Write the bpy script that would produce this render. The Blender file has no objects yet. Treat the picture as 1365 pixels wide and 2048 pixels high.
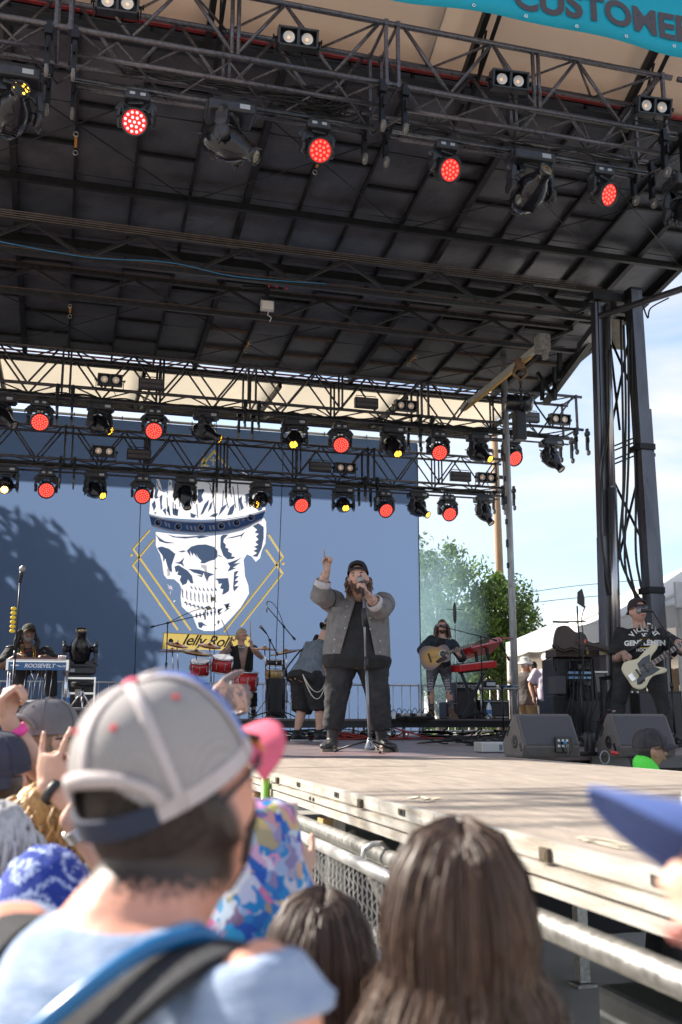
import bpy,bmesh,math,random
from mathutils import Vector,Matrix,Euler,Quaternion,noise
from mathutils.bvhtree import BVHTree
rad = math.radians
random.seed(7)
scene = bpy.context.scene
COL = scene.collection
# ------------------------------------------------------------------ camera, world, sun, exposure
# World axes: X runs along the stage front (to the right), Y is stage depth (away from the crowd), Z is up.
PITCH = math.atan(416 / 1991.0)
YAW = rad(15.5)
EYE = 1.75
cam_data = bpy.data.cameras.new('camera')
cam = bpy.data.objects.new('camera',cam_data)
COL.objects.link(cam)
cam.location = (0,0,EYE)
cam.rotation_euler = (math.pi / 2 + PITCH,0,-YAW)
cam_data.sensor_fit = 'VERTICAL'
cam_data.sensor_height = 36.0
cam_data.lens = 35.0
cam_data.clip_start = 0.05
cam_data.clip_end = 3000
cam_data.dof.use_dof = True
cam_data.dof.focus_distance = 10.5
cam_data.dof.aperture_fstop = 3.6
scene.camera = cam
SUN_DIR = Vector((-0.62,0.50,0.605)).normalized()
sun_d = bpy.data.lights.new('sun','SUN')
sun_d.energy = 5.0
sun_d.angle = rad(0.6)
sun_d.color = (1.0,0.93,0.82)
sun = bpy.data.objects.new('sun',sun_d)
COL.objects.link(sun)
sun.location = (-20,10,30)
sun.rotation_euler = SUN_DIR.to_track_quat('Z','Y').to_euler()
world = bpy.data.worlds.new('World')
scene.world = world
world.use_nodes = True
wn = world.node_tree
for n in list(wn.nodes):
 wn.nodes.remove(n)
w_out = wn.nodes.new('ShaderNodeOutputWorld')
w_bg = wn.nodes.new('ShaderNodeBackground')
w_bg.inputs['Strength'].default_value = 0.115
w_sky = wn.nodes.new('ShaderNodeTexSky')
w_sky.sky_type = 'NISHITA'
w_sky.sun_disc = False
w_sky.sun_elevation = math.asin(SUN_DIR.z)
w_sky.sun_rotation = math.atan2(SUN_DIR.x,SUN_DIR.y)
w_sky.air_density = 1.0
w_sky.dust_density = 1.5
w_sky.ozone_density = 1.2
w_tc = wn.nodes.new('ShaderNodeTexCoord')
w_map = wn.nodes.new('ShaderNodeMapping')
w_map.inputs['Scale'].default_value = (1.6,1.6,6.5)
w_map.inputs['Location'].default_value = (3.1,1.7,0.4)
w_n = wn.nodes.new('ShaderNodeTexNoise')
w_n.inputs['Scale'].default_value = 1.5
w_n.inputs['Detail'].default_value = 9
w_n.inputs['Roughness'].default_value = 0.55
w_n.inputs['Distortion'].default_value = 0.6
w_ramp = wn.nodes.new('ShaderNodeValToRGB')
w_ramp.color_ramp.elements[0].position = 0.38
w_ramp.color_ramp.elements[0].color = (0,0,0,1)
w_ramp.color_ramp.elements[1].position = 0.63
w_ramp.color_ramp.elements[1].color = (1,1,1,1)
w_mix = wn.nodes.new('ShaderNodeMixRGB')
w_mix.inputs[2].default_value = (3.6,3.65,3.8,1)
wn.links.new(w_tc.outputs['Generated'],w_map.inputs['Vector'])
wn.links.new(w_map.outputs[0],w_n.inputs['Vector'])
wn.links.new(w_n.outputs['Fac'],w_ramp.inputs[0])
wn.links.new(w_ramp.outputs[0],w_mix.inputs[0])
wn.links.new(w_sky.outputs[0],w_mix.inputs[1])
wn.links.new(w_mix.outputs[0],w_bg.inputs['Color'])
wn.links.new(w_bg.outputs[0],w_out.inputs['Surface'])
scene.view_settings.view_transform = 'Standard'
scene.view_settings.look = 'None'
scene.view_settings.exposure = 1.3
scene.view_settings.gamma = 1.0
scene.view_settings.use_curve_mapping = False
scene.render.engine = 'CYCLES'
scene.cycles.use_denoising = True
scene.cycles.max_bounces = 8
scene.cycles.diffuse_bounces = 4
scene.cycles.transparent_max_bounces = 12
scene.cycles.sample_clamp_indirect = 8
scene.cycles.volume_bounces = 0
scene.cycles.volume_step_rate = 4
# ------------------------------------------------------------------ measuring helpers (read a place from the photograph's pixels)
_h = Vector((math.sin(YAW),math.cos(YAW),0))
_r = Vector((math.cos(YAW),-math.sin(YAW),0))
def _ray(px,py):
 a = (px - 682.5) / 1991.0; b = (1024.0 - py) / 1991.0
 f = math.cos(PITCH) - b * math.sin(PITCH); z = math.sin(PITCH) + b * math.cos(PITCH)
 return _h * f + _r * a + Vector((0,0,z)),f
def at(px,py,d):
 q,f = _ray(px,py); return Vector((0,0,EYE)) + q * (d / f)
def onY(px,py,Y):
 q,f = _ray(px,py); return Vector((0,0,EYE)) + q * (Y / q.y)
def onZ(px,py,Z):
 q,f = _ray(px,py); return Vector((0,0,EYE)) + q * ((Z - EYE) / q.z)
DECK = 1.45
# ------------------------------------------------------------------ materials
MATS = {}
def mat(name,color=(0.5,0.5,0.5),rough=0.6,metal=0.0,var=0.0,vscale=8.0,color2=None,bump=0.0,bscale=60.0,
  emit=None,estr=0.0,spec=None,trans=0.0,stretch=None,sheen=0.0,weave=False,rvar=0.0):
 if name in MATS: return MATS[name]
 m = bpy.data.materials.new(name); m.use_nodes = True
 nt = m.node_tree; b = nt.nodes['Principled BSDF']; L = nt.links
 b.inputs['Roughness'].default_value = rough; b.inputs['Metallic'].default_value = metal
 b.inputs['Base Color'].default_value = (*color,1)
 if spec is not None: b.inputs['Specular IOR Level'].default_value = spec
 if sheen: b.inputs['Sheen Weight'].default_value = sheen
 if emit is not None:
  b.inputs['Emission Color'].default_value = (*emit,1); b.inputs['Emission Strength'].default_value = estr
 tc = nt.nodes.new('ShaderNodeTexCoord'); src = tc.outputs['Object']
 if stretch:
  mp = nt.nodes.new('ShaderNodeMapping'); mp.inputs['Scale'].default_value = stretch
  L.new(src,mp.inputs[0]); src = mp.outputs[0]
 if var or color2 or rvar:
  n = nt.nodes.new('ShaderNodeTexNoise'); n.inputs['Scale'].default_value = vscale; n.inputs['Detail'].default_value = 6
  n.inputs['Roughness'].default_value = 0.62
  L.new(src,n.inputs['Vector'])
  r = nt.nodes.new('ShaderNodeValToRGB')
  c2 = color2 if color2 else tuple(min(1,c * (1 + var)) for c in color)
  c1 = color if color2 else tuple(c * (1 - var) for c in color)
  r.color_ramp.elements[0].position = 0.33; r.color_ramp.elements[1].position = 0.67
  r.color_ramp.elements[0].color = (*c1,1); r.color_ramp.elements[1].color = (*c2,1)
  L.new(n.outputs['Fac'],r.inputs[0]); L.new(r.outputs[0],b.inputs['Base Color'])
  if rvar:
   mr = nt.nodes.new('ShaderNodeMapRange'); mr.inputs[3].default_value = max(0.02,rough - rvar); mr.inputs[4].default_value = min(1,rough + rvar)
   L.new(n.outputs['Fac'],mr.inputs[0]); L.new(mr.outputs[0],b.inputs['Roughness'])
 if bump:
  n2 = nt.nodes.new('ShaderNodeTexNoise'); n2.inputs['Scale'].default_value = bscale; n2.inputs['Detail'].default_value = 4
  L.new(src,n2.inputs['Vector'])
  bp = nt.nodes.new('ShaderNodeBump'); bp.inputs['Strength'].default_value = bump; bp.inputs['Distance'].default_value = 0.01
  L.new(n2.outputs['Fac'],bp.inputs['Height']); L.new(bp.outputs[0],b.inputs['Normal'])
 if trans:
  out = nt.nodes['Material Output']; t = nt.nodes.new('ShaderNodeBsdfTranslucent'); mx = nt.nodes.new('ShaderNodeMixShader')
  t.inputs['Color'].default_value = (*color,1)
  mx.inputs[0].default_value = trans
  L.new(b.outputs[0],mx.inputs[1]); L.new(t.outputs[0],mx.inputs[2]); L.new(mx.outputs[0],out.inputs['Surface'])
 MATS[name] = m
 return m
# ------------------------------------------------------------------ objects
def tag(o,label=None,cat=None,group=None,kind=None):
 if label: o['label'] = label
 if cat: o['category'] = cat
 if group: o['group'] = group
 if kind: o['kind'] = kind
 return o
def thing(name,label,cat,loc=(0,0,0),rz=0.0,group=None):
 o = bpy.data.objects.new(name,None); COL.objects.link(o)
 o.empty_display_size = 0.1
 o.location = loc; o.rotation_euler = (0,0,rz)
 return tag(o,label,cat,group)
def top_of(o):
 while o.parent: o = o.parent
 return o
def copy_tree(o,parent=None):
 c = o.copy(); COL.objects.link(c)
 if parent is not None:
  c.parent = parent
  for k in ('label','category','group'):
   if k in c and k in ('category','group'): del c[k]
 for ch in list(o.children): copy_tree(ch,c)
 return c
def frame(d,up=(0,0,1)):
 """rotation matrix whose Z is d"""
 d = Vector(d).normalized(); up = Vector(up)
 if abs(d.dot(up)) > 0.98: up = Vector((0,1,0)) if abs(d.y) < 0.9 else Vector((1,0,0))
 x = up.cross(d).normalized(); y = d.cross(x)
 return Matrix((x,y,d)).transposed()
class MB:
 def __init__(s):
  s.v = []; s.f = []; s.m = []; s.sm = []
 def add(s,vs,fs,mi=0,smooth=False):
  o = len(s.v); s.v += [Vector(v) for v in vs]
  for f in fs:
   s.f.append([i + o for i in f]); s.m.append(mi); s.sm.append(smooth)
  return s
 def box(s,c,size,R=None,mi=0,taper=1.0):
  hx,hy,hz = size[0] / 2,size[1] / 2,size[2] / 2
  vs = [Vector((x * hx * (taper if z > 0 else 1),y * hy * (taper if z > 0 else 1),z * hz)) for z in (-1,1) for y in (-1,1) for x in (-1,1)]
  if R is not None: vs = [R @ v for v in vs]
  c = Vector(c)
  return s.add([v + c for v in vs],[(0,2,3,1),(4,5,7,6),(0,1,5,4),(2,6,7,3),(0,4,6,2),(1,3,7,5)],mi)
 def bbox(s,c,size,b=0.005,R=None,mi=0):
  """box with chamfered edges"""
  bm = bmesh.new(); bmesh.ops.create_cube(bm,size=1.0)
  for v in bm.verts: v.co = Vector((v.co.x * size[0],v.co.y * size[1],v.co.z * size[2]))
  bmesh.ops.bevel(bm,geom=bm.edges[:],offset=b,segments=2,profile=0.5,affect='EDGES')
  vs = [(R @ v.co if R is not None else v.co) + Vector(c) for v in bm.verts]
  fs = [[v.index for v in f.verts] for f in bm.faces]
  bm.free()
  return s.add(vs,fs,mi,False)
 def loft(s,rings,cap=True,mi=0,smooth=True,closed=False):
  """rings: list of lists of points (same count)"""
  n = len(rings[0]); vs = [p for r in rings for p in r]; fs = []
  k = len(rings)
  for i in range(k - 1 + (1 if closed else 0)):
   a = i * n; b = ((i + 1) % k) * n
   for j in range(n):
    j2 = (j + 1) % n
    fs.append((a + j,a + j2,b + j2,b + j))
  if cap and not closed:
   fs.append(tuple(range(n - 1,-1,-1))); fs.append(tuple((k - 1) * n + j for j in range(n)))
  return s.add(vs,fs,mi,smooth)
 def tube(s,pts,r,n=8,mi=0,cap=True,smooth=True,closed=False):
  pts = [Vector(p) for p in pts]; k = len(pts)
  rs = r if isinstance(r,(list,tuple)) else [r] * k
  rings = []; up = None
  for i,p in enumerate(pts):
   if closed: d = pts[(i + 1) % k] - pts[i - 1]
   else: d = pts[min(i + 1,k - 1)] - pts[max(i - 1,0)]
   if d.length < 1e-9: d = Vector((0,0,1))
   d.normalize()
   if up is None:
    up = Vector((0,0,1)) if abs(d.z) < 0.9 else Vector((1,0,0))
   x = up.cross(d)
   if x.length < 1e-6: x = Vector((1,0,0)).cross(d)
   x.normalize(); y = d.cross(x); up = y
   rr = rs[i]
   rings.append([p + x * (math.cos(2 * math.pi * j / n) * rr) + y * (math.sin(2 * math.pi * j / n) * rr) for j in range(n)])
  return s.loft(rings,cap,mi,smooth,closed)
 def cyl(s,a,b,r,r2=None,n=12,mi=0,smooth=True):
  return s.tube([a,b],[r,r if r2 is None else r2],n,mi,True,smooth)
 def lathe(s,prof,c=(0,0,0),d=(0,0,1),n=20,mi=0,smooth=True,cap=True):
  """prof: list of (radius, height along d)"""
  R = frame(d); c = Vector(c)
  rings = [[c + R @ Vector((math.cos(2 * math.pi * j / n) * r,math.sin(2 * math.pi * j / n) * r,h)) for j in range(n)] for r,h in prof]
  return s.loft(rings,cap,mi,smooth)
 def sphere(s,c,r,n=12,m=8,mi=0,R=None,smooth=True):
  if not isinstance(r,(tuple,list)): r = (r,r,r)
  rings = []
  for i in range(1,m):
   t = math.pi * i / m
   ring = [Vector((r[0] * math.sin(t) * math.cos(2 * math.pi * j / n),r[1] * math.sin(t) * math.sin(2 * math.pi * j / n),-r[2] * math.cos(t))) for j in range(n)]
   rings.append(ring)
  c = Vector(c)
  tr = (lambda v: (R @ v if R is not None else v) + c)
  vs = [tr(Vector((0,0,-r[2])))] + [tr(p) for q in rings for p in q] + [tr(Vector((0,0,r[2])))]
  fs = []
  for j in range(n): fs.append((0,1 + (j + 1) % n,1 + j))
  for i in range(m - 2):
   for j in range(n):
    a = 1 + i * n; b = a + n; j2 = (j + 1) % n
    fs.append((a + j,a + j2,b + j2,b + j))
  last = len(vs) - 1; a = 1 + (m - 2) * n
  for j in range(n): fs.append((last,a + j,a + (j + 1) % n))
  return s.add(vs,fs,mi,smooth)
 def prism(s,outline,t,M=None,mi=0,smooth=False):
  """outline: 2D points, extruded from z=0 to z=t then placed by 4x4 M"""
  n = len(outline)
  area = sum(outline[i][0] * outline[(i + 1) % n][1] - outline[(i + 1) % n][0] * outline[i][1] for i in range(n))
  if area < 0: outline = outline[::-1]
  vs = [Vector((x,y,0)) for x,y in outline] + [Vector((x,y,t)) for x,y in outline]
  if M is not None: vs = [M @ v for v in vs]
  fs = [tuple(range(n - 1,-1,-1)),tuple(range(n,2 * n))] + [(i,(i + 1) % n,(i + 1) % n + n,i + n) for i in range(n)]
  return s.add(vs,fs,mi,smooth)
 def transform(s,M):
  s.v = [M @ v for v in s.v]; return s
 def mesh(s,name):
  me = bpy.data.meshes.new(name)
  me.from_pydata([tuple(v) for v in s.v],[],s.f)
  me.polygons.foreach_set('material_index',s.m)
  me.polygons.foreach_set('use_smooth',s.sm)
  me.update()
  return me
 def build(s,name,mats,parent=None,world=False,kind=None,label=None,fix=False):
  if world and parent is not None:
   M = top_of(parent).matrix_basis.inverted()
   s.v = [M @ v for v in s.v]
  me = s.mesh(name)
  if not isinstance(mats,(list,tuple)): mats = [mats]
  for m in mats: me.materials.append(m)
  if fix:
   bm = bmesh.new(); bm.from_mesh(me); bmesh.ops.recalc_face_normals(bm,faces=bm.faces); bm.to_mesh(me); bm.free()
  o = bpy.data.objects.new(name,me); COL.objects.link(o)
  if parent is not None: o.parent = parent
  if kind: o['kind'] = kind
  if label: o['label'] = label
  return o
def inst(name,src,parent,M=None,label=None):
 """another object sharing src's mesh, placed by matrix M in the parent's space"""
 o = bpy.data.objects.new(name,src.data); COL.objects.link(o)
 o.parent = parent
 if M is not None: o.matrix_basis = M
 if label: o['label'] = label
 return o
_work = bpy.data.scenes.new('workbench')
def bake(ob,with_mods=True):
 """evaluate one object alone and return its mesh"""
 _work.collection.objects.link(ob)
 with bpy.context.temp_override(scene=_work,view_layer=_work.view_layers[0]):
  dg = bpy.context.evaluated_depsgraph_get(); dg.update()
  me = bpy.data.meshes.new_from_object(ob.evaluated_get(dg))
 _work.collection.objects.unlink(ob)
 return me
def bez(p0,p1,p2,n=10):
 p0,p1,p2 = Vector(p0),Vector(p1),Vector(p2)
 return [p0 * (1 - t) ** 2 + p1 * 2 * t * (1 - t) + p2 * t * t for t in [i / n for i in range(n + 1)]]
def smooth_path(pts,k=6):
 pts = [Vector(p) for p in pts]; out = []
 P = [pts[0]] + pts + [pts[-1]]
 for i in range(1,len(P) - 2):
  a,b,c,d = P[i - 1],P[i],P[i + 1],P[i + 2]
  for j in range(k):
   t = j / k
   out.append(0.5 * ((2 * b) + (c - a) * t + (2 * a - 5 * b + 4 * c - d) * t * t + (3 * b - a - 3 * c + d) * t ** 3))
 out.append(P[-2]); return out
def text_obj(name,s,size,mat_,M,parent=None,world=False,shear=0.0,bold=0.0,ext=0.001,align='CENTER',space=1.0,wid=1.0,target=None,cast=None):
 """lettering as a mesh; target/cast project it on the surface of an object along cast"""
 cu = bpy.data.curves.new(name,'FONT'); cu.body = s; cu.size = size; cu.shear = shear; cu.offset = bold
 cu.extrude = 0 if target is not None else ext; cu.align_x = align; cu.align_y = 'CENTER'; cu.space_character = space; cu.resolution_u = 4
 ob = bpy.data.objects.new(name,cu)
 me = bake(ob); bpy.data.objects.remove(ob); bpy.data.curves.remove(cu)
 if wid != 1.0: me.transform(Matrix.Diagonal((wid,1,1,1)))
 if target is not None:
  bm = bmesh.new(); bm.from_mesh(me); bmesh.ops.subdivide_edges(bm,edges=[e for e in bm.edges if e.calc_length() > size * 0.12],cuts=2); bmesh.ops.triangulate(bm,faces=bm.faces); bm.to_mesh(me); bm.free()
 me.transform(M)
 if target is not None:
  c = Vector(cast)
  for v in me.vertices:
   h = target.ray_cast(v.co - c * 0.6,c,2.0)
   if h[0] is not None: v.co = h[0] - c * (0.004 + size * 0.02)
 elif world and parent is not None:
  me.transform(top_of(parent).matrix_basis.inverted())
 me.materials.clear(); me.materials.append(mat_)
 o = bpy.data.objects.new(name,me); COL.objects.link(o)
 if parent is not None: o.parent = parent
 return o
black_metal = mat('black_metal',(0.018,0.018,0.021),0.38,0.5,var=0.35,vscale=30,bump=0.15,bscale=90)
truss_paint = mat('truss_paint',(0.040,0.036,0.042),0.32,0.5,color2=(0.10,0.088,0.094),vscale=22,bump=0.12,bscale=120,rvar=0.12)
black_plastic = mat('black_plastic',(0.014,0.014,0.017),0.42,var=0.3,vscale=25,bump=0.05,bscale=200)
gloss_black = mat('gloss_black',(0.010,0.011,0.015),0.16,var=0.2,vscale=12)
rubber = mat('rubber',(0.02,0.02,0.02),0.8)
cable_mat = mat('cable_black',(0.012,0.012,0.013),0.5)
chrome = mat('chrome',(0.72,0.72,0.74),0.16,1.0)
galv = mat('galvanised',(0.48,0.47,0.45),0.38,0.85,var=0.25,vscale=35,bump=0.1,bscale=60,rvar=0.12)
alu = mat('raw_aluminium',(0.62,0.61,0.58),0.42,0.6,var=0.22,vscale=14,bump=0.12,bscale=70,stretch=(1,1,4),rvar=0.12)
white_paint = mat('white_paint',(0.72,0.71,0.68),0.5,var=0.08,vscale=9)
# ================================================================== SETTING
def ground_sheet():
 mb = MB(); S = 900; N = 30
 vs = [(-S + 2 * S * i / N,-S + 2 * S * j / N,0) for j in range(N + 1) for i in range(N + 1)]
 fs = [(j * (N + 1) + i,j * (N + 1) + i + 1,(j + 1) * (N + 1) + i + 1,(j + 1) * (N + 1) + i) for j in range(N) for i in range(N)]
 mb.add(vs,fs)
 tag(mb.build('ground',mat('trodden_ground',(0.30,0.28,0.25),0.95,color2=(0.22,0.205,0.18),vscale=0.7,bump=0.5,bscale=9)),kind='structure')
ground_sheet()
# ------------------------------------------------------------------ main stage and thrust
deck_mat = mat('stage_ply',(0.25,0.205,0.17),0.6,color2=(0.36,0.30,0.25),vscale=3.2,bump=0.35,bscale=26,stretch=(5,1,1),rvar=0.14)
def scuff(m,amount,s1,s2):
 """dark and pale scuff marks over a material"""
 nt = m.node_tree; b = nt.nodes['Principled BSDF']; src = b.inputs['Base Color'].links[0].from_socket
 tc = nt.nodes.new('ShaderNodeTexCoord')
 for sc,lo,hi,k in ((s1,0.58,0.66,1 - amount),(s2,0.63,0.67,1 + amount)):
  mp = nt.nodes.new('ShaderNodeMapping'); mp.inputs['Scale'].default_value = (1,2.2,1) if k < 1 else (3.5,0.7,1); mp.inputs['Rotation'].default_value = (0,0,0.4 if k < 1 else 1.1)
  n = nt.nodes.new('ShaderNodeTexNoise'); n.inputs['Scale'].default_value = sc; n.inputs['Detail'].default_value = 8; n.inputs['Roughness'].default_value = 0.7
  r = nt.nodes.new('ShaderNodeMapRange'); r.inputs[1].default_value = lo; r.inputs[2].default_value = hi; r.inputs[3].default_value = 1.0; r.inputs[4].default_value = k
  mx = nt.nodes.new('ShaderNodeMixRGB'); mx.blend_type = 'MULTIPLY'; mx.inputs[0].default_value = 1.0
  nt.links.new(tc.outputs['Object'],mp.inputs[0]); nt.links.new(mp.outputs[0],n.inputs['Vector']); nt.links.new(n.outputs['Fac'],r.inputs[0]); nt.links.new(src,mx.inputs[1]); nt.links.new(r.outputs[0],mx.inputs[2]); src = mx.outputs[0]
 nt.links.new(src,b.inputs['Base Color'])
scuff(deck_mat,0.42,2.4,5.0)
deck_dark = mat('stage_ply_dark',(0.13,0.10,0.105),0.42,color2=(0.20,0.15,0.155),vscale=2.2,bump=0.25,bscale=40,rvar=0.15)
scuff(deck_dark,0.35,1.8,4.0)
chalk = mat('chalk_mark',(0.62,0.56,0.42),0.9)
TX0,TX1,TY1 = 1.22,3.56,7.95
stage = thing('performance_stage','wide dark main stage deck under the black roof with the band on it','stage',(2.4,14,0))
k = 0
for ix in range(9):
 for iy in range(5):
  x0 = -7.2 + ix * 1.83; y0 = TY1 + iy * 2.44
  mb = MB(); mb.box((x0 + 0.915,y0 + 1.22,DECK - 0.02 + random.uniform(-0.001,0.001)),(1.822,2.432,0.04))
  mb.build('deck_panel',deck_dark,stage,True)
mb = MB()
mb.box((1.03,TY1 + 6.1,DECK - 0.13),(16.4,12.1,0.16))
mb.build('deck_frame',black_metal,stage,True)
skirt_m = mat('skirt_cloth',(0.012,0.012,0.014),0.9)
for xa,xb in ((-7.2,1.15),(3.62,9.27)):
 n_ = int((xb - xa) / 0.12); P_ = [(xa + (xb - xa) * i / n_,TY1 - 0.03 + 0.018 * (i % 2)) for i in range(n_ + 1)]
 mb = MB(); mb.add([(x,y,z) for z in (0.02,1.24) for x,y in P_] + [(x,y + 0.006,z) for z in (0.02,1.24) for x,y in P_],
 [(i,i + 1,i + n_ + 2,i + n_ + 1) for i in range(n_)] + [(2 * n_ + 2 + i,2 * n_ + 2 + i + n_ + 1,2 * n_ + 2 + i + n_ + 2,2 * n_ + 2 + i + 1) for i in range(n_)] + [(0,n_ + 1,3 * n_ + 3,2 * n_ + 2)],0,True)
 mb.build('skirt',skirt_m,stage,True)
for k in range(11):
 mb = MB(); x0 = -7.2 + k * 1.66
 if TX0 - 0.3 < x0 + 0.8 < TX1 + 0.2: continue
 mb.box((x0 + 0.83,TY1 - 0.03,DECK - 0.06),(1.65,0.035,0.10))
 mb.box((x0 + 0.83,TY1 - 0.05,DECK - 0.02),(1.65,0.012,0.02))
 mb.build('edge_rail',mat('dull_rail',(0.10,0.10,0.105),0.45,0.6),stage,True)
rail_mat0 = None
thrust = thing('thrust_stage','pale sunlit plywood thrust running from the main stage into the crowd','stage',(2.4,3.5,0))
yy = [-3.3,-0.86,1.58,4.02,6.46,7.945]
for a,b in zip(yy[:-1],yy[1:]):
 for i in range(2):
  w = (TX1 - TX0) / 2
  mb = MB(); mb.box((TX0 + w * (i + 0.5),(a + b) / 2,DECK - 0.02 + random.uniform(-0.0012,0.0012)),(w - 0.005,b - a - 0.006,0.04))
  mb.build('deck_panel',deck_mat,thrust,True)
mb = MB(); mb.box(((TX0 + TX1) / 2,2.3,DECK - 0.09),(TX1 - TX0 - 0.2,11.1,0.08)); mb.build('deck_frame',black_metal,thrust,True)
rail_mat = mat('edge_aluminium',(0.62,0.60,0.56),0.5,0.25,color2=(0.36,0.31,0.25),vscale=9,bump=0.2,bscale=40,rvar=0.12,stretch=(1,0.35,3))
scuff(rail_mat,0.30,9.0,14.0)
latch_mat = mat('latch_dark',(0.05,0.045,0.04),0.6,0.4)
for side,X in ((-1,TX0),(1,TX1)):
 y = -3.3; L = 1.62
 while y < 7.9:
  e = min(y + L - 0.006,7.93); c = (y + e) / 2; l = e - y
  mb = MB()
  mb.box((X + side * 0.012,c,DECK - 0.022),(0.024,l,0.046))
  mb.box((X + side * 0.006,c,DECK - 0.050),(0.012,l,0.012))
  mb.box((X + side * 0.016,c,DECK - 0.069),(0.032,l,0.028))
  mb.box((X + side * 0.006,c,DECK - 0.088),(0.012,l,0.010))
  mb.box((X + side * 0.013,c,DECK - 0.109),(0.026,l,0.034))
  mb.build('edge_rail',rail_mat,thrust,True)
  if side < 0:
   for q in (0.32,1.2):
    if y + q < 7.8:
     mb = MB(); mb.box((X - 0.0255,y + q,DECK - 0.022),(0.004,0.07,0.022)); mb.box((X - 0.029,y + q,DECK - 0.02),(0.006,0.014,0.012))
     mb.build('latch_slot',latch_mat,thrust,True)
   mb = MB(); mb.box((X - 0.031,y + 0.82,DECK - 0.03),(0.012,0.045,0.034)); mb.box((X - 0.034,y + 0.82,DECK - 0.03),(0.010,0.03,0.02))
   mb.build('bracket',mat('rust_bracket',(0.16,0.12,0.08),0.7,0.4,color2=(0.06,0.05,0.04),vscale=60),thrust,True)
   for q in (0.03,l - 0.03):
    mb = MB(); mb.lathe([(0.009,0),(0.009,0.006),(0.005,0.008)],(X - 0.032,y + q,DECK - 0.069),(-1,0,0),8); mb.build('bolt',latch_mat,thrust,True)
  y += L
# legs, scaffold tubes under the thrust
for y in (-0.4,1.3,3.0,4.75,6.5):
 for X in (TX0 + 0.07,TX1 - 0.07):
  mb = MB(); mb.box((X,y,DECK - 0.16 - 0.62),(0.075,0.075,1.28)); mb.box((X,y,0.012),(0.14,0.14,0.02)); mb.build('leg',galv,thrust,True)
  mb = MB(); mb.box((X - (0.05 if X < 2 else -0.05),y,DECK - 0.2),(0.05,0.10,0.09)); mb.build('corner_block',mat('ochre_block',(0.42,0.27,0.09),0.7,color2=(0.3,0.2,0.08),vscale=30),thrust,True)
for z,X,r in ((1.245,TX0 - 0.01,0.034),(0.93,TX0 + 0.02,0.030),(0.55,TX0 + 0.02,0.030)):
 mb = MB(); mb.cyl((X,-3,z),(X,7.8,z),r,n=14); mb.build('scaffold_tube',galv,thrust,True)
for y in (4.4,5.6):
 mb = MB(); mb.tube([(TX0 + 0.05,y,1.26),(TX0 + 0.5,y + 0.5,0.6),(TX0 + 0.9,y + 1.0,0.1)],0.024,10); mb.build('diagonal_tube',galv,thrust,True)
for y,z in ((3.72,1.245),(5.3,1.245)):
 mb = MB(); mb.tube([(TX0 - 0.05 + 0.055 * math.cos(t),y + 0.01 * math.sin(3 * t),z + 0.055 * math.sin(t)) for t in [i * math.pi / 5 for i in range(10)]],0.012,8,closed=True)
 mb.build('scaffold_clamp',galv,thrust,True)
# things stored below the thrust
for i,(y,c) in enumerate(((0.9,(0.20,0.21,0.21)),(1.75,(0.13,0.14,0.15)),(2.6,(0.17,0.18,0.18)))):
 b = thing('storage_case',['grey flight case stored under the near end of the thrust','dark flight case under the thrust behind the lower tube','grey panelled case under the middle of the thrust'][i],'case',(2.0,y,0),0)
 mb = MB(); mb.bbox((0,0,0.48),(0.7,0.78,0.94),0.02); mb.build('body',mat('case_paint_%d' % i,c,0.5,var=0.2),b)
 for q in (-0.2,0.2):
  mb = MB(); mb.lathe([(0.045,0),(0.045,0.006),(0.03,0.008)],(-0.352,q,0.72),(-1,0,0),14); mb.build('lock_disc',alu,b)
# chalk scribbles on the deck
mb = MB()
def stroke(pts,w):
 P = [onZ(x,y,DECK + 0.004) for x,y in pts]
 for a,b in zip(P[:-1],P[1:]):
  d = (b - a).normalized(); n = Vector((-d.y,d.x,0)) * w
  mb.add([a - n,b - n,b + n,a + n],[(0,1,2,3)])
stroke([(1155,1674),(1190,1684),(1240,1696),(1290,1697),(1298,1693)],0.006)
stroke([(1165,1680),(1230,1688),(1275,1694)],0.006)
stroke([(1250,1668),(1285,1688)],0.005); stroke([(1270,1672),(1296,1690)],0.004); stroke([(1160,1672),(1200,1676),(1262,1690)],0.005)
stroke([(818,1596),(840,1592),(858,1598),(880,1595)],0.012); stroke([(826,1600),(850,1603),(870,1599)],0.007)
mb.build('chalk_marks',chalk,thrust,True)
mb = MB()
tape_red = mat('red_tape',(0.55,0.06,0.04),0.6)
for (a,b,w) in (((640,1506),(800,1507),0.02),((870,1514),(1035,1519),0.018),((690,1487),(860,1488),0.02)):
 P,Q = onZ(*a,DECK + 0.004),onZ(*b,DECK + 0.004); n = Vector((0,1,0)) * w
 mb.add([P - n,Q - n,Q + n,P + n],[(0,1,2,3)])
mb.build('floor_tape',tape_red,stage,True)
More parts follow.
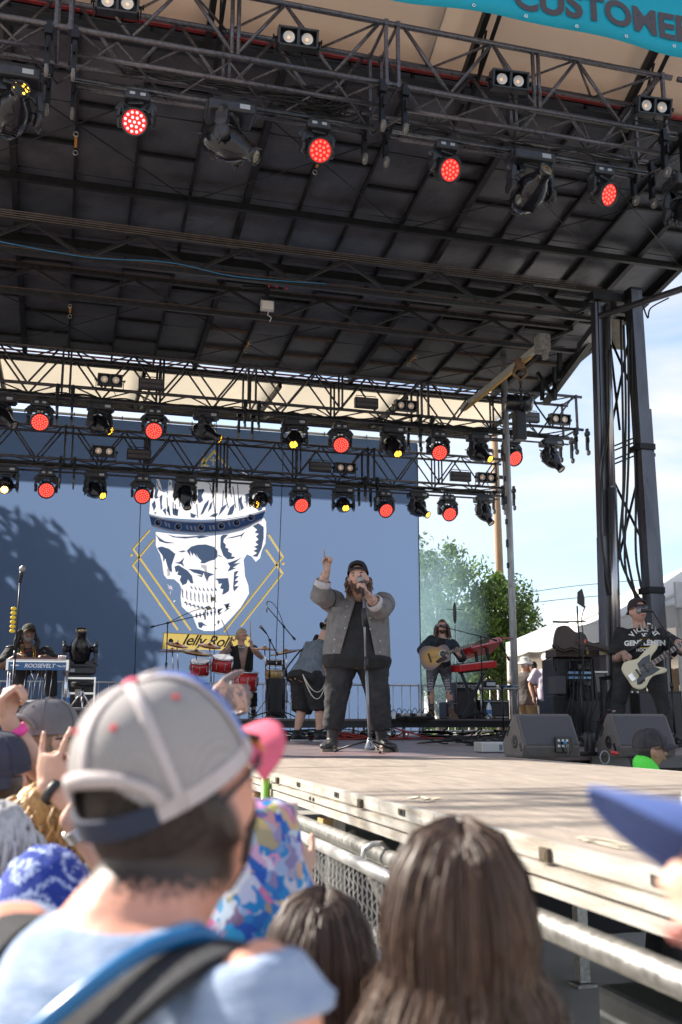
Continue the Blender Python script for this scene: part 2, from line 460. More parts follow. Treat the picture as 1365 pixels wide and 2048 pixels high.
# ------------------------------------------------------------------ roof
roof = thing('stage_roof','black panelled stage roof with ribs and girders over the whole band','roof',(2.2,14.5,0))
RX0,RX1 = -4.2,9.4
def roof_z(y):
 return 9.60 - (y - 10.4) * (0.65 / 4.1) if y < 14.5 else 8.95 - (y - 14.5) * (0.30 / 4.3)
panel_mat = mat('roof_panel',(0.046,0.047,0.053),0.38,0.25,color2=(0.10,0.10,0.112),vscale=1.6,bump=0.5,bscale=14,rvar=0.14)
rib_mat = mat('roof_rib',(0.014,0.014,0.015),0.5,0.4,var=0.4,vscale=9)
wood_rust = mat('rusty_batten',(0.07,0.042,0.032),0.7,color2=(0.12,0.075,0.052),vscale=12)
rows = [10.4,11.75,13.1,14.5,15.9,17.2,18.8]
nribs = 17; sp = (RX1 - RX0) / nribs
for i in range(nribs):
 for a,b in zip(rows[:-1],rows[1:]):
  x0 = RX0 + i * sp; g = 0.012; dz = random.uniform(-0.008,0.008)
  mb = MB(); za,zb = roof_z(a),roof_z(b)
  mb.add([(x0 + g,a + g,za + dz),(x0 + sp - g,a + g,za - dz),(x0 + sp - g,b - g,zb + dz),(x0 + g,b - g,zb - dz),
    (x0 + g,a + g,za + dz + 0.05),(x0 + sp - g,a + g,za - dz + 0.05),(x0 + sp - g,b - g,zb + dz + 0.05),(x0 + g,b - g,zb - dz + 0.05)],
 [(3,2,1,0),(4,5,6,7),(0,1,5,4),(1,2,6,5),(2,3,7,6),(3,0,4,7)])
  mb.build('roof_panel',panel_mat,roof,True)
def beam(mb,a,b,w,h,mi=0):
 a,b = Vector(a),Vector(b); d = b - a; R = frame(d)
 mb.box((a + b) / 2,(w,h,d.length),R,mi)
for i in range(nribs + 1):
 x = RX0 + i * sp; thick = (i % 4 == 0)
 w,h = (0.085,0.12) if thick else (0.035,0.07)
 mb = MB()
 for a,b in ((10.35,14.5),(14.5,18.85)):
  beam(mb,(x,a,roof_z(a) - h / 2 - 0.012),(x,b,roof_z(b) - h / 2 - 0.012),w,h)
 mb.build('rib',rib_mat,roof,True)
for i in range(nribs):
 x = RX0 + (i + 0.5) * sp
 for a in (11.2 + 0.5 * (i % 2),12.45 - 0.4 * (i % 2),15.3 + 0.45 * (i % 2),16.6 + 0.5 * ((i + 1) % 2),17.9 + 0.3 * (i % 2)):
  mb = MB(); mb.box((x,a,roof_z(a) - 0.028),(sp - 0.05,0.05,0.045))
  mb.build('batten',wood_rust if (a > 15.8 and i > 7) else rib_mat,roof,True)
for y,w,h in ((10.38,0.1,0.16),(13.1,0.07,0.10),(14.5,0.12,0.14),(18.84,0.1,0.12),(16.2,0.05,0.07)):
 mb = MB(); mb.box(((RX0 + RX1) / 2,y,roof_z(y) - 0.16),(RX1 - RX0,w,h)); mb.build('cross_beam',rib_mat,roof,True)
mb = MB(); mb.box(((RX0 + RX1) / 2,10.30,roof_z(10.4) + 0.02),(RX1 - RX0,0.05,0.03)); mb.box(((RX0 + RX1) / 2,18.93,roof_z(18.8) + 0.0),(RX1 - RX0,0.04,0.025))
mb.build('red_trim',mat('red_trim',(0.30,0.03,0.03),0.6,var=0.3),roof,True)
for s in (RX0,RX1):
 mb = MB()
 for a,b in ((10.3,14.5),(14.5,18.85)):
  beam(mb,(s + (0.05 if s > 0 else -0.05),a,roof_z(a) - 0.06),(s + (0.05 if s > 0 else -0.05),b,roof_z(b) - 0.06),0.09,0.22)
 mb.build('side_beam',rib_mat,roof,True)
mb = MB(); g_ = 0.09
mb.add([(RX0 - 0.05,10.3,roof_z(10.3) + g_),(RX1 + 0.05,10.3,roof_z(10.3) + g_),(RX1 + 0.05,14.5,roof_z(14.5) + g_),(RX0 - 0.05,14.5,roof_z(14.5) + g_),(RX1 + 0.05,18.95,roof_z(18.95) + g_),(RX0 - 0.05,18.95,roof_z(18.95) + g_)],[(0,1,2,3),(3,2,4,5)])
mb.build('light_seal',rib_mat,roof,True)  # added sheet above the panels, blocks sunlight leaking through their gaps
# thin wind braces (X wires) under the panels
for x0 in (-1.8,1.4,4.6,6.2):
 for (a,b) in ((10.7,13.1),(15.9,18.7)):
  for sg in (0,1):
   p = Vector((x0 + (0 if sg else 3.2),a,roof_z(a) - 0.17)); q = Vector((x0 + (3.2 if sg else 0),b,roof_z(b) - 0.17))
   if max(p.x,q.x) > RX1: continue
   mb = MB(); mb.tube([p,q],0.009,5); mb.build('wind_brace',black_metal,roof,True)
# two lattice girders between the masts
GX0,GX1 = -3.9,8.6
girder_mat = mat('girder_paint',(0.022,0.021,0.023),0.45,0.4,color2=(0.05,0.044,0.042),vscale=14,rvar=0.1)
for Y,zt,zb in ((13.89,8.80,8.28),(15.28,8.72,8.27)):
 for z,wdt in ((zt,0.07),(zb,0.07)):
  mb = MB(); mb.box(((GX0 + GX1) / 2,Y,z),(GX1 - GX0,0.07,wdt)); mb.build('girder_chord',girder_mat,roof,True)
  mb = MB(); mb.box(((GX0 + GX1) / 2,Y - 0.04,z + 0.052),(GX1 - GX0 - 0.4,0.012,0.014)); mb.build('girder_strip',wood_rust,roof,True)
 n = 16; st = (GX1 - GX0) / n
 for i in range(n):
  a = (GX0 + i * st,Y,zb + 0.03 if i % 2 else zt - 0.03); b = (GX0 + (i + 1) * st,Y,zt - 0.03 if i % 2 else zb + 0.03)
  mb = MB(); beam(mb,a,b,0.045,0.045); mb.build('girder_brace',girder_mat,roof,True)
conduit = mat('conduit_brown',(0.15,0.12,0.105),0.5,0.3,var=0.3)
for i in range(4):
 mb = MB(); mb.tube([(GX0 + 0.3,13.80 + 0.018 * i,8.86 - 0.025 * i + 0.02),(2,13.80 + 0.018 * i,8.845 - 0.025 * i),(GX1 - 0.7,13.80 + 0.018 * i,8.87 - 0.025 * i)],0.008,6); mb.build('conduit',conduit,roof,True)
mb = MB(); mb.tube(smooth_path([(-1.4,13.83,8.40),(0,13.83,8.30),(1.2,13.83,8.37),(2.2,13.83,8.27),(3.6,13.84,8.33)],6),0.008,6)
mb.build('blue_hose',mat('hose_blue',(0.04,0.22,0.42),0.5),roof,True)
for (x,y) in ((-0.2,12.2),(-0.2,16.6),(2.99,11.9),(3.0,17.3),(6.2,17.2),(9.0,11.2)):
 s_ = roof_z(y) - 0.19
 mb = MB(); mb.box((x,y,s_),(0.035,0.26,0.02)); mb.build('warning_strap',mat('strap_orange',(0.55,0.24,0.03),0.6,color2=(0.35,0.14,0.02),vscale=60),roof,True)
 for q in (-0.22,0.22):
  mb = MB(); mb.tube([(x + 0.03 * math.cos(t),y + q,s_ - 0.03 + 0.035 * math.sin(t)) for t in [i * math.pi / 5 for i in range(10)]],0.007,6,closed=True); mb.build('shackle',galv,roof,True)
# awnings front and back
awn = mat('awning_vinyl',(0.60,0.50,0.42),0.65,var=0.06,vscale=0.8,bump=0.2,bscale=3,trans=0.3)
awn_b = mat('awning_rear',(0.80,0.75,0.66),0.65,var=0.05,vscale=0.8,bump=0.2,bscale=3,trans=0.6)
def sheet(mb,p,nx,ny,f,t=0.02):
 """double-sided sheet from function f(u,v) with thickness t downwards"""
 vs = []
 for k in (0,1):
  for j in range(ny + 1):
   for i in range(nx + 1):
    v = Vector(f(i / nx,j / ny)); v.z -= t * k; vs.append(v)
 N = (nx + 1) * (ny + 1); fs = []
 for j in range(ny):
  for i in range(nx):
   a = j * (nx + 1) + i
   fs.append((a,a + 1,a + nx + 2,a + nx + 1)); fs.append((a + N + nx + 1,a + N + nx + 2,a + N + 1,a + N))
 for j in range(ny):
  a = j * (nx + 1); b = a + nx + 1
  fs.append((a,b,b + N,a + N)); fs.append((a + nx,a + nx + N,b + nx + N,b + nx))
 for i in range(nx):
  fs.append((i,i + N,i + 1 + N,i + 1)); a = ny * (nx + 1) + i; fs.append((a,a + 1,a + 1 + N,a + N))
 mb.add(vs,fs,0,True)
fa = thing('front_awning','tan vinyl awning tilted up above the front lighting truss','awning',(2.2,9.2,9.7))
nb = 5; bw = (RX1 - RX0) / nb
for i in range(nb):
 mb = MB(); x0 = RX0 + i * bw
 sheet(mb,0,10,8,lambda u,v: (x0 - 0.01 + u * (bw + 0.02),10.36 - v * 3.06,9.66 + 1.5 * v - 0.10 * math.sin(math.pi * u) * math.sin(math.pi * v)))
 mb.build('vinyl_sheet',awn,fa,True)
for i in range(nb + 1):
 x = RX0 + i * bw + (0.45 if i == 3 else 0.0)
 mb = MB(); beam(mb,(x,10.35,9.48),(x,7.3,10.98),0.07,0.12); mb.build('awning_arm',rib_mat,fa,True)
 mb = MB(); beam(mb,(x + 0.1,10.4,9.2),(x + 0.1,7.9,10.60),0.04,0.04)
 beam(mb,(x + 0.1,10.0,9.42),(x + 0.05,9.6,9.80),0.025,0.025); beam(mb,(x + 0.1,9.2,9.86),(x + 0.05,9.0,10.1),0.025,0.025)
 mb.build('awning_strut',rib_mat,fa,True)
ra = thing('rear_awning','cream vinyl awning hanging out behind the roof above the back trusses','awning',(2.2,20,8.6))
for i in range(nb):
 mb = MB(); x0 = RX0 + i * bw
 sheet(mb,0,10,8,lambda u,v: (x0 - 0.01 + u * (bw + 0.02),18.9 + v * 2.6,8.60 - 0.02 * v - 0.08 * math.sin(math.pi * u) * math.sin(math.pi * v)))
 mb.build('vinyl_sheet',awn_b,ra,True)
for i in range(nb + 1):
 x = RX0 + i * bw
 mb = MB(); beam(mb,(x,18.9,8.40),(x,21.5,8.50),0.07,0.1); mb.build('awning_arm',rib_mat,ra,True)
 mb = MB(); beam(mb,(x + 0.1,18.9,8.0),(x + 0.1,21.2,8.38),0.04,0.05); beam(mb,(x + 0.1,19.8,8.12),(x + 0.05,20.3,8.4),0.03,0.03); mb.build('awning_strut',rib_mat,ra,True)
mb = MB(); mb.box(((RX0 + RX1) / 2,21.55,8.52),(RX1 - RX0,0.09,0.12)); mb.build('awning_edge_beam',rib_mat,ra,True)
# ------------------------------------------------------------------ masts
mast_steel = mat('mast_steel',(0.085,0.082,0.092),0.3,0.7,color2=(0.15,0.145,0.155),vscale=5,rvar=0.1,stretch=(1,1,0.2))
mast = thing('roof_mast','tall steel lifting mast with two columns beside the bassist','mast',(8.2,13.4,0))
c1t,c1b = at(1202,655,15.0),at(1222,1470,15.0)
c2t,c2b = at(1266,585,15.0),at(1322,1470,14.6)
c1t.z = 8.25;
mb = MB(); m1 = c1b.lerp(c1t,0.44)
beam(mb,(c1b.x,c1b.y,1.46),m1,0.20,0.20); mb.build('lower_sleeve',mast_steel,mast,True)
mb = MB(); beam(mb,m1,(c1t.x,c1t.y,8.3),0.13,0.16); beam(mb,m1 + Vector((-0.09,0,0)),(c1t.x - 0.10,c1t.y,8.3),0.04,0.14); mb.build('inner_column',mast_steel,mast,True)
mb = MB(); mb.tube([c1b + Vector((0.06,-0.16,0.7)),c1b.lerp(c1t,0.55) + Vector((0.05,-0.15,0))],0.07,14); mb.tube([c1b.lerp(c1t,0.5) + Vector((0.05,-0.15,0)),c1t + Vector((0.06,-0.13,0))],0.05,14)
mb.build('hydraulic_ram',mat('ram_chrome',(0.45,0.44,0.45),0.22,0.9),mast,True)
mb = MB(); beam(mb,(c2b.x,c2b.y,1.46),c2t,0.19,0.22); beam(mb,(c2b.x + 0.10,c2b.y - 0.12,1.46),c2t + Vector((0.08,-0.12,-2.0)),0.05,0.05); mb.build('outer_column',mast_steel,mast,True)
for f in (0.3,0.62):
 mb = MB(); p = c2b.lerp(c2t,f); mb.box(p,(0.27,0.29,0.09)); mb.box(p + Vector((0.17,0,-0.1)),(0.05,0.08,0.05)); mb.build('column_collar',rib_mat,mast,True)
mb = MB(); mb.box((c1b.x + 0.3,c1b.y + 0.1,2.75),(1.15,0.12,0.10)); mb.build('base_beam',rib_mat,mast,True)
mb = MB(); mb.box((c1b.x + 0.33,c1b.y + 0.25,2.25),(0.75,0.3,1.3)); mb.build('base_housing',black_plastic,mast,True)
mb = MB(); mb.box((c1t.x + 0.35,c1t.y,8.42),(1.0,0.16,0.14)); mb.box((c2t.x,c2t.y,8.35),(0.2,0.22,0.4)); mb.build('head_block',rib_mat,mast,True)
mb = MB(); mb.box(at(1228,668,15.3),(0.35,0.06,0.5)); mb.build('cover_plate',mat('tan_plate',(0.36,0.29,0.2),0.6,var=0.2),mast,True)
for a,b in (((1218,670),(1300,860)),((1262,660),(1222,860)),((1222,950),(1308,1130)),((1280,940),(1235,1130)),((1222,700),(1240,860))):
 mb = MB(); mb.tube([at(*a,15.15),at(*b,15.15)],0.02,8); mb.build('cross_brace',rib_mat,mast,True)
for y in (888,897,915,924):
 mb = MB(); mb.tube([at(1224,y + 6,15.05),at(1288,y - 20,15.0)],0.013,6); mb.build('tie_rod',rib_mat,mast,True)
cabs = [[(1248,650),(1252,800),(1250,950),(1246,1050),(1262,1150),(1278,1210)],
  [(1242,640),(1246,820),(1247,980),(1240,1100),(1258,1160),(1282,1200)],
  [(1263,640),(1266,800),(1272,960),(1272,1100),(1280,1160),(1288,1195)],
  [(1218,700),(1218,850),(1204,950),(1202,1060),(1212,1140),(1222,1190)],
  [(1222,690),(1222,900),(1228,1080),(1232,1160)],[(1256,650),(1258,900),(1250,1120),(1270,1190),(1276,1230)]]
for c in cabs:
 t = thing('cable',['black power cable hanging down the mast, %s' % w for w in ('innermost of the bundle','second of the bundle from the ram','beside the outer column','bowed out left of the ram','thin one against the ram','looping lowest in the bundle')][cabs.index(c)],'cable',at(*c[0],14.85),group='cables hanging down the mast')
 mb = MB(); mb.tube(smooth_path([at(*p,14.85) for p in c],5),0.019,7); mb.build('cable_run',cable_mat,t,True)
mast2 = copy_tree(mast); mast2.location.x -= 12.4; mast2['label'] = 'steel lifting mast at the far left end of the stage'
# struts at the right end of the roof
mb = MB(); mb.tube([at(1200,632,14.8),at(1365,578,13.2),at(1480,538,12.2)],0.05,10); mb.build('outrigger_tube',mast_steel,mast,True)
mb = MB(); mb.tube(smooth_path([at(1285,606,14.2),at(1296,636,14.2),at(1302,616,14.1),at(1338,596,13.9)],5),0.012,6); mb.build('hose',cable_mat,mast,True)
for a,b,w in (((1228,620,15.2),(1092,806,19.5),0.11),((1205,640,15.2),(1162,696,17),0.14),((1162,696,17),(1095,805,19.5),0.06)):
 mb = MB(); beam(mb,at(*a),at(*b),w,w); mb.build('rear_strut',rib_mat if w != 0.14 else mast_steel,mast,True)
for a,b in (((1110,735,18.6),(1110,800,18.6)),((1085,760,19),(1085,800,19)),((1105,790,19),(1130,745,18)),((1075,745,19),(1110,800,19)),((1120,700,18),(1118,760,18))):
 mb = MB(); beam(mb,at(*a),at(*b),0.07,0.07); mb.build('strut_post',rib_mat,mast,True)
# ================================================================== LIGHTING TRUSSES
front_lit_paint = mat('front_truss_lit',(0.075,0.068,0.078),0.30,0.6,color2=(0.16,0.145,0.155),vscale=24,bump=0.12,bscale=120,rvar=0.1)  # truss paint lightened for the front; its highlights are put into the colour
def truss(name,label,joints,Y,zt,zb,w,r,full_left,loc):
 """box truss; joints: x of the section joints; full_left: x where the truss starts"""
 t = thing(name,label,'truss',loc); truss_paint = front_lit_paint if name == 'front_truss' else MATS['truss_paint']
 x1 = joints[-1]; x0 = full_left
 for yy_ in (Y,Y + w):
  for z in (zt,zb):
   mb = MB(); mb.tube([(x0,yy_,z),((x0 + x1) / 2,yy_,z),(x1 + 0.06,yy_,z)],r,10); mb.build('chord',truss_paint,t,True)
 L = joints[1] - joints[0]
 js = list(joints)
 while js[0] > x0 + 0.2: js.insert(0,js[0] - L)
 for q,j in enumerate(js):
  for off in (-0.07,0.07):
   x = j + off
   if x > x1 + 0.02 or x < x0: continue
   for yy_ in (Y,Y + w):
    mb = MB(); mb.box((x,yy_,(zt + zb) / 2),(0.035,0.05,zt - zb)); mb.build('upright',truss_paint,t,True)
   mb = MB(); mb.box((x,Y + w / 2,zt),(0.03,w,0.03)); mb.box((x,Y + w / 2,zb),(0.03,w,0.03)); mb.build('cross_tube',truss_paint,t,True)
   for yy_ in (Y,Y + w):
    for z in (zt,zb):
     mb = MB(); mb.bbox((x,yy_,z),(0.05,0.07,0.075),0.008); mb.build('coupler',truss_paint,t,True)
 for a,b in zip(js[:-1],js[1:]):
  m = (a + b) / 2; n = 6; st = (b - a - 0.28) / n
  for off in (-0.035,0.035):
   for yy_ in (Y,Y + w):
    mb = MB(); mb.cyl((m + off,yy_,zb),(m + off,yy_,zt),r * 0.7,n=8); mb.build('upright',truss_paint,t,True)
  for i in range(n):
   xa = a + 0.14 + i * st; xb = xa + st
   for yy_ in (Y,Y + w):
    za,zc = (zt - r,zb + r) if i % 2 == 0 else (zb + r,zt - r)
    mb = MB(); mb.cyl((xa + 0.02,yy_,za),(xb - 0.02,yy_,zc),r * 0.62,n=8); mb.build('brace',truss_paint,t,True)
   for z in (zt,zb):
    ya,yb = (Y,Y + w) if i % 2 == 0 else (Y + w,Y)
    mb = MB(); mb.cyl((xa,ya,z),(xb,yb,z),r * 0.45,n=6); mb.build('brace',truss_paint,t,True)
 return t,js
def wheel_sets(t,js,Y,w,zb,s=1.0):
 for j in js:
  for off in (-0.13,0.13):
   for yy_ in (Y - 0.03,Y + w + 0.03):
    x = j + off
    mb = MB(); beam(mb,(x,yy_,zb + 0.1 * s),(x,yy_ + 0.02,zb - 0.40 * s),0.05 * s,0.075 * s)
    mb.box((x,yy_,zb - 0.02 * s),(0.08 * s,0.12 * s,0.09 * s)); mb.box((x,yy_ - 0.05 * s,zb - 0.18 * s),(0.02 * s,0.05 * s,0.12 * s))
    mb.build('wheel_leg',black_metal,t,True)
    mb = MB(); mb.lathe([(0.03 * s,-0.018 * s),(0.062 * s,-0.018 * s),(0.068 * s,0),(0.062 * s,0.018 * s),(0.03 * s,0.018 * s)],(x,yy_ - 0.02,zb - 0.47 * s),(1,0,0),16,mi=0)
    mb.lathe([(0.03 * s,-0.02 * s),(0.034 * s,0.02 * s)],(x,yy_ - 0.02,zb - 0.47 * s),(1,0,0),12,mi=1)
    mb.build('caster',[mat('wheel_grey',(0.16,0.155,0.15),0.7),galv],t,True)
front_truss,js1 = truss('front_truss','front lighting truss, nearest and largest, across the top of the picture',[-0.35,3.20,6.75],9.39,9.46,8.69,0.62,0.034,-7.6,(2.4,9.4,8.69))  # unseen left end run out past the roof to cast stripes on the thrust
mb = MB(); mb.tube([(6.9,9.39,9.46),(8.9,9.39,9.46)],0.034,10); mb.build('chord',front_lit_paint,front_truss,True)
mb = MB(); mb.tube([(6.9,9.39,8.69),(8.9,9.39,8.69)],0.034,10); mb.build('chord',front_lit_paint,front_truss,True)
wheel_sets(front_truss,js1[-3:],9.39,0.62,8.60)
for z,Y in ((8.44,9.44),(8.44,10.0)):
 for a,b in zip([-7.6,-0.2,3.35],[-0.5,3.05,6.6]):
  mb = MB(); mb.tube([(a,Y,z),(b,Y,z)],0.026,10); mb.build('lower_rail',front_lit_paint,front_truss,True)
pipe_mat = mat('fixture_pipe',(0.05,0.055,0.065),0.22,0.8,color2=(0.12,0.12,0.13),vscale=25,rvar=0.08)
for a,b in ((-7.6,-0.45),(-0.25,3.08),(3.3,6.6),(6.85,8.9)):
 mb = MB(); mb.tube([(a,9.72,8.34),(b,9.72,8.34)],0.032,12); mb.build('fixture_pipe',pipe_mat,front_truss,True)
for i in range(12):
 a,b = -5.7 + i * 1.18,-5.7 + i * 1.18 + 0.59
 for s_ in (0,1):
  mb = MB(); mb.cyl((a + s_ * 0.59,9.44 + 0.56 * (s_),8.44 + 0.22 * (1 - s_)),(b + s_ * 0.59,10.0 - 0.56 * s_,8.44 + 0.22 * s_),0.014,n=6); mb.build('lower_brace',front_lit_paint,front_truss,True)
mid_truss,js2 = truss('middle_truss','middle lighting truss under the back edge of the roof',[-0.21,3.15,6.59,9.97],17.59,8.27,7.57,0.6,0.030,-7.0,(4,17.6,7.57))
wheel_sets(mid_truss,js2[-4:],17.59,0.6,7.50,0.9)
rear_truss,js3 = truss('rear_truss','rear lighting truss hanging lowest in front of the painted backdrop',[-0.11,2.90,5.99,9.08],19.51 - 0.25,7.30,6.66,0.42,0.026,-6.4,(4,19.3,6.66))
wheel_sets(rear_truss,js3[-4:],19.26,0.42,6.62,0.85)
for (t,Y,z,x0,x1,r) in ((mid_truss,17.75,7.40,-7,9.9,0.028),(mid_truss,18.0,7.36,-7,9.9,0.02),(rear_truss,19.36,6.50,-6.4,9.0,0.025),(rear_truss,19.56,6.47,-6.4,9.0,0.02)):
 mb = MB(); mb.tube([(x0,Y,z),(x1,Y,z)],r,8); mb.build('fixture_pipe',truss_paint,t,True)
# loose cable bundles on the trusses
def bundle(label,x0,x1,Y,z,n,sag,loops=None,r=0.010,grp='cable bundles lying on the trusses'):
 t = thing('cable_bundle',label,'cables',((x0 + x1) / 2,Y,z),group=grp)
 for i in range(n):
  pts = []; m = max(4,int((x1 - x0) / 0.35))
  ph = random.uniform(0,6)
  for k in range(m + 1):
   x = x0 + (x1 - x0) * k / m
   pts.append((x,Y + random.uniform(-0.07,0.07),z + random.uniform(-0.03,0.05) - sag * abs(math.sin(ph + k * 0.9)) * random.uniform(0.3,1)))
  mb = MB(); mb.tube(smooth_path(pts,4),r,6); mb.build('cable_run',cable_mat,t,True)
 if loops:
  for i in range(loops[2]):
   rr = random.uniform(0.16,0.30); c = Vector((loops[0] + random.uniform(-0.15,0.15),Y + random.uniform(-0.08,0.08),loops[1] + random.uniform(-0.03,0.03)))
   pts = [c + Vector((1.5 * rr * math.cos(a),0.10 * math.sin(a * 2 + i),0.42 * rr * math.sin(a) + random.uniform(-0.008,0.008))) for a in [k * math.pi / 9 for k in range(18)]]
   mb = MB(); mb.tube(pts,r,6,closed=True); mb.build('cable_loop',cable_mat,t,True)
bundle('coiled black cables slung in the front truss left of the red lamp',0.3,2.3,9.75,8.62,7,0.14)
bundle('large coil of black cables inside the front truss above the second red lamp',2.1,3.1,9.85,8.75,4,0.1,(2.5,8.66,14))
bundle('few thin cables along the front truss right of centre',3.5,6.4,9.7,8.50,3,0.14)
bundle('thick cable bundle along the bottom of the middle truss',-1.6,9.6,17.85,7.48,7,0.06,r=0.014)
bundle('thick cable bundle along the bottom of the rear truss',-1.6,8.8,19.45,6.58,6,0.05,r=0.014)
bundle('cables bunched at the right end of the middle truss',6.2,9.3,17.7,7.45,5,0.08,r=0.013)
# ------------------------------------------------------------------ fixtures
fix_body = mat('fixture_plastic',(0.028,0.028,0.034),0.36,var=0.3,vscale=14,bump=0.06,bscale=160)
fix_gloss = mat('fixture_gloss',(0.011,0.011,0.015),0.15,var=0.2,vscale=9)
lens_glass = mat('lens_glass',(0.03,0.035,0.045),0.05,0.0,spec=1.0,color2=(0.30,0.20,0.08),vscale=30)
lens_yellow = mat('lens_yellow',(0.25,0.14,0.02),0.15,emit=(1.0,0.48,0.04),estr=1.3,color2=(0.02,0.018,0.01),vscale=22)
lens_flare = mat('lens_bright',(1,0.8,0.3),0.3,emit=(1.0,0.50,0.07),estr=6)
# patterned yellow lens: emission broken up like a gobo
def gobo_material(name,col,strength,vs,thr):
 m = mat(name,(0.02,0.018,0.012),0.15,emit=col,estr=strength)
 nt = m.node_tree; b = nt.nodes['Principled BSDF']
 tc = nt.nodes.new('ShaderNodeTexCoord'); n = nt.nodes.new('ShaderNodeTexVoronoi'); n.inputs['Scale'].default_value = vs
 mr = nt.nodes.new('ShaderNodeMapRange'); mr.inputs[1].default_value = thr; mr.inputs[2].default_value = thr - 0.12; mr.inputs[3].default_value = 0.0; mr.inputs[4].default_value = strength
 nt.links.new(tc.outputs['Object'],n.inputs['Vector']); nt.links.new(n.outputs['Distance'],mr.inputs[0]); nt.links.new(mr.outputs[0],b.inputs['Emission Strength'])
 return m
lens_gobo = gobo_material('lens_gobo',(1.0,0.50,0.03),2.6,26,0.42)
lens_full = gobo_material('lens_gobo_full',(1.0,0.45,0.03),2.4,20,0.62)
led_base = mat('led_red_glass',(0.35,0.01,0.01),0.3,emit=(1.0,0.012,0.010),estr=0.38)
led_dot = mat('led_red_dot',(0.8,0.1,0.08),0.3,emit=(1.0,0.10,0.07),estr=0.9)
led_hot = mat('led_red_hot',(0.9,0.1,0.1),0.3,emit=(1.0,0.10,0.10),estr=4)
warn_y = mat('warning_label',(0.6,0.42,0.05),0.6)
light_grey = mat('label_grey',(0.42,0.43,0.45),0.6)
warm_led = mat('warm_led',(0.9,0.7,0.5),0.4,emit=(1,0.55,0.3),estr=0.2)
reflector = mat('reflector',(0.80,0.78,0.76),0.4,0.0)
def spot_proto(name='moving_spotlight'):
 """profile moving head, hanging; origin = the pipe it hangs from; head pivot 0.40 below"""
 t = thing(name,'','spotlight')
 mb = MB(); mb.bbox((0,0,-0.135),(0.46,0.30,0.12),0.025); mb.bbox((0,0,-0.06),(0.36,0.22,0.05),0.01)
 for s in (-1,1): mb.bbox((s * 0.235,0,-0.135),(0.03,0.18,0.09),0.008)
 mb.build('base',fix_body,t)
 mb = MB(); mb.bbox((0.12,-0.152,-0.135),(0.10,0.004,0.05),0.001); mb.build('display',light_grey,t)
 for s in (-1,1):
  mb = MB(); mb.tube([(s * 0.13 + 0.045 * math.cos(a),0,0.0 + 0.045 * math.sin(a)) for a in [k * math.pi / 6 for k in range(-1,8)]],0.014,6)
  mb.cyl((s * 0.13,0,-0.04),(s * 0.13,0,0.0),0.018,n=8); mb.build('clamp',black_metal,t)
 y = MB()  # yoke
 prof = []
 for s in (-1,1):
  pts = [(s * 0.10,0,-0.21),(s * 0.175,0,-0.225),(s * 0.225,0,-0.27),(s * 0.24,0,-0.36),(s * 0.235,0,-0.46)]
  for i in range(len(pts) - 1):
   a,b = Vector(pts[i]),Vector(pts[i + 1]); d = b - a
   y.bbox((a + b) / 2,(0.055,0.15 - 0.012 * i,d.length + 0.05),0.012,frame(d))
  y.lathe([(0.05,-0.03),(0.085,-0.03),(0.085,0.03),(0.05,0.035)],(s * 0.235,0,-0.47),(1,0,0),14)
 y.bbox((0,0,-0.215),(0.24,0.14,0.05),0.015); y.cyl((0,0,-0.2),(0,0,-0.18),0.09)
 y.build('yoke',fix_body,t,label=None)
 h = MB()
 # local: pivot at origin, beam towards -Z
 h.lathe([(0.02,0.27),(0.10,0.265),(0.14,0.22),(0.165,0.12),(0.17,0.0),(0.16,-0.06),(0.13,-0.13),(0.085,-0.20),(0.08,-0.27),(0.088,-0.29),(0.088,-0.325),(0.078,-0.33),(0.074,-0.31),(0.01,-0.31)],n=24,cap=False)
 for i in range(5):
  h.box((0,0.165 - 0.004 * i,0.12 - i * 0.03),(0.14,0.02,0.008))
  h.box((0,-0.165 + 0.004 * i,0.12 - i * 0.03),(0.14,0.02,0.008))
 for s in (-1,1): h.cyl((s * 0.15,0,0),(s * 0.215,0,0),0.05,n=12)
 ho = h.build('head',fix_gloss,t); ho.location = (0,0,-0.47)
 m2 = MB(); m2.lathe([(0.0,-0.318),(0.035,-0.322),(0.072,-0.312)],n=20,cap=False); lo = m2.build('lens',lens_glass,ho)
 m2 = MB(); m2.tube([(0.05,0.02,0.27),(0.06,0.03,0.33),(-0.06,0.03,0.33),(-0.05,0.02,0.27)],0.012,6); m2.build('handle',fix_body,ho)
 m2 = MB(); m2.bbox((0.07,-0.13,0.05),(0.03,0.012,0.09),0.003); m2.build('vent_grille',black_metal,ho)
 for s in (-1,1):
  mb = MB(); mb.tube([(s * 0.25,0,-0.50),(s * 0.262,0,-0.56),(s * 0.25,0.02,-0.60),(s * 0.225,0.02,-0.57),(s * 0.23,0,-0.5)],0.012,6); mb.build('yoke_handle',fix_body,t)
 return t
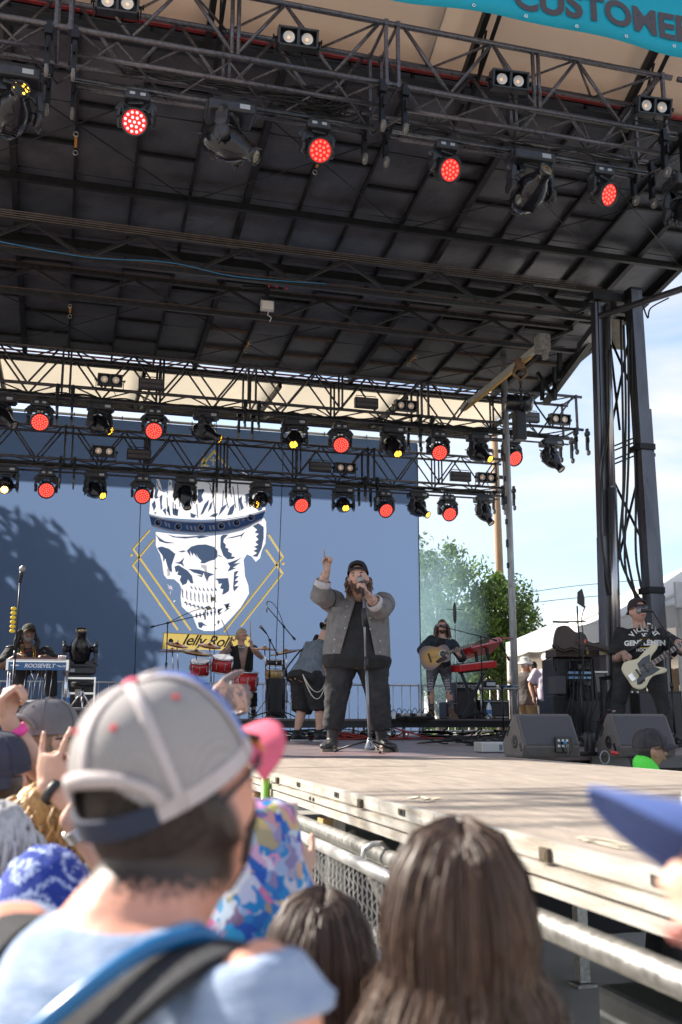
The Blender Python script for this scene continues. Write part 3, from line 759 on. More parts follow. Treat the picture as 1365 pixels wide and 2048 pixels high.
def wash_proto(nled=3):
 t = thing('red_wash_light','','stage light')
 mb = MB(); mb.bbox((0,0,-0.11),(0.25,0.2,0.085),0.018); mb.bbox((0,0,-0.055),(0.2,0.14,0.04),0.008)
 mb.build('base',fix_body,t)
 for q in (-0.05,0.05):
  mb = MB(); mb.bbox((q,-0.102,-0.10),(0.05,0.004,0.03),0.001); mb.build('display',light_grey,t)
 mb = MB(); mb.tube([(0.06 * math.cos(a),0,0.0 + 0.05 * math.sin(a)) for a in [k * math.pi / 6 for k in range(-1,8)]],0.013,6)
 mb.cyl((0,0,-0.04),(0,0,0.0),0.018,n=8); mb.build('clamp',black_metal,t)
 y = MB()
 for s in (-1,1):
  pts = [(s * 0.06,0,-0.165),(s * 0.12,0,-0.175),(s * 0.155,0,-0.22),(s * 0.165,0,-0.29),(s * 0.155,0,-0.36)]
  for i in range(len(pts) - 1):
   a,b = Vector(pts[i]),Vector(pts[i + 1]); d = b - a
   y.bbox((a + b) / 2,(0.035,0.12 - 0.01 * i,d.length + 0.03),0.008,frame(d))
  y.lathe([(0.02,-0.02),(0.06,-0.02),(0.06,0.02),(0.02,0.024)],(s * 0.155,0,-0.34),(1,0,0),12)
 y.bbox((0,0,-0.165),(0.15,0.11,0.035),0.01)
 y.build('yoke',fix_body,t)
 h = MB()
 h.lathe([(0.03,0.13),(0.08,0.125),(0.105,0.09),(0.115,0.0),(0.128,-0.05),(0.132,-0.10),(0.132,-0.118),(0.118,-0.12),(0.112,-0.098),(0.01,-0.098)],n=28,cap=False)
 for i in range(12):
  a = i * math.pi / 6; h.box((0.112 * math.cos(a),0.112 * math.sin(a),0.06),(0.012,0.012,0.1),Matrix.Rotation(a,3,'Z'))
 ho = h.build('head',fix_body,t); ho.location = (0,0,-0.34)
 m2 = MB(); m2.lathe([(0.0,-0.101),(0.113,-0.101)],n=28,cap=False); m2.build('glass_plate',led_base,ho)
 m2 = MB()
 k = 0
 for ring,cnt in ((0,1),(0.034,6),(0.067,12),(0.097,18))[:nled + 1]:
  for i in range(cnt):
   a = 2 * math.pi * i / cnt + ring * 5
   rr = 0.0125 if nled == 3 else 0.015; f = 1.0 if nled == 3 else 1.32
   m2.lathe([(0.0,-0.112),(rr * 0.7,-0.110),(rr,-0.1025)],(ring * f * math.cos(a),ring * f * math.sin(a),0),n=8,cap=False)
 m2.build('led_cells',led_dot,ho,kind='stuff')
 return t
def blinder_proto():
 t = thing('audience_blinder','','stage light')
 mb = MB()
 W,H,D = 0.44,0.21,0.16
 for s in (-1,1):
  mb.bbox((0,s * 0.0 + 0.0,s * (H / 2 - 0.012)),(W,D,0.024),0.006)
  mb.bbox((s * (W / 2 - 0.012),0,0),(0.024,D,H),0.006)
 mb.box((0,D / 2 - 0.01,0),(W - 0.02,0.02,H - 0.02)); mb.bbox((0,-0.02,0),(0.03,D - 0.05,H - 0.03),0.004)
 for q in (-0.10,0.10): mb.box((q,0.05,0),(0.15,0.06,H - 0.04))
 mb.build('housing',fix_body,t)
 for q in (-0.10,0.10):
  m2 = MB(); m2.lathe([(0.062,0.012),(0.066,0.0),(0.060,-0.002),(0.03,-0.03),(0.0,-0.034)],(q,-0.042,0),(0,-1,0),20,cap=False)
  lo = m2.build('lamp',reflector,t)
  m2 = MB(); m2.sphere((q,-0.03,0),(0.02,0.01,0.02),10,6); m2.build('led_chip',warm_led,lo)
 for s in (-1,1):
  mb = MB(); mb.cyl((s * W / 2,0,0),(s * (W / 2 + 0.05),0,0),0.012); mb.cyl((s * (W / 2 + 0.035),0,0),(s * (W / 2 + 0.05),0,0),0.028,n=10); mb.build('knob',black_metal,t)
 mb = MB(); mb.tube([(-W / 2 - 0.02,0,0),(-W / 2 - 0.02,0.02,-0.16),(0,0.03,-0.19),(W / 2 + 0.02,0.02,-0.16),(W / 2 + 0.02,0,0)],0.01,6); mb.build('bracket',black_metal,t)
 mb = MB(); mb.tube([(0.05,0.06,-0.1),(0.08,0.0,-0.2),(0.12,0.05,-0.27),(0.02,0.1,-0.3)],0.008,6); mb.build('cable_tail',cable_mat,t)
 return t
def strobe_proto():
 t = thing('strobe_panel','','stage light')
 mb = MB(); mb.bbox((0,0,0),(0.46,0.12,0.20),0.012)
 for i in range(5): mb.box((0,-0.061,-0.07 + i * 0.035),(0.44,0.006,0.006))
 mb.build('housing',fix_body,t)
 mb = MB(); mb.box((0,-0.0605,0.045),(0.42,0.004,0.06)); mb.box((0,-0.0605,-0.045),(0.42,0.004,0.06)); mb.build('led_plate',mat('strobe_face',(0.12,0.10,0.10),0.3,var=0.4,vscale=60),t)
 mb = MB(); mb.tube([(-0.2,0,0.10),(-0.2,0.02,0.15),(0.2,0.02,0.15),(0.2,0,0.10)],0.008,6); mb.build('handle',black_metal,t)
 return t
def aim(t,pan,tilt,lens=None,s=1.0):
 """pan: degrees about Z (0 = towards the crowd), tilt: degrees up from straight down"""
 t.scale = (s,s,s)
 for ch in t.children:
  nm = ch.name.split('.')[0]
  if nm in ('yoke','yoke_handle','head'):
   if nm == 'head': ch.rotation_euler = (Matrix.Rotation(rad(pan),3,'Z') @ Matrix.Rotation(rad(-tilt),3,'X')).to_euler()
   else: ch.rotation_euler = (0,0,rad(pan))
   if lens is not None and nm == 'head':
    for g in ch.children:
     if g.name.split('.')[0] == 'lens':
      g.data = g.data.copy(); g.data.materials.clear(); g.data.materials.append(lens)
protos = {}
def place(kind,fn,loc,label,group,**kw):
 if kind not in protos: t = fn(); protos[kind] = t
 else: t = copy_tree(protos[kind])
 t.location = loc; t['label'] = label; t['group'] = group
 return t
G1,G2,G3 = 'lights hanging from the front truss','lights hanging from the middle truss','lights hanging from the rear truss'
# front truss
for x,pan,tilt,ls,lab in ((-0.80,16,100,lens_gobo,'big moving spotlight at the left edge of the front truss with amber lens'),
 (1.44,62,60,lens_glass,'big moving spotlight second from the left on the front truss with blue-green lens turned right'),
 (5.02,6,104,lens_glass,'big moving spotlight right of centre on the front truss, lens pointing at the crowd'),
 (7.15,-20,50,lens_glass,'moving spotlight cut off by the right edge below the front truss')):
 t = place('spot',spot_proto,(x,9.72,8.38),lab,G1); aim(t,pan,tilt,ls,1.12)
for i,(x,lab) in enumerate(((0.44,'brightest glowing red wash light, left of centre on the front truss'),(2.42,'red wash light below the coiled cables on the front truss'),
 (3.94,'red wash light left of the big downward spotlight on the front truss'),(5.96,'rightmost red wash light on the front truss'))):
 t = place('washA',lambda: wash_proto(2),(x,9.72,8.33),lab,G1); aim(t,(-12,8,14,22)[i],(56,56,60,60)[i],None,1.10)
 if i == 0: first_wash = t
for x,z,lab in ((0.18,9.0,'two-lamp blinder cut by the top edge at the left of the front truss'),(2.09,8.97,'two-lamp blinder in the middle bay of the front truss'),
 (4.58,8.93,'two-lamp blinder above the red lamps right of centre on the front truss'),(6.45,8.93,'two-lamp blinder at the right end of the front truss')):
 t = place('blinder',blinder_proto,(x,9.30,z),lab,G1); t.rotation_euler = (rad(14),0,rad(-4))
# middle truss
mid = [(-1.26,'s',60,60,0,'half-cut spotlight at the far left of the middle truss'),(-0.62,'w',5,62,0,'leftmost red wash light on the middle truss'),
 (0.42,'s',40,62,1,'spotlight with yellow zigzag lens, left on the middle truss'),(1.38,'w',-4,60,0,'red wash light left of centre on the middle truss'),
 (2.33,'s',60,66,1,'spotlight turned right with yellow-lit lens above the skull crown'),(4.01,'s',-16,58,2,'spotlight with solid amber lens at the middle of the middle truss'),
 (4.91,'w',-6,60,0,'red wash light just right of centre on the middle truss'),(5.97,'s',6,52,2,'spotlight with amber lens over the backdrop edge, middle truss'),
 (6.91,'w',-4,58,0,'red wash light past the backdrop edge on the middle truss'),(7.78,'s',30,60,2,'amber spotlight with sky behind it on the middle truss'),
 (8.49,'w',12,58,0,'rightmost red wash light on the middle truss in front of the grey pole'),(9.38,'s',40,40,0,'rightmost spotlight on the middle truss hanging against open sky')]
for x,k,pan,tilt,ls,lab in mid:
 if k == 's':
  t = place('spot',spot_proto,(x,17.76,7.40),lab,G2); aim(t,pan,tilt,[lens_glass,lens_gobo,lens_full][ls],0.98)
 else:
  t = place('washB',lambda: wash_proto(3),(x,17.76,7.38),lab,G2); aim(t,pan,tilt,None,1.28)
for x,lab in ((0.55,'two-lamp blinder at the left of the middle truss'),(6.15,'two-lamp blinder right of centre on the middle truss'),(9.45,'two-lamp blinder at the right end of the middle truss')):
 t = place('blinder',blinder_proto,(x,17.50,7.72),lab,G2); t.rotation_euler = (rad(8),0,0)
for x,lab in ((1.28,'grey strobe panel on the middle truss above the left red lamp'),(5.35,'grey strobe panel at the centre of the middle truss'),(8.75,'grey strobe panel near the right end of the middle truss')):
 t = place('strobe',strobe_proto,(x,17.48,7.70),lab,G2)
# rear truss
rear = [(-1.22,'s',0,62,3,'glaring yellow-white spotlight at the left edge of the rear truss'),(-0.48,'w',6,62,0,'leftmost red wash light on the rear truss'),
  (0.43,'s',36,62,2,'spotlight with yellow lens at the left of the rear truss'),(1.33,'w',0,60,0,'red wash light left of the skull crown on the rear truss'),
  (2.17,'s',22,24,0,'unlit spotlight pointing steeply down in front of the crown'),(3.69,'s',-30,62,1,'spotlight with yellow zigzag lens right of the crown'),
  (4.51,'w',4,60,0,'red wash light right of the crown on the rear truss'),(5.43,'s',-4,66,2,'spotlight with dim amber lens facing straight out, rear truss'),
  (6.32,'w',4,58,0,'red wash light near the backdrop edge on the rear truss'),(7.07,'s',36,60,2,'amber spotlight overlapping the backdrop edge on the rear truss'),
  (7.74,'w',2,58,0,'rightmost red wash light on the rear truss against the sky'),(8.58,'s',38,36,0,'rightmost spotlight on the rear truss with pale yoke side')]
for x,k,pan,tilt,ls,lab in rear:
 if k == 's':
  t = place('spot',spot_proto,(x,19.40,6.52),lab,G3); aim(t,pan,tilt,[lens_glass,lens_gobo,lens_full,lens_flare][ls],0.90)
 else:
  t = place('washB',lambda: wash_proto(3),(x,19.40,6.50),lab,G3); aim(t,pan,tilt,None,1.22)
for x,lab in ((0.55,'two-lamp blinder at the left of the rear truss'),(5.40,'two-lamp blinder at the centre of the rear truss'),(8.55,'two-lamp blinder at the right end of the rear truss')):
 t = place('blinder',blinder_proto,(x,19.18,6.84),lab,G3); t.rotation_euler = (rad(8),0,0)
for x,lab in ((1.22,'grey strobe panel left of the crown on the rear truss'),(4.87,'grey strobe panel right of centre on the rear truss'),(7.95,'grey strobe panel near the right end of the rear truss')):
 t = place('strobe',strobe_proto,(x,19.16,6.82),lab,G3)
# the brightest red lamp really glows
for g in first_wash.children:
 if g.name.startswith('head'):
  for q in g.children:
   if q.name.startswith('led_cells'):
    q.data = q.data.copy(); q.data.materials.clear(); q.data.materials.append(led_hot)
# work light hanging from the girder, with its bracket
t = thing('work_light','small white floodlight hanging from the roof girder','floodlight',at(535,612,14.6))
p = t.location.copy()
mb = MB(); mb.bbox(p,(0.21,0.07,0.17),0.012); mb.build('housing',mat('pale_grey',(0.45,0.44,0.42),0.5),t,True)
mb = MB(); mb.box(p + Vector((0,-0.037,0)),(0.17,0.006,0.13)); mb.build('glass',mat('flood_glass',(0.75,0.68,0.62),0.2),t,True)
mb = MB(); mb.tube([p + Vector((-0.12,0,0)),p + Vector((-0.12,0.02,0.15)),p + Vector((0.12,0.02,0.15)),p + Vector((0.12,0,0))],0.008,6); mb.box(p + Vector((0,0.02,0.38)),(0.05,0.05,0.46)); mb.build('bracket',black_metal,t,True)
mb = MB(); mb.tube([p + Vector((-0.4,0.02,0.28)),p + Vector((0.25,0.02,0.32))],0.03,8); mb.build('mount_bar',black_metal,t,True)
for dx in (0.02,0.14,0.30):
 mb = MB(); mb.sphere(p + Vector((dx,-0.02,0.33)),0.022,8,6); mb.build('red_knob',mat('knob_red',(0.5,0.03,0.03),0.4),t,True)
mb = MB(); mb.tube(smooth_path([p + Vector((0.05,-0.03,-0.05)),p + Vector((0.0,-0.04,-0.16)),p + Vector((0.06,-0.03,-0.2)),p + Vector((0.04,0,-0.26))],4),0.007,5); mb.build('lead',mat('white_flex',(0.6,0.6,0.58),0.5),t,True)
# jib beam with chain hoist at the back right
t = thing('hoist_beam','yellow and grey jib beam slanting under the back right of the roof','beam',at(1085,685,15.6))
a,b = at(1085,688,15.6),at(925,818,19.4)
mb = MB(); beam(mb,a,b,0.08,0.11); mb.build('beam',mat('jib_grey',(0.40,0.38,0.34),0.5,var=0.15),t,True)
mb = MB(); o_ = Vector((0.012,0.0,-0.045)); beam(mb,a.lerp(b,0.12) + o_,a.lerp(b,0.97) + o_,0.055,0.05); mb.build('yellow_stripe',mat('jib_yellow',(0.62,0.36,0.04),0.5,color2=(0.5,0.28,0.05),vscale=14),t,True)
mb = MB(); mb.bbox(a,(0.2,0.24,0.3),0.02); mb.box(a + Vector((0.02,-0.05,-0.2)),(0.06,0.12,0.16)); mb.build('end_bracket',mat('dirty_grey',(0.3,0.28,0.26),0.6,color2=(0.15,0.13,0.12),vscale=20),t,True)
c = at(1040,728,16.4)
t2 = thing('chain_hoist','rusty chain with hook hanging from the yellow jib','chain',c)
mb = MB()
mb.bbox(c + Vector((0,0,0)),(0.16,0.12,0.2),0.03); mb.tube([c + Vector((-0.08,0,-0.06)),c + Vector((-0.13,0,-0.2)),c + Vector((0,0,-0.3)),c + Vector((0.11,0,-0.18)),c + Vector((0.08,0,-0.04))],0.03,8)
mb.build('hook_block',mat('rusty_hook',(0.30,0.17,0.08),0.6,0.3,color2=(0.12,0.08,0.05),vscale=22),t2,True)
for i in range(9):
 p = c + Vector((0,0,-0.28 - i * 0.06))
 mb = MB(); mb.tube([p + Vector((0.022 * math.cos(q) if i % 2 else 0,0 if i % 2 else 0.022 * math.cos(q),0.042 * math.sin(q))) for q in [k * math.pi / 5 for k in range(10)]],0.009,6,closed=True); mb.build('chain_link',black_metal,t2,True)
t3 = thing('motor_drum','black drum motor with round end below the rusty chain','hoist motor',c + Vector((0,0,-1.1)))
d0 = at(1012,805,17.0); d1 = at(1060,810,17.0)
mb = MB(); mb.lathe([(0.1,0),(0.16,0.02),(0.16,(d1 - d0).length - 0.03),(0.12,(d1 - d0).length)],d0,d1 - d0,20); mb.build('drum',gloss_black,t3,True)
mb = MB(); mb.lathe([(0.12,0),(0.13,0.03),(0.09,0.05)],d1,d1 - d0,16); mb.build('end_cap',galv,t3,True)
mb = MB(); m0 = at(1040,812,17.0); mb.bbox(m0 + Vector((0,0.05,-0.35)),(0.20,0.2,0.55),0.02); mb.build('chain_bag',black_plastic,t3,True)
# ================================================================== BACKDROP
YB = 19.8
cloth_navy = mat('backdrop_navy',(0.080,0.122,0.215),0.9,var=0.12,vscale=1.2,bump=0.25,bscale=14,trans=0.90)
cloth_white = mat('backdrop_white',(0.66,0.67,0.72),0.9,var=0.04,vscale=3,trans=0.62)
cloth_yellow = mat('backdrop_yellow',(0.62,0.47,0.14),0.9,var=0.05,vscale=3,trans=0.4)
bd = thing('backdrop','huge navy cloth backdrop printed with a white crowned skull in yellow diamonds','backdrop',(2.4,YB,DECK))
xs = [-3.9,-1.27,1.02,3.42,5.6,7.22]
mb = MB(); mb.tube([(-4.2,YB + 0.03,7.74),(7.4,YB + 0.03,7.72)],0.03,8); mb.build('hanging_pipe',galv,bd,True)
mb = MB(); mb.tube([(-4.2,YB + 0.15,7.95),(9.3,YB + 0.15,7.93)],0.03,8); mb.build('upper_pipe',black_metal,bd,True)
for i in range(24):
 x = -3.8 + i * 0.47; mb = MB(); mb.tube([(x,YB + 0.02,7.64),(x,YB - 0.01,7.77),(x,YB + 0.06,7.78)],0.008,5); mb.build('tie',black_metal,bd,True)
mb = MB(); mb.box((7.22,YB + 0.01,4.55),(0.02,0.03,6.2)); mb.build('edge_hem',mat('hem_dark',(0.02,0.02,0.03),0.8),bd,True)
for x,top in ((1.27,(280,1010)),(3.45,(431,800)),(5.0,(566,900))):
 a,b = (onY(282,1000,19.7),onY(268,1400,19.7)) if x < 2 else ((onY(434,800,18.9),onY(428,1400,19.6)) if x < 4 else (onY(567,905,19.5),onY(549,1400,19.5)))
 t = thing('hanging_wire',{1.27: 'thin black wire hanging before the left of the skull',3.45: 'thin black wire hanging down the middle of the skull',5.0: 'thin black wire hanging right of the skull'}[x],'wire',a)
 mb = MB(); mb.cyl(a,b,0.008,n=5); mb.build('wire',cable_mat,t,True)
def Z(x,y): return (230 + x / 3.689,900 + y / 3.689)
def bpt(p,off): v = onY(p[0],p[1],YB); v.y = YB - off; return v
def poly(name,pts,off,m,zoom=True,part=None):
 P = [bpt(Z(*p) if zoom else p,off) for p in pts]
 mb = MB(); n = len(P)
 if off < 0.0135: CUTS.append([(p.x,p.z) for p in P])
 out = [(p.x,p.z) for p in P]
 mb.add([(x,YB - off,z) for x,z in out],[tuple(range(n))])
 return mb.build(name,m,part if part is not None else emblem,True)
def line(name,pts,w,off,m):
 obs = []
 P = [Vector(p) for p in pts]
 L,R_ = [],[]
 for i,p in enumerate(P):
  d0 = (p - P[i - 1]).normalized() if i else (P[1] - P[0]).normalized()
  d1 = (P[i + 1] - p).normalized() if i < len(P) - 1 else d0
  t = (d0 + d1).normalized(); n = Vector((-t.y,t.x)); k = w / 2 / max(0.35,n.dot(Vector((-d0.y,d0.x))))
  L.append(p + n * k); R_.append(p - n * k)
 return poly(name,[tuple(q) for q in L + R_[::-1]],off,m)
def circ(cx,cy,r,n=18,sx=1.0): return [(cx + r * sx * math.cos(2 * math.pi * i / n),cy + r * math.sin(2 * math.pi * i / n)) for i in range(n)]
emblem = bd
CUTS = []
O1,O2,O3 = 0.010,0.016,0.022
# diamonds
for pts in ([(257,590),(135,730),(560,1330)],[(288,660),(132,850),(465,1328)],[(1132,622),(1240,790),(805,1342)],[(1113,732),(1237,910),(930,1300)],[(620,142),(735,8),(770,60),(850,142)]):
 line('yellow_line',pts,15,O1,cloth_yellow)
poly('yellow_dot',circ(121,777,11),O1,cloth_yellow); poly('yellow_dot',circ(1242,838,11),O1,cloth_yellow)
poly('moon',[(668,15),(645,35),(638,70),(645,100),(668,120),(700,118),(680,108),(664,85),(662,55)],O1,cloth_yellow)
line('small_cross',[(728,52),(728,112)],8,O1,cloth_yellow); line('small_cross',[(706,74),(748,74)],8,O1 + 0.001,cloth_yellow)
for a in range(4):
 c_,s_ = math.cos(a * math.pi / 4),math.sin(a * math.pi / 4); r = 56 if a % 2 == 0 else 40
 poly('star_ray',[(407 - c_ * r,1013 - s_ * r),(407 + s_ * 4,1013 - c_ * 4),(407 + c_ * r,1013 + s_ * r),(407 - s_ * 4,1013 + c_ * 4)],O1 + 0.0005 * a,cloth_white)
poly('star_ray',[(407,1010),(412,1050),(405,1092),(401,1050)],O1 + 0.003,cloth_white)
poly('small_star',[(437,1096),(441,1109),(453,1113),(441,1117),(437,1130),(433,1117),(421,1113),(433,1109)],O1,cloth_white)
# skull
poly('skull',[(298,600),(300,640),(298,700),(315,740),(332,770),(345,820),(352,880),(360,920),(385,950),(440,955),(475,985),(490,1020),(482,1080),(490,1150),(530,1190),(570,1215),(590,1270),(610,1315),
 (660,1335),(740,1335),(790,1310),(850,1250),(930,1160),(990,1060),(985,1000),(960,930),(955,860),(950,810),(975,770),(1010,785),(1040,825),(1070,800),(1085,740),
 (1110,690),(1118,600),(1115,530),(1100,500),(1060,510),(1000,560),(940,590),(830,615),(700,630),(560,625),(420,615),(340,605)],O1,cloth_white)
N = cloth_navy
dark = [
 [(313,722),(345,712),(400,730),(448,768),(436,800),(420,850),(422,905),(398,888),(385,850),(372,800),(360,830),(352,780),(330,750)],
 [(530,745),(560,715),(610,700),(670,697),(730,715),(757,745),(758,790),(735,810),(700,820),(660,838),(630,835),(640,820),(615,795),(600,765),(610,800),(580,760),(575,785),(555,745),(560,790)],
 [(440,860),(470,850),(535,890),(570,930),(580,985),(560,985),(540,955),(530,985),(500,1000),(478,960),(490,930),(460,920),(470,895),(450,905)],
 [(540,878),(620,883),(690,905),(735,918),(700,932),(680,965),(665,940),(655,905),(640,940),(600,925),(650,925),(580,905)],
 [(780,640),(800,625),(838,624),(806,655),(800,680),(820,700),(815,720),(840,730),(835,750),(865,765),(860,785),(890,790),(870,805),(830,808),(800,780),(778,720)],
 [(1015,562),(1060,540),(1098,570),(1098,650),(1082,730),(1050,790),(1012,785),(1050,760),(1020,745),(1050,730),(1025,715),(1058,700),(1035,680),(1060,660),(1040,640),(1062,620),(1030,610),(1050,590)],
 [(738,950),(835,945),(845,1000),(842,1040),(815,1060),(790,1070),(800,1030),(775,1020),(790,985),(765,990),(760,965)],
 [(880,900),(915,890),(890,930),(915,930),(885,965),(915,965),(880,1005),(915,1005),(880,1045),(872,1020)],
 [(300,622),(330,650),(370,675),(450,688),(380,690),(330,675)],[(385,622),(450,640),(540,640),(640,632),(700,640),(620,655),(600,645),(520,655),(430,645)],
 [(440,832),(480,825),(515,790),(500,830),(515,865),(490,845)],[(465,752),(500,742),(530,745),(500,757)],
 [(760,770),(800,795),(765,785)],[(735,862),(755,875),(742,882)],[(805,655),(870,640),(930,625),(965,600),(935,640),(925,670),(930,635),(870,650)],
 [(612,1272),(640,1270),(668,1290),(685,1300),(650,1295),(640,1315),(620,1310)],[(760,1255),(775,1262),(765,1290),(755,1275)],[(735,1285),(750,1290),(738,1296)],
 [(800,1140),(850,1130),(815,1155),(862,1150),(820,1170),(850,1168),(800,1200),(830,1165)],[(760,1175),(800,1165),(770,1200),(795,1195),(765,1222)],
 [(830,835),(900,810),(940,790),(880,840),(930,830),(870,870),(900,870),(830,900),(850,860)],
]
for d in dark: poly('skull_shadow',d,O2,N)
# upper and lower teeth: dark gaps between them
for i in range(9):
 x = 495 + i * 30; y = 1065 + 4 * i - 0.9 * (i - 4) ** 2
 poly('tooth_gap',[(x,y - 32),(x + 10,y - 10),(x + 9,y + 26),(x + 16,y + 46),(x + 3,y + 34),(x + 1,y)],O2,N)
 if i > 1: poly('tooth_gap',[(x + 2,y - 75),(x + 18,y - 50),(x + 22,y - 40),(x + 6,y - 48)],O2,N)
for i in range(8):
 x = 520 + i * 30; y = 1145 + 5 * i - 1.5 * (i - 4) ** 2 * 0.6
 poly('tooth_gap',[(x - 14,y - 4),(x + 5,y - 14),(x + 16,y + 2),(x + 12,y + 22),(x + 4,y + 2)],O2,N)
for i in range(7):
 x = 600 + i * 27; y = 1215 + 6 - i * 5
 poly('tooth_gap',[(x,y - 20),(x + 12,y),(x + 5,y + 26),(x - 6,y + 2)],O2,N)
for c in ((722,1100),(690,1166)):
 poly('gold_tooth',circ(*c,17,10),O2 + 0.002,N); poly('gold_tooth',[(c[0] - 8,c[1] - 13),(c[0] + 9,c[1] - 10),(c[0] + 11,c[1] + 12),(c[0] - 6,c[1] + 13)],O3,cloth_yellow)
for p in ([(378,880),(402,872),(410,905),(402,935),(386,930),(388,900)],[(632,845),(676,850),(684,910),(692,965),(676,978),(668,930),(660,880),(640,870)]):
 poly('drip',p,O2 + 0.001,cloth_white)
# crown: jagged spires standing on a jewelled band
rnd = random.Random(3)
crown_top = [(250,470),(262,290),(292,252),(298,300),(310,290),(306,212),(322,206),(342,262),(350,300),(380,305),(388,330),(396,250),(403,206),(418,210),(424,290),(450,250),(520,240),(600,232),(640,215),(700,225),
 (738,250),(760,200),(800,215),(812,240),(850,200),(900,180),(930,200),(940,170),(948,128),(958,175),(985,170),(1000,210),(1040,205),(1062,215),(1070,195),(1082,240),(1098,300),(1112,445),(960,485),(820,508),(640,515),(450,505),(350,495)]
poly('crown_spires',crown_top,O1,cloth_white)
for q in ([(430,385),(430,470)],[(445,400),(452,470)],[(385,350),(390,430),(402,484)],[(700,270),(720,330),(735,430),(742,500)],[(800,300),(795,415)],[(812,330),(838,430)],[(870,270),(885,380),(892,430)],
 [(905,250),(915,400),(922,450)],[(308,225),(318,262),(340,300),(372,312)],[(604,400),(612,500)],[(850,270),(860,350)],[(470,320),(480,420)],[(1030,300),(1050,400),(1048,440)],[(540,290),(548,380)],[(650,232),(690,240),(712,268)],[(1070,300),(1078,400)]):
 line('crown_crack',q,7,O2,N)
for q in ([(298,300),(322,290),(312,340),(326,352),(300,362),(290,350)],[(272,400),(296,372),(304,420),(288,452)],[(330,345),(352,330),(346,400),(352,430),(338,446)],[(405,222),(416,252),(398,272)],[(612,292),(655,288),(662,300),(640,340),(652,372),(626,395),(610,372)],
 [(662,400),(694,366),(690,400),(652,470),(630,482),(650,430)],[(702,400),(722,378),(712,430),(684,462)],[(556,462),(590,478),(604,478),(585,503),(560,498)],[(696,492),(730,470),(764,468),(742,497)],[(786,422),(832,398),(806,440),(762,492),(776,450)],
 [(850,424),(884,398),(880,440),(866,476),(828,484)],[(912,362),(938,338),(936,380),(952,430),(930,447)],[(960,330),(992,318),(984,360),(975,432)],[(1000,302),(1012,330),(1018,420),(1004,400)],[(456,330),(500,318),(514,350),(532,402),(504,440),(490,400)],
 [(546,312),(584,340),(574,372),(572,420),(556,380)],[(380,446),(400,408),(404,440),(412,492)],[(352,446),(376,428),(380,488)],[(424,430),(470,440),(464,490),(430,480)],[(262,330),(280,300),(276,350)],[(1060,330),(1080,320),(1072,420)],[(1046,420),(1070,400),(1090,440),(1060,452)],[(288,458),(310,462),(298,476)]):
 poly('crown_shadow',q,O2 + 0.001,N)
for c in ((620,355),(622,382),(963,385),(965,360)): poly('crown_dot',circ(*c,9,10),O3,cloth_white)
def curve_pts(pts,n=8):
 return [tuple(p)[:2] for p in smooth_path([Vector((x,y,0)) for x,y in pts],n)]
band_u = curve_pts([(255,484),(380,515),(520,530),(680,532),(820,520),(960,495),(1112,448)]); band_l = curve_pts([(272,560),(400,595),(560,612),(700,612),(830,600),(960,570),(1085,515)])
poly('crown_band',band_u + band_l[::-1],O3 - 0.002,N)
line('crown_rim',band_u,15,O3,cloth_white); line('crown_rim',band_l,17,O3,cloth_white)
for i,c in enumerate([(318,538),(467,568),(637,575),(785,562),(897,538),(1003,500)]):
 poly('jewel',circ(*c,28),O3 + 0.001,cloth_white); poly('jewel',circ(c[0],c[1],20),O3 + 0.004,N); poly('jewel',circ(c[0] + 6,c[1] - 6,6,10),O3 + 0.007,cloth_white)
for x,y in ((372,548),(395,556),(530,572),(560,577),(590,580),(700,575),(725,572),(840,548)):
 poly('band_mark',[(x - 8,y - 18),(x + 8,y - 14),(x + 14,y + 18),(x,y + 14)],O3 + 0.001,cloth_white)
line('small_cross',[(945,500),(949,535)],6,O3 + 0.001,cloth_white); line('small_cross',[(930,519),(962,513)],6,O3 + 0.002,cloth_white)
# name ribbon
poly('yellow_ribbon',[(358,1347),(998,1374),(990,1482),(350,1467)],O1 + 0.002,cloth_yellow)
ink = mat('print_ink',(0.02,0.03,0.06),0.8)
poly('spade',[(413,1388),(432,1404),(430,1420),(416,1422),(420,1432),(404,1432),(410,1422),(397,1418),(396,1402)],O2,ink)
Mz = bpt(Z(668,1412),O2 + 0.004)
MT = Matrix.Translation(Mz) @ Matrix.Rotation(rad(90),4,'X') @ Matrix.Rotation(rad(-2),4,'Z')
text_obj('lettering','Jelly Roll',0.30,ink,MT,bd,True,shear=0.45,bold=0.004,space=0.92)
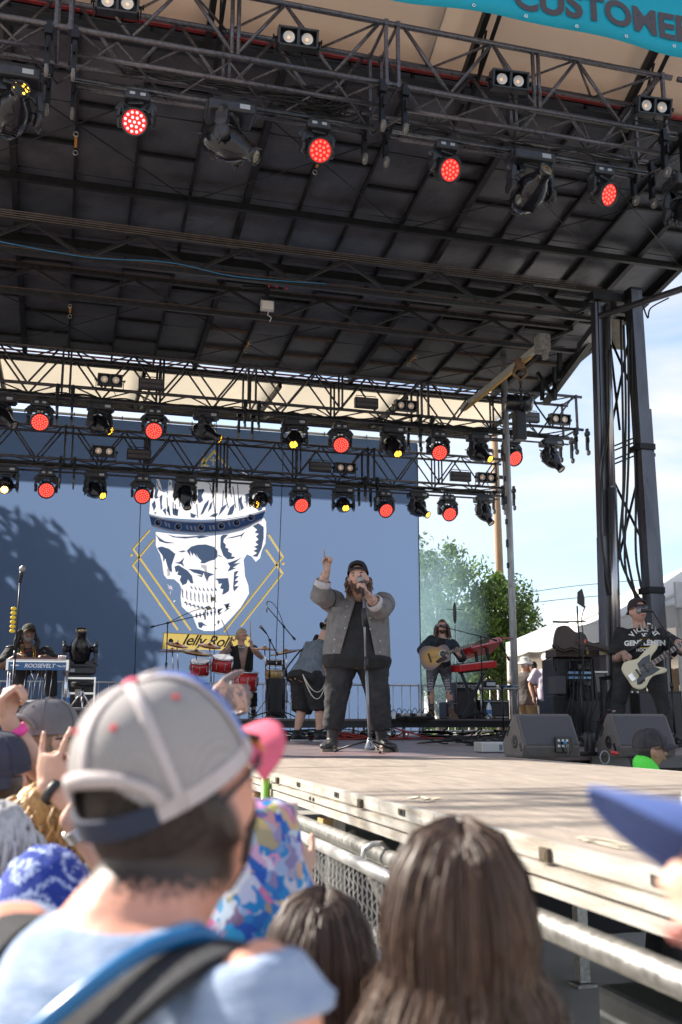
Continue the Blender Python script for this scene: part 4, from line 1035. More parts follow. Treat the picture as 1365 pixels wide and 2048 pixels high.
# the cloth drops, one sheet each, left open where the print is (the print is set 10 mm in front)
from mathutils.geometry import delaunay_2d_cdt
def inside(pt,pl):
 x,y = pt; c = False; j = len(pl) - 1
 for i in range(len(pl)):
  xi,yi = pl[i]; xj,yj = pl[j]
  if (yi > y) != (yj > y) and x < (xj - xi) * (y - yi) / (yj - yi) + xi: c = not c
  j = i
 return c
for i in range(5):
 x0,x1 = xs[i],xs[i + 1]; z0,z1 = DECK + 0.02,7.68
 V = [Vector((x0 + (x1 - x0) * a / 8,z0 + (z1 - z0) * b / 16)) for b in range(17) for a in range(9)]; E = []
 for pl in CUTS:
  if max(p[0] for p in pl) < x0 - 1 or min(p[0] for p in pl) > x1 + 1: continue
  k0 = len(V); V += [Vector(p) for p in pl]; E += [(k0 + q,k0 + (q + 1) % len(pl)) for q in range(len(pl))]
 for xx_ in (x0,x1): k0 = len(V); V += [Vector((xx_,z0)),Vector((xx_,z1))]; E.append((k0,k0 + 1))
 ov,oe,of,*_rest = delaunay_2d_cdt(V,E,[],0,1e-5)
 mb = MB(); keep = []
 for f in of:
  c = sum((ov[q] for q in f),Vector((0,0))) / len(f)
  if c.x < x0 or c.x > x1 or c.y < z0 or c.y > z1: continue
  if any(inside(c,pl) for pl in CUTS): continue
  keep.append(tuple(f))
 mb.add([(p.x,YB + (0.004 * math.sin(p.x * 5) if not E else 0),p.y) for p in ov],keep,0,False)
 mb.build('cloth_drop',cloth_navy,bd,True,fix=True)
# ------------------------------------------------------------------ banner hung from the front awning
ban_b = at(1365,106,8.0); by = 7.05
P0,P1 = onY(800,-4,by),onY(1372,107,by)
bz = (P0.z + P1.z) / 2
banner = thing('banner','turquoise banner with dark capital letters hanging from the front awning','banner',(P1.x,by,bz + 0.5))
cyan = mat('banner_cyan',(0.03,0.60,0.76),0.5,var=0.05,vscale=2,trans=0.6,bump=0.3,bscale=3)
mb = MB()
sheet(mb,0,40,10,lambda u,v: (2.0 + 6.0 * u,by + 0.025 * math.sin(u * 26 + v * 3) * (0.3 + 0.7 * (1 - v)),bz + 1.3 * v - 0.03 * math.sin(u * math.pi * 5) * (1 - v)),t=0.0)
n = len(mb.v) // 2
for k in range(n,2 * n): mb.v[k] = mb.v[k - n] + Vector((0,0.004,0))
bvh = BVHTree.FromPolygons([v.copy() for v in mb.v],[f for f in mb.f])
bo = mb.build('vinyl',cyan,banner,True,fix=True)
ink2 = mat('banner_ink',(0.06,0.045,0.055),0.6)
MT = Matrix.Translation((onY(1027,0,by).x,by,bz + 0.255)) @ Matrix.Rotation(rad(90),4,'X')
def wtext(name,s,size,m,M,target,cast,parent,**kw):
 """lettering projected (in world space) on a surface, then handed to a parent"""
 o = text_obj(name,s,size,m,M,None,target=target,cast=cast,**kw)
 o.data.transform(top_of(parent).matrix_basis.inverted()); o.parent = parent
 return o
wtext('lettering','CUSTOMER',0.36,ink2,MT,bvh,(0,1,0),banner,bold=0.013,align='LEFT')
MT = Matrix.Translation((onY(826,0,by).x,by,bz + 0.085)) @ Matrix.Rotation(rad(90),4,'X')
wtext('lettering','ted',0.12,mat('banner_navy',(0.02,0.05,0.12),0.6),MT,bvh,(0,1,0),banner,align='LEFT')
for i in range(12):
 mb = MB(); x = 2.15 + i * 0.5; mb.tube([(x + 0.014 * math.cos(a),by - 0.03,bz + 0.04 + 0.014 * math.sin(a)) for a in [k * math.pi / 4 for k in range(8)]],0.005,5,closed=True); mb.build('grommet',chrome,banner,True)
# ================================================================== POLES, TREES, TENTS BEHIND THE STAGE
p = at(1033,1440,18.6)
t = thing('steel_pole','grey weathered steel pole right of the backdrop','pole',(p.x,p.y,0))
mb = MB(); mb.tube([(0,0,0),(0,0,4),(0.0,0,9.0)],[0.068,0.066,0.060],14); mb.build('shaft',mat('pole_steel',(0.50,0.49,0.48),0.45,0.3,color2=(0.30,0.30,0.30),vscale=11,stretch=(1,1,0.25),rvar=0.1),t)
mb = MB()
for i in range(9): mb.box((-0.07,-0.02,4.6 + i * 0.42),(0.03,0.05,0.1 + 0.05 * (i % 2)))
mb.build('step_bracket',black_metal,t,kind='stuff')
for z in (2.35,4.2): mb = MB(); mb.cyl((0,0,z),(0,0,z + 0.03),0.074,n=14); mb.build('band',galv,t)
p = at(1012,1440,36)
t = thing('utility_pole','brown wooden utility pole far behind the trees','pole',(p.x,p.y,0))
mb = MB(); mb.tube([(0,0,0),(-0.1,0,14)],[0.17,0.12],10); mb.build('shaft',mat('pole_wood',(0.25,0.15,0.085),0.85,color2=(0.36,0.24,0.14),vscale=6,stretch=(4,4,0.3)),t)
for z in (10.6,11.6):
 mb = MB(); mb.box((-0.1,0,z),(1.0,0.1,0.12)); mb.build('crossarm',rib_mat,t)
 for q in (-0.4,0.0,0.3): mb = MB(); mb.lathe([(0.03,0),(0.06,0.05),(0.04,0.12)],(q,0,z + 0.06),n=8); mb.build('insulator',galv,t)
for i,(a,b,c) in enumerate((((1012,1192),(1150,1172),(1365,1150)),((1012,1212),(1150,1196),(1365,1176)))):
 t = thing('power_line',['upper thin power line crossing the sky at right','lower thin power line crossing the sky at right'][i],'wire',at(*b,40))
 mb = MB(); mb.tube(smooth_path([at(*a,36),at(*b,40),at(*c,44),at(1700,1100 + 30 * i,52)],6),0.014,5); mb.build('wire',cable_mat,t,True)
leaf_mats = [mat('leaf_light',(0.12,0.19,0.03),0.55,color2=(0.17,0.25,0.045),vscale=0.8,trans=0.45),mat('leaf_mid',(0.04,0.085,0.02),0.55,color2=(0.07,0.115,0.022),vscale=0.9,trans=0.3)]
bark = mat('bark',(0.11,0.085,0.06),0.9,color2=(0.06,0.045,0.035),vscale=8,bump=0.6,bscale=20,stretch=(3,3,0.5))
def tree(label,base,H,rx,ry,z0,nclump,seed,leaf=0.13,per=70,group=None):
 R = random.Random(seed)
 t = thing('tree',label,'tree',base,group=group)
 mb = MB(); mb.tube([(0,0,0),(0.1,0,H * 0.25),(0,0.1,H * 0.5),(0.1,0.1,H * 0.85)],[0.24,0.19,0.12,0.03],8)
 cl = []
 for i in range(nclump):
  for _ in range(30):
   u = Vector((R.uniform(-1,1),R.uniform(-1,1),R.uniform(-1,1)))
   if 0.35 < u.length < 1: break
  zz = z0 + (u.z * 0.5 + 0.5) * (H - z0)
  k = math.sqrt(max(0.05,1 - abs(u.z) ** 2.2))
  cl.append((Vector((u.x * rx * k,u.y * ry * k,zz)),R.uniform(0.22,0.66)))
 for c,r in cl[::2]:
  s0 = Vector((0,0.05,max(0.5,c.z * 0.62))); mb.tube(bez(s0,(s0 + c) / 2 + Vector((0,0,-0.15)),c,4),[0.06,0.05,0.04,0.025,0.012],5)
 mb.build('trunk',bark,t)
 mb = MB()
 for c,r in cl:
  mi = 0 if R.random() < 0.45 else 1
  for j in range(per):
   d = Vector((R.gauss(0,1),R.gauss(0,1),R.gauss(0,1))).normalized() * (r * R.random() ** 0.45)
   d.z *= 1.25
   p_ = c + d; s = leaf * R.uniform(0.6,1.35)
   e1 = Vector((R.gauss(0,1),R.gauss(0,1),R.gauss(0,1) + 0.6)).normalized(); e2 = e1.cross(Vector((R.gauss(0,1),R.gauss(0,1),R.gauss(0,1)))).normalized()
   mb.add([p_ - e1 * s,p_ + e2 * s * 0.42,p_ + e1 * s,p_ - e2 * s * 0.42],[(0,1,2,3)],mi if R.random() < 0.8 else 1 - mi)
 mb.build('crown',leaf_mats,t,kind='stuff')
 return t
tb = at(880,1440,34); tree('broad green tree nearest the backdrop edge, veiled in smoke',(tb.x,tb.y,0),7.9,2.2,2.2,2.4,100,5,0.085,170,'trees behind the stage')
tb = at(1000,1440,35); tree('pale green tree between the smoky tree and the grey pole',(tb.x,tb.y,0),7.0,1.5,1.6,2.0,70,9,0.085,170,'trees behind the stage')
tb = at(1048,1440,33); tree('small tree right of the grey pole above the white tent',(tb.x,tb.y,0),6.1,0.85,1.2,2.0,36,12,0.08,160,'trees behind the stage')
tb = at(935,1440,44); tree('low dark tree filling the gap between the two larger trees',(tb.x,tb.y,0),6.6,2.6,2.0,1.0,80,14,0.15,85,'trees behind the stage')
# trees behind the backdrop shade the cloth; broad hidden ones added to block skylight
for i,(x,y,H,s) in enumerate(((-8.6,24.4,11.4,31),(-5.4,23.8,10.2,32),(-12.5,27,12.5,33),(-6.4,27.5,8.4,34),(-2.6,27.0,8.0,35),(1.0,28.0,8.2,36))):
 tree(['big shade tree off to the left behind the backdrop','lower shade tree just behind the left of the backdrop','tallest shade tree furthest left behind the stage','broad hidden tree added behind the left end of the backdrop to block sky light','broad hidden tree added behind the pedal steel side to block sky light','broad hidden tree added behind the skull print to block sky light'][i],(x,y,0),H,2.1,1.5,2.2,85,s,0.17,95,'shade trees behind the backdrop')
# tents
tent_mat = mat('tent_vinyl',(0.78,0.77,0.76),0.5,var=0.03,vscale=1,trans=0.3,bump=0.15,bscale=2)
tent_in = mat('tent_wall',(0.62,0.57,0.50),0.7,var=0.06,vscale=1.3,trans=0.25,bump=0.3,bscale=2.5)
tent = thing('frame_tent','large white frame tent with scalloped edge sheltering the crew at right','tent',at(1150,1440,22))
A,B = at(1012,1283,24),at(1365,1205,15.7); A.z = B.z = 3.55
u = (B - A).normalized(); B = A + u * 13.5; nrm = Vector((-u.y,u.x,0));
if nrm.y < 0: nrm = -nrm
if nrm.x < 0 and abs(nrm.x) > abs(nrm.y): nrm = -nrm
Wd = 7.5
E_,F_ = A + nrm * Wd,B + nrm * Wd
R1,R2 = A + u * 3.2 + nrm * Wd / 2 + Vector((0,0,1.75)),B - u * 2.8 + nrm * Wd / 2 + Vector((0,0,1.75))
def quad_sheet(name,a,b,c,d,m,par,t=0.01,nx=10,ny=6,sag=0.0):
 mb = MB(); a,b,c,d = Vector(a),Vector(b),Vector(c),Vector(d)
 sheet(mb,0,nx,ny,lambda U,V: (a.lerp(b,U)).lerp(d.lerp(c,U),V) - Vector((0,0,sag * math.sin(math.pi * U) * math.sin(math.pi * V))),t=t)
 return mb.build(name,m,par,True)
quad_sheet('roof_panel',A,B,R2,R1,tent_mat,tent,sag=0.12); quad_sheet('roof_panel',F_,E_,R1,R2,tent_mat,tent,sag=0.1)
quad_sheet('roof_panel',E_,A,R1 + nrm * -0.01,R1 + nrm * 0.01,tent_mat,tent,sag=0.08); quad_sheet('roof_panel',B,F_,R2 + nrm * 0.01,R2 - nrm * 0.01,tent_mat,tent,sag=0.08)
def valance(a,b,par,n):
 d = (b - a) / n
 for i in range(n):
  mb = MB(); p = a + d * i; q = p + d; o2 = Vector((0,0,1)).cross((b - a).normalized()) * 0.006
  pts = []
  for k in range(9):
   f = k / 8; pts.append(p.lerp(q,f) - Vector((0,0,0.30 + 0.05 * math.sin(math.pi * f))))
  front = [p + Vector((0,0,0.02)),*pts,q + Vector((0,0,0.02))]
  N_ = len(front); vs = front + [v + o2 for v in front]
  mb.add(vs,[tuple(range(N_)),tuple(range(2 * N_ - 1,N_ - 1,-1))] + [(i2,i2 + N_,(i2 + 1) % N_ + N_,(i2 + 1) % N_) for i2 in range(N_)])
  mb.build('valance',tent_mat,par,True,fix=True)
valance(A,B,tent,9); valance(A,E_,tent,5)
quad_sheet('side_wall',E_ - Vector((0,0,3.5)),F_ - Vector((0,0,3.5)),F_,E_,tent_in,tent); quad_sheet('side_wall',A + nrm * 1.5 - Vector((0,0,3.5)),E_ - Vector((0,0,3.5)),E_,A + nrm * 1.5,tent_in,tent)
w_ = A - Vector((0,0,3.5)); quad_sheet('side_wall',w_,w_ + nrm * 1.5,A + nrm * 1.5,A,tent_in,tent)
for q in (0.05,4.5,9.0,13.3):
 for o2 in (0.05,Wd - 0.1):
  p = A + u * q + nrm * o2
  if q == 9.0 and o2 < 1: p = at(1361,1300,15.9)
  mb = MB(); mb.cyl((p.x,p.y,0),(p.x,p.y,3.55),0.045,n=10); mb.build('tent_pole',white_paint,tent,True)
for q in (3.2,6.5,9.8):
 mb = MB(); mb.tube([A + u * q,A + u * q + nrm * Wd / 2 + Vector((0,0,1.6)),A + u * q + nrm * Wd],0.03,8); mb.build('rafter',white_paint,tent,True)
for i,(px,d,s,lab) in enumerate(((985,40,2.4,'small peaked white canopy left of the grey pole'),(905,46,2.6,'small white canopy beyond the guitarist'),(845,40,2.2,'low white canopy beyond the backdrop edge'))):
 c = at(px,1440,d); apex = at(px,(1352,1385,1395)[i],d).z
 t = thing('canopy',lab,'tent',(c.x,c.y,0),rad(20 * i),'small canopies far behind the stage')
 mb = MB(); ze = apex - 0.85
 for k in range(4):
  a0,a1 = math.pi / 4 + k * math.pi / 2,math.pi / 4 + (k + 1) * math.pi / 2
  p0,p1 = Vector((s * math.cos(a0),s * math.sin(a0),ze)),Vector((s * math.cos(a1),s * math.sin(a1),ze)); ap = Vector((0,0,apex)); dn = Vector((0,0,-0.25))
  mb = MB(); mb.add([p0,p1,ap,p0 + dn,p1 + dn],[(0,1,2),(0,3,4,1)]); mb.add([p0 * 0.99,p1 * 0.99,ap - Vector((0,0,0.03))],[(2,1,0)]); mb.build('canvas',tent_mat,t)
  mb = MB(); mb.cyl((p0.x,p0.y,0),(p0.x,p0.y,ze),0.03,n=6); mb.build('pole',white_paint,t)
# fence far off, closes the horizon between the tents
mbk = MB(); t = thing('far_hedge','long low green hedge on the far side of the park','hedge',(10,58,0))
R = random.Random(2)
for i in range(9000):
 x = R.uniform(-40,60); p_ = Vector((x,58 + R.uniform(-1,1),R.random() ** 0.6 * (2.9 + 0.7 * math.sin(x * 0.5) + 0.5 * math.sin(x * 1.7)))); s = 0.25 * R.uniform(0.6,1.3)
 e1 = Vector((R.gauss(0,1),R.gauss(0,1),R.gauss(0,1))).normalized(); e2 = e1.cross(Vector((0.3,0.5,0.8))).normalized()
 mbk.add([p_ - e1 * s,p_ + e2 * s * 0.7,p_ + e1 * s,p_ - e2 * s * 0.7],[(0,1,2,3)],i % 2)
mbk.build('foliage',leaf_mats,t,True,kind='stuff')
# smoke drifting past the right edge of the backdrop
sm = bpy.data.materials.new('stage_smoke'); sm.use_nodes = True; nt = sm.node_tree
for n_ in list(nt.nodes): nt.nodes.remove(n_)
o_ = nt.nodes.new('ShaderNodeOutputMaterial'); pv = nt.nodes.new('ShaderNodeVolumePrincipled'); pv.inputs['Color'].default_value = (0.55,0.85,0.95,1); pv.inputs['Anisotropy'].default_value = 0.3
tc = nt.nodes.new('ShaderNodeTexCoord'); gr = nt.nodes.new('ShaderNodeTexGradient'); gr.gradient_type = 'SPHERICAL'; mp = nt.nodes.new('ShaderNodeMapping')
mp.vector_type = 'POINT'; mp.inputs['Location'].default_value = (-1,-1,-1); mp.inputs['Scale'].default_value = (2,2,2)
nz = nt.nodes.new('ShaderNodeTexNoise'); nz.inputs['Scale'].default_value = 3; nz.inputs['Detail'].default_value = 3
m1 = nt.nodes.new('ShaderNodeMath'); m1.operation = 'MULTIPLY'; m2 = nt.nodes.new('ShaderNodeMath'); m2.operation = 'MULTIPLY'; m2.inputs[1].default_value = 0.9
nt.links.new(tc.outputs['Generated'],mp.inputs[0]); nt.links.new(mp.outputs[0],gr.inputs[0]); nt.links.new(tc.outputs['Generated'],nz.inputs['Vector'])
nt.links.new(gr.outputs['Fac'],m1.inputs[0]); nt.links.new(nz.outputs['Fac'],m1.inputs[1]); nt.links.new(m1.outputs[0],m2.inputs[0]); nt.links.new(m2.outputs[0],pv.inputs['Density']); nt.links.new(pv.outputs[0],o_.inputs['Volume'])
c = at(842,1255,23.5); mb = MB(); mb.sphere((0,0,0),(1.7,1.7,2.6),16,10); so = mb.build('smoke',sm); so.location = c; so['kind'] = 'stuff'
tag(so,'pale blue stage smoke drifting past the right edge of the backdrop')
# ================================================================== THINGS ON STAGE
def stand_mic(label,base,h,boom=None,mic=True,mesh_grey=False,legs=0.3,name='microphone_stand',cat='microphone stand',clutter=None,group=None,yaw=0.0,clamp_mic=True):
 """base: floor point; h: height of the upright top; boom: vector from the upright's top to the mic"""
 t = thing(name,label,cat,base,yaw,group)
 R3 = Matrix.Rotation(-yaw,3,'Z')
 if boom is not None: boom = R3 @ Vector(boom)
 for k in range(3):
  a = 0.5 + k * 2 * math.pi / 3
  mb = MB(); mb.tube([(0,0,0.11),(legs * 0.5 * math.cos(a),legs * 0.5 * math.sin(a),0.07),(legs * math.cos(a),legs * math.sin(a),0.015)],[0.010,0.010,0.009],8)
  o = mb.build('leg',black_metal,t)
  mb = MB(); mb.cyl((legs * 0.93 * math.cos(a),legs * 0.93 * math.sin(a),0.02),(legs * 1.03 * math.cos(a),legs * 1.03 * math.sin(a),0.012),0.013,n=8); mb.build('rubber_foot',rubber,o)
 mb = MB(); mb.lathe([(0.02,0.05),(0.03,0.07),(0.026,0.12),(0.014,0.15)],n=12); mb.build('hub',black_metal,t)
 mb = MB(); mb.cyl((0,0,0.08),(0,0,h * 0.56),0.0125,n=10); mb.build('lower_tube',black_metal,t)
 mb = MB(); mb.cyl((0,0,h * 0.54),(0,0,h),0.009,n=8); mb.build('upper_tube',black_metal,t)
 mb = MB(); mb.cyl((0,0,h * 0.53),(0,0,h * 0.58),0.02,n=10); mb.build('clutch',black_plastic,t)
 top = Vector((0,0,h))
 if boom is not None:
  mb = MB(); mb.lathe([(0.016,-0.02),(0.02,0),(0.016,0.02)],top,(1,0,0),10); mb.build('joint',black_plastic,t)
  back = top - boom.normalized() * 0.28
  mb = MB(); mb.tube([back,top,top + boom],[0.010,0.008,0.007],8); mb.build('boom',black_metal,t)
  mb = MB(); mb.cyl(back,back + boom.normalized() * 0.06,0.018,n=8); mb.build('counterweight',black_plastic,t)
  tip = top + boom; d = boom.normalized()
 else: tip = top; d = Vector((0.0,-0.45,0.9)).normalized()
 return t,tip,d
mic_grille = mat('mic_grille',(0.30,0.30,0.30),0.4,0.7,bump=0.5,bscale=400)
def mic(parent,tip,d,L=0.15,pencil=False,grip=None,s=1.0):
 d = Vector(d).normalized()
 mb = MB()
 if pencil: mb.cyl(tip,tip + d * L,0.012 * s,n=10)
 else: mb.tube([tip,tip + d * L * 0.7,tip + d * L],[0.012 * s,0.017 * s,0.019 * s],10)
 mb.build('microphone',grip or black_plastic,parent)
 if not pencil: mb = MB(); mb.sphere(tip + d * (L + 0.018 * s),(0.027 * s,0.027 * s,0.030 * s),12,8,R=frame(d)); mb.build('grille',mic_grille,parent)
# ---- stage monitors
mon_mat = mat('wedge_paint',(0.12,0.108,0.105),0.62,var=0.12,vscale=25,bump=0.4,bscale=240)
grille_mat = mat('wedge_grille',(0.075,0.072,0.082),0.55,0.2,bump=0.5,bscale=500)
def wedge(label,P,yaw,s=1.0):
 t = thing('stage_monitor',label,'stage monitor',P,yaw,'wedge monitors along the stage front')
 W = 0.54 * s
 # side profile in (y, z): crowd side is -y
 prof = [(-0.17,0.03),(-0.19,0.10),(-0.10,0.33),(-0.04,0.36),(0.03,0.36),(0.25,0.10),(0.24,0.0),(-0.10,0.0)]
 prof = [(y * s,z * s) for y,z in prof]
 prof = [(0.20 * s,0.0),(-0.16 * s,0.0),(-0.20 * s,0.10 * s),(-0.06 * s,0.36 * s),(-0.0 * s,0.37 * s),(0.22 * s,0.12 * s)]
 M = Matrix.Translation((-W / 2,0,0)) @ Matrix(((0,0,1,0),(1,0,0,0),(0,1,0,0),(0,0,0,1)))
 bm = bmesh.new(); vs = [bm.verts.new(M @ Vector((y,z,0))) for y,z in prof]; f = bm.faces.new(vs)
 r = bmesh.ops.extrude_face_region(bm,geom=[f]); bmesh.ops.translate(bm,vec=(W,0,0),verts=[v for v in r['geom'] if isinstance(v,bmesh.types.BMVert)])
 bmesh.ops.recalc_face_normals(bm,faces=bm.faces); bmesh.ops.bevel(bm,geom=bm.edges[:],offset=0.012,segments=2,affect='EDGES')
 me = bpy.data.meshes.new('cabinet'); bm.to_mesh(me); bm.free(); me.materials.append(mon_mat)
 o = bpy.data.objects.new('cabinet',me); COL.objects.link(o); o.parent = t
 # left face: pole socket, slot handle, plate
 x = -W / 2
 mb = MB(); mb.lathe([(0.055 * s,0),(0.055 * s,0.004),(0.045 * s,0.006),(0.04 * s,0.002),(0.012 * s,0.002),(0.010 * s,0.006),(0.0,0.006)],(x,-0.02 * s,0.13 * s),(-1,0,0),20); mb.build('pole_socket',black_plastic,t)
 mb = MB(); mb.bbox((x - 0.001,0.09 * s,0.22 * s),(0.006,0.025 * s,0.10 * s),0.002,Matrix.Rotation(rad(38),3,'X')); mb.build('handle_slot',gloss_black,t)
 mb = MB(); mb.bbox((x - 0.001,-0.13 * s,0.09 * s),(0.008,0.03 * s,0.07 * s),0.002,Matrix.Rotation(rad(-28),3,'X')); mb.build('socket_plate',gloss_black,t)
 # back (crowd side) slope normal
 a,b = Vector((0,-0.20,0.10)) * s,Vector((0,-0.06,0.36)) * s; dz = (b - a).normalized(); nn = Vector((0,-dz.z,dz.y))
 Rm = Matrix((Vector((1,0,0)),dz,Vector((1,0,0)).cross(dz))).transposed()
 c = a.lerp(b,0.5)
 mb = MB(); mb.box(c - Rm.col[2] * -0.002,(W - 0.05,(b - a).length - 0.03,0.004),Rm); mb.build('back_panel',grille_mat,t)
 q = Vector((0.10 * s,0,0)); c2 = a.lerp(b,0.12) + q
 sg = 1 if Rm.col[2].y < 0 else -1
 mb = MB(); mb.bbox(c2 + Vector((0,-0.016,-0.02)),(0.16 * s,0.02,0.13 * s),0.004); o = mb.build('connector_recess',gloss_black,t)
 mb = MB();
 for k in range(6): mb.box(c2 + Vector((-0.05 * s + 0.04 * s * (k % 3),-0.028,0.012 - 0.045 * s * (k // 3))),(0.022 * s,0.004,0.02 * s))
 mb.build('socket_marks',mat('white_print',(0.6,0.62,0.65),0.6),o,kind='stuff')
 mb = MB(); mb.cyl(c2 + Vector((0,-0.03,-0.005)),c2 + Vector((0,-0.055,-0.01)),0.014 * s,n=10); mb.build('blue_plug',mat('plug_blue',(0.05,0.2,0.5),0.4),o)
 mb = MB(); mb.tube(bez(c2 + Vector((0,-0.055,-0.012)),c2 + Vector((0.01,-0.09,-0.03)),Vector((0.12 * s,-0.23 * s,0.008)),8),0.007,6); mb.build('speaker_cable',mat('cable_grey',(0.12,0.12,0.13),0.5),t)
 return t
p = onZ(1105,1516,DECK); wedge('left wedge monitor, its side lit by the sun, near the thrust',(p.x + 0.02,p.y + 0.22,DECK),rad(2),0.95)
p = onZ(1298,1517,DECK); wedge('right wedge monitor in front of the bass player',(p.x + 0.05,p.y + 0.25,DECK),rad(-3),0.95)
for i,px in enumerate((1192,1226)):
 p = onZ(px,1513,DECK); t = thing('floor_lamp_tube',['left black tube lamp between the two wedge monitors','right black tube lamp between the two wedge monitors'][i],'lamp',(p.x,p.y + 0.1,DECK),rad(10))
 ax = Vector((0.03,0,1)).normalized()
 mb = MB(); mb.lathe([(0.045,0.03),(0.048,0.19),(0.040,0.195),(0.036,0.12),(0.0,0.11)],(0,0,0),ax + Vector((0.08 * (1 - 2 * i) * -1,-0.12,0)),18,cap=False); mb.build('tube',black_plastic,t)
 mb = MB(); mb.bbox((0,0.02,0.02),(0.10,0.12,0.04),0.01); mb.build('base',black_metal,t)
t = thing('cable','thick black cables looping off the stage edge between the wedges','cable',onZ(1240,1515,DECK))
for k in range(3):
 mb = MB(); mb.tube(smooth_path([onZ(1222 + 6 * k,1500,DECK) + Vector((0,0,0.10)),onZ(1245 + 9 * k,1506,DECK) + Vector((0,0,0.06 - 0.01 * k)),at(1262 + 8 * k,1520,8.0),at(1268 + 9 * k,1545,7.85)],6),0.011,6); mb.build('cable_run',cable_mat,t,True)
t = thing('cable','clear coiled cable and red plug hanging between the wedges','cable',onZ(1210,1517,DECK))
mb = MB(); mb.tube([at(1210,1515,7.9) + Vector((0.04 * math.cos(a),0,0.05 * math.sin(a))) for a in [k * math.pi / 6 for k in range(12)]],0.005,6,closed=True); mb.build('coil',mat('clear_plastic',(0.22,0.24,0.26),0.2),t,True)
mb = MB(); mb.cyl(at(1222,1504,7.9),at(1236,1508,7.9),0.015,n=8); mb.build('red_plug',mat('knob_red',(0.5,0.03,0.03),0.4),t,True)
t = thing('power_box','pale silver rack box lying on the deck left of the first wedge','power box',onZ(1005,1506,DECK) + Vector((0.0,0.2,0)),rad(-8))
mb = MB(); mb.bbox((0,0,0.05),(0.30,0.3,0.09),0.008); mb.build('case',mat('box_silver',(0.55,0.54,0.52),0.45,0.3),t)
for k in range(3): mb = MB(); mb.box((0.03 + 0.045 * k,-0.152,0.05),(0.03,0.006,0.05)); mb.build('socket',mat('socket_blue',(0.12,0.16,0.22),0.5),t)
# ---- risers
def riser(label,x0,x1,y0,y1,z,legs=True):
 t = thing('riser',label,'riser',((x0 + x1) / 2,(y0 + y1) / 2,DECK))
 n = max(1,round((x1 - x0) / 1.83)); w = (x1 - x0) / n
 for i in range(n):
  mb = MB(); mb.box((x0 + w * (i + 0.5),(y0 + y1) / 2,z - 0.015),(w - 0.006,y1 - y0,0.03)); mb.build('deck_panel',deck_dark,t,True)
  mb = MB(); mb.box((x0 + w * (i + 0.5),y0 - 0.0,z - 0.085),(w - 0.01,0.05,0.11)); mb.box((x0 + w * (i + 0.5),y0 - 0.03,z - 0.05),(w - 0.01,0.02,0.02)); mb.build('edge_beam',mat('riser_edge',(0.035,0.035,0.04),0.4,0.5),t,True)
  for q in (0.1,w - 0.1):
   for yy_ in (y0 + 0.1,y1 - 0.1):
    mb = MB(); mb.cyl((x0 + w * i + q,yy_,DECK),(x0 + w * i + q,yy_,z - 0.03),0.024,n=8); mb.build('leg',galv,t,True)
 return t
RZ = 1.77
riser('long low riser carrying the guitarist and keyboards',3.15,7.45,15.55,18.0,RZ)
riser('drum riser under the red drum kit at the back',-0.3,3.1,15.9,18.6,RZ)
riser('left riser carrying the pedal steel player',-3.2,0.75,13.35,16.2,1.90)
# ---- railings behind the stage
rail_w = mat('rail_white',(0.52,0.53,0.55),0.45,0.5,var=0.12,vscale=20)
for i in range(6):
 x0 = -1.6 + i * 1.72
 t = thing('guard_rail',['guard rail panel behind the pedal steel player','guard rail panel left of the drum kit','guard rail panel behind the drum kit','guard rail panel behind the roadie and singer','guard rail panel behind the guitarist','guard rail panel between the keyboards and the grey pole'][i],'railing',(x0 + 0.83,19.1,DECK),group='guard rails at the back of the stage')
 for z in (0.98,0.08):
  mb = MB(); mb.cyl((x0,19.1,DECK + z),(x0 + 1.64,19.1,DECK + z),0.021,n=8); mb.build('rail',rail_w,t,True)
 for x in (x0,x0 + 1.64):
  mb = MB(); mb.cyl((x,19.1,DECK),(x,19.1,DECK + 1.0),0.022,n=8); mb.build('post',rail_w,t,True)
 for k in range(1,9):
  mb = MB(); mb.cyl((x0 + k * 0.182,19.1,DECK + 0.08),(x0 + k * 0.182,19.1,DECK + 0.98),0.009,n=6); mb.build('bar',rail_w,t,True)
# ---- pedal steel guitar (left)
pz = 1.90
c = at(77,1340,14.2); steel = thing('pedal_steel_guitar','blue and white pedal steel guitar on chrome legs with the name ROOSEVELT','steel guitar',(c.x,c.y,pz),rad(-6))
W = 0.84; zt = at(77,1322,14.2).z - pz
mb = MB(); mb.bbox((0,0,zt),(W,0.24,0.035),0.006); mb.build('body',mat('maple_white',(0.62,0.60,0.58),0.3),steel)
mb = MB(); mb.box((0,-0.118,zt - 0.075),(W - 0.06,0.02,0.115)); fp = mb.build('front_apron',mat('apron_blue',(0.03,0.12,0.28),0.35),steel)
for s in (-1,1): mb = MB(); mb.bbox((s * (W / 2 - 0.015),0,zt - 0.06),(0.045,0.25,0.16),0.008); mb.build('end_plate',chrome,steel)
mb = MB(); mb.box((0,-0.125,zt - 0.012),(W,0.012,0.02)); mb.build('trim',chrome,steel)
mb = MB(); mb.box((-0.04,0.0,zt + 0.035),(0.62,0.09,0.03)); mb.build('neck',mat('neck_dark',(0.1,0.03,0.03),0.3),steel)
for k in range(8): mb = MB(); mb.cyl((0.27 + 0.014 * k,-0.06,zt + 0.02),(0.27 + 0.014 * k + 0.01,-0.075,zt + 0.075),0.006,n=6); mb.build('tuning_key',mat('key_pink',(0.75,0.6,0.6),0.3,0.5),steel)
for s in (-1,1):
 for y in (-0.1,0.1): mb = MB(); mb.cyl((s * (W / 2 - 0.02),y,0),(s * (W / 2 - 0.035),y,zt - 0.1),0.013,n=8); mb.build('leg',chrome,steel)
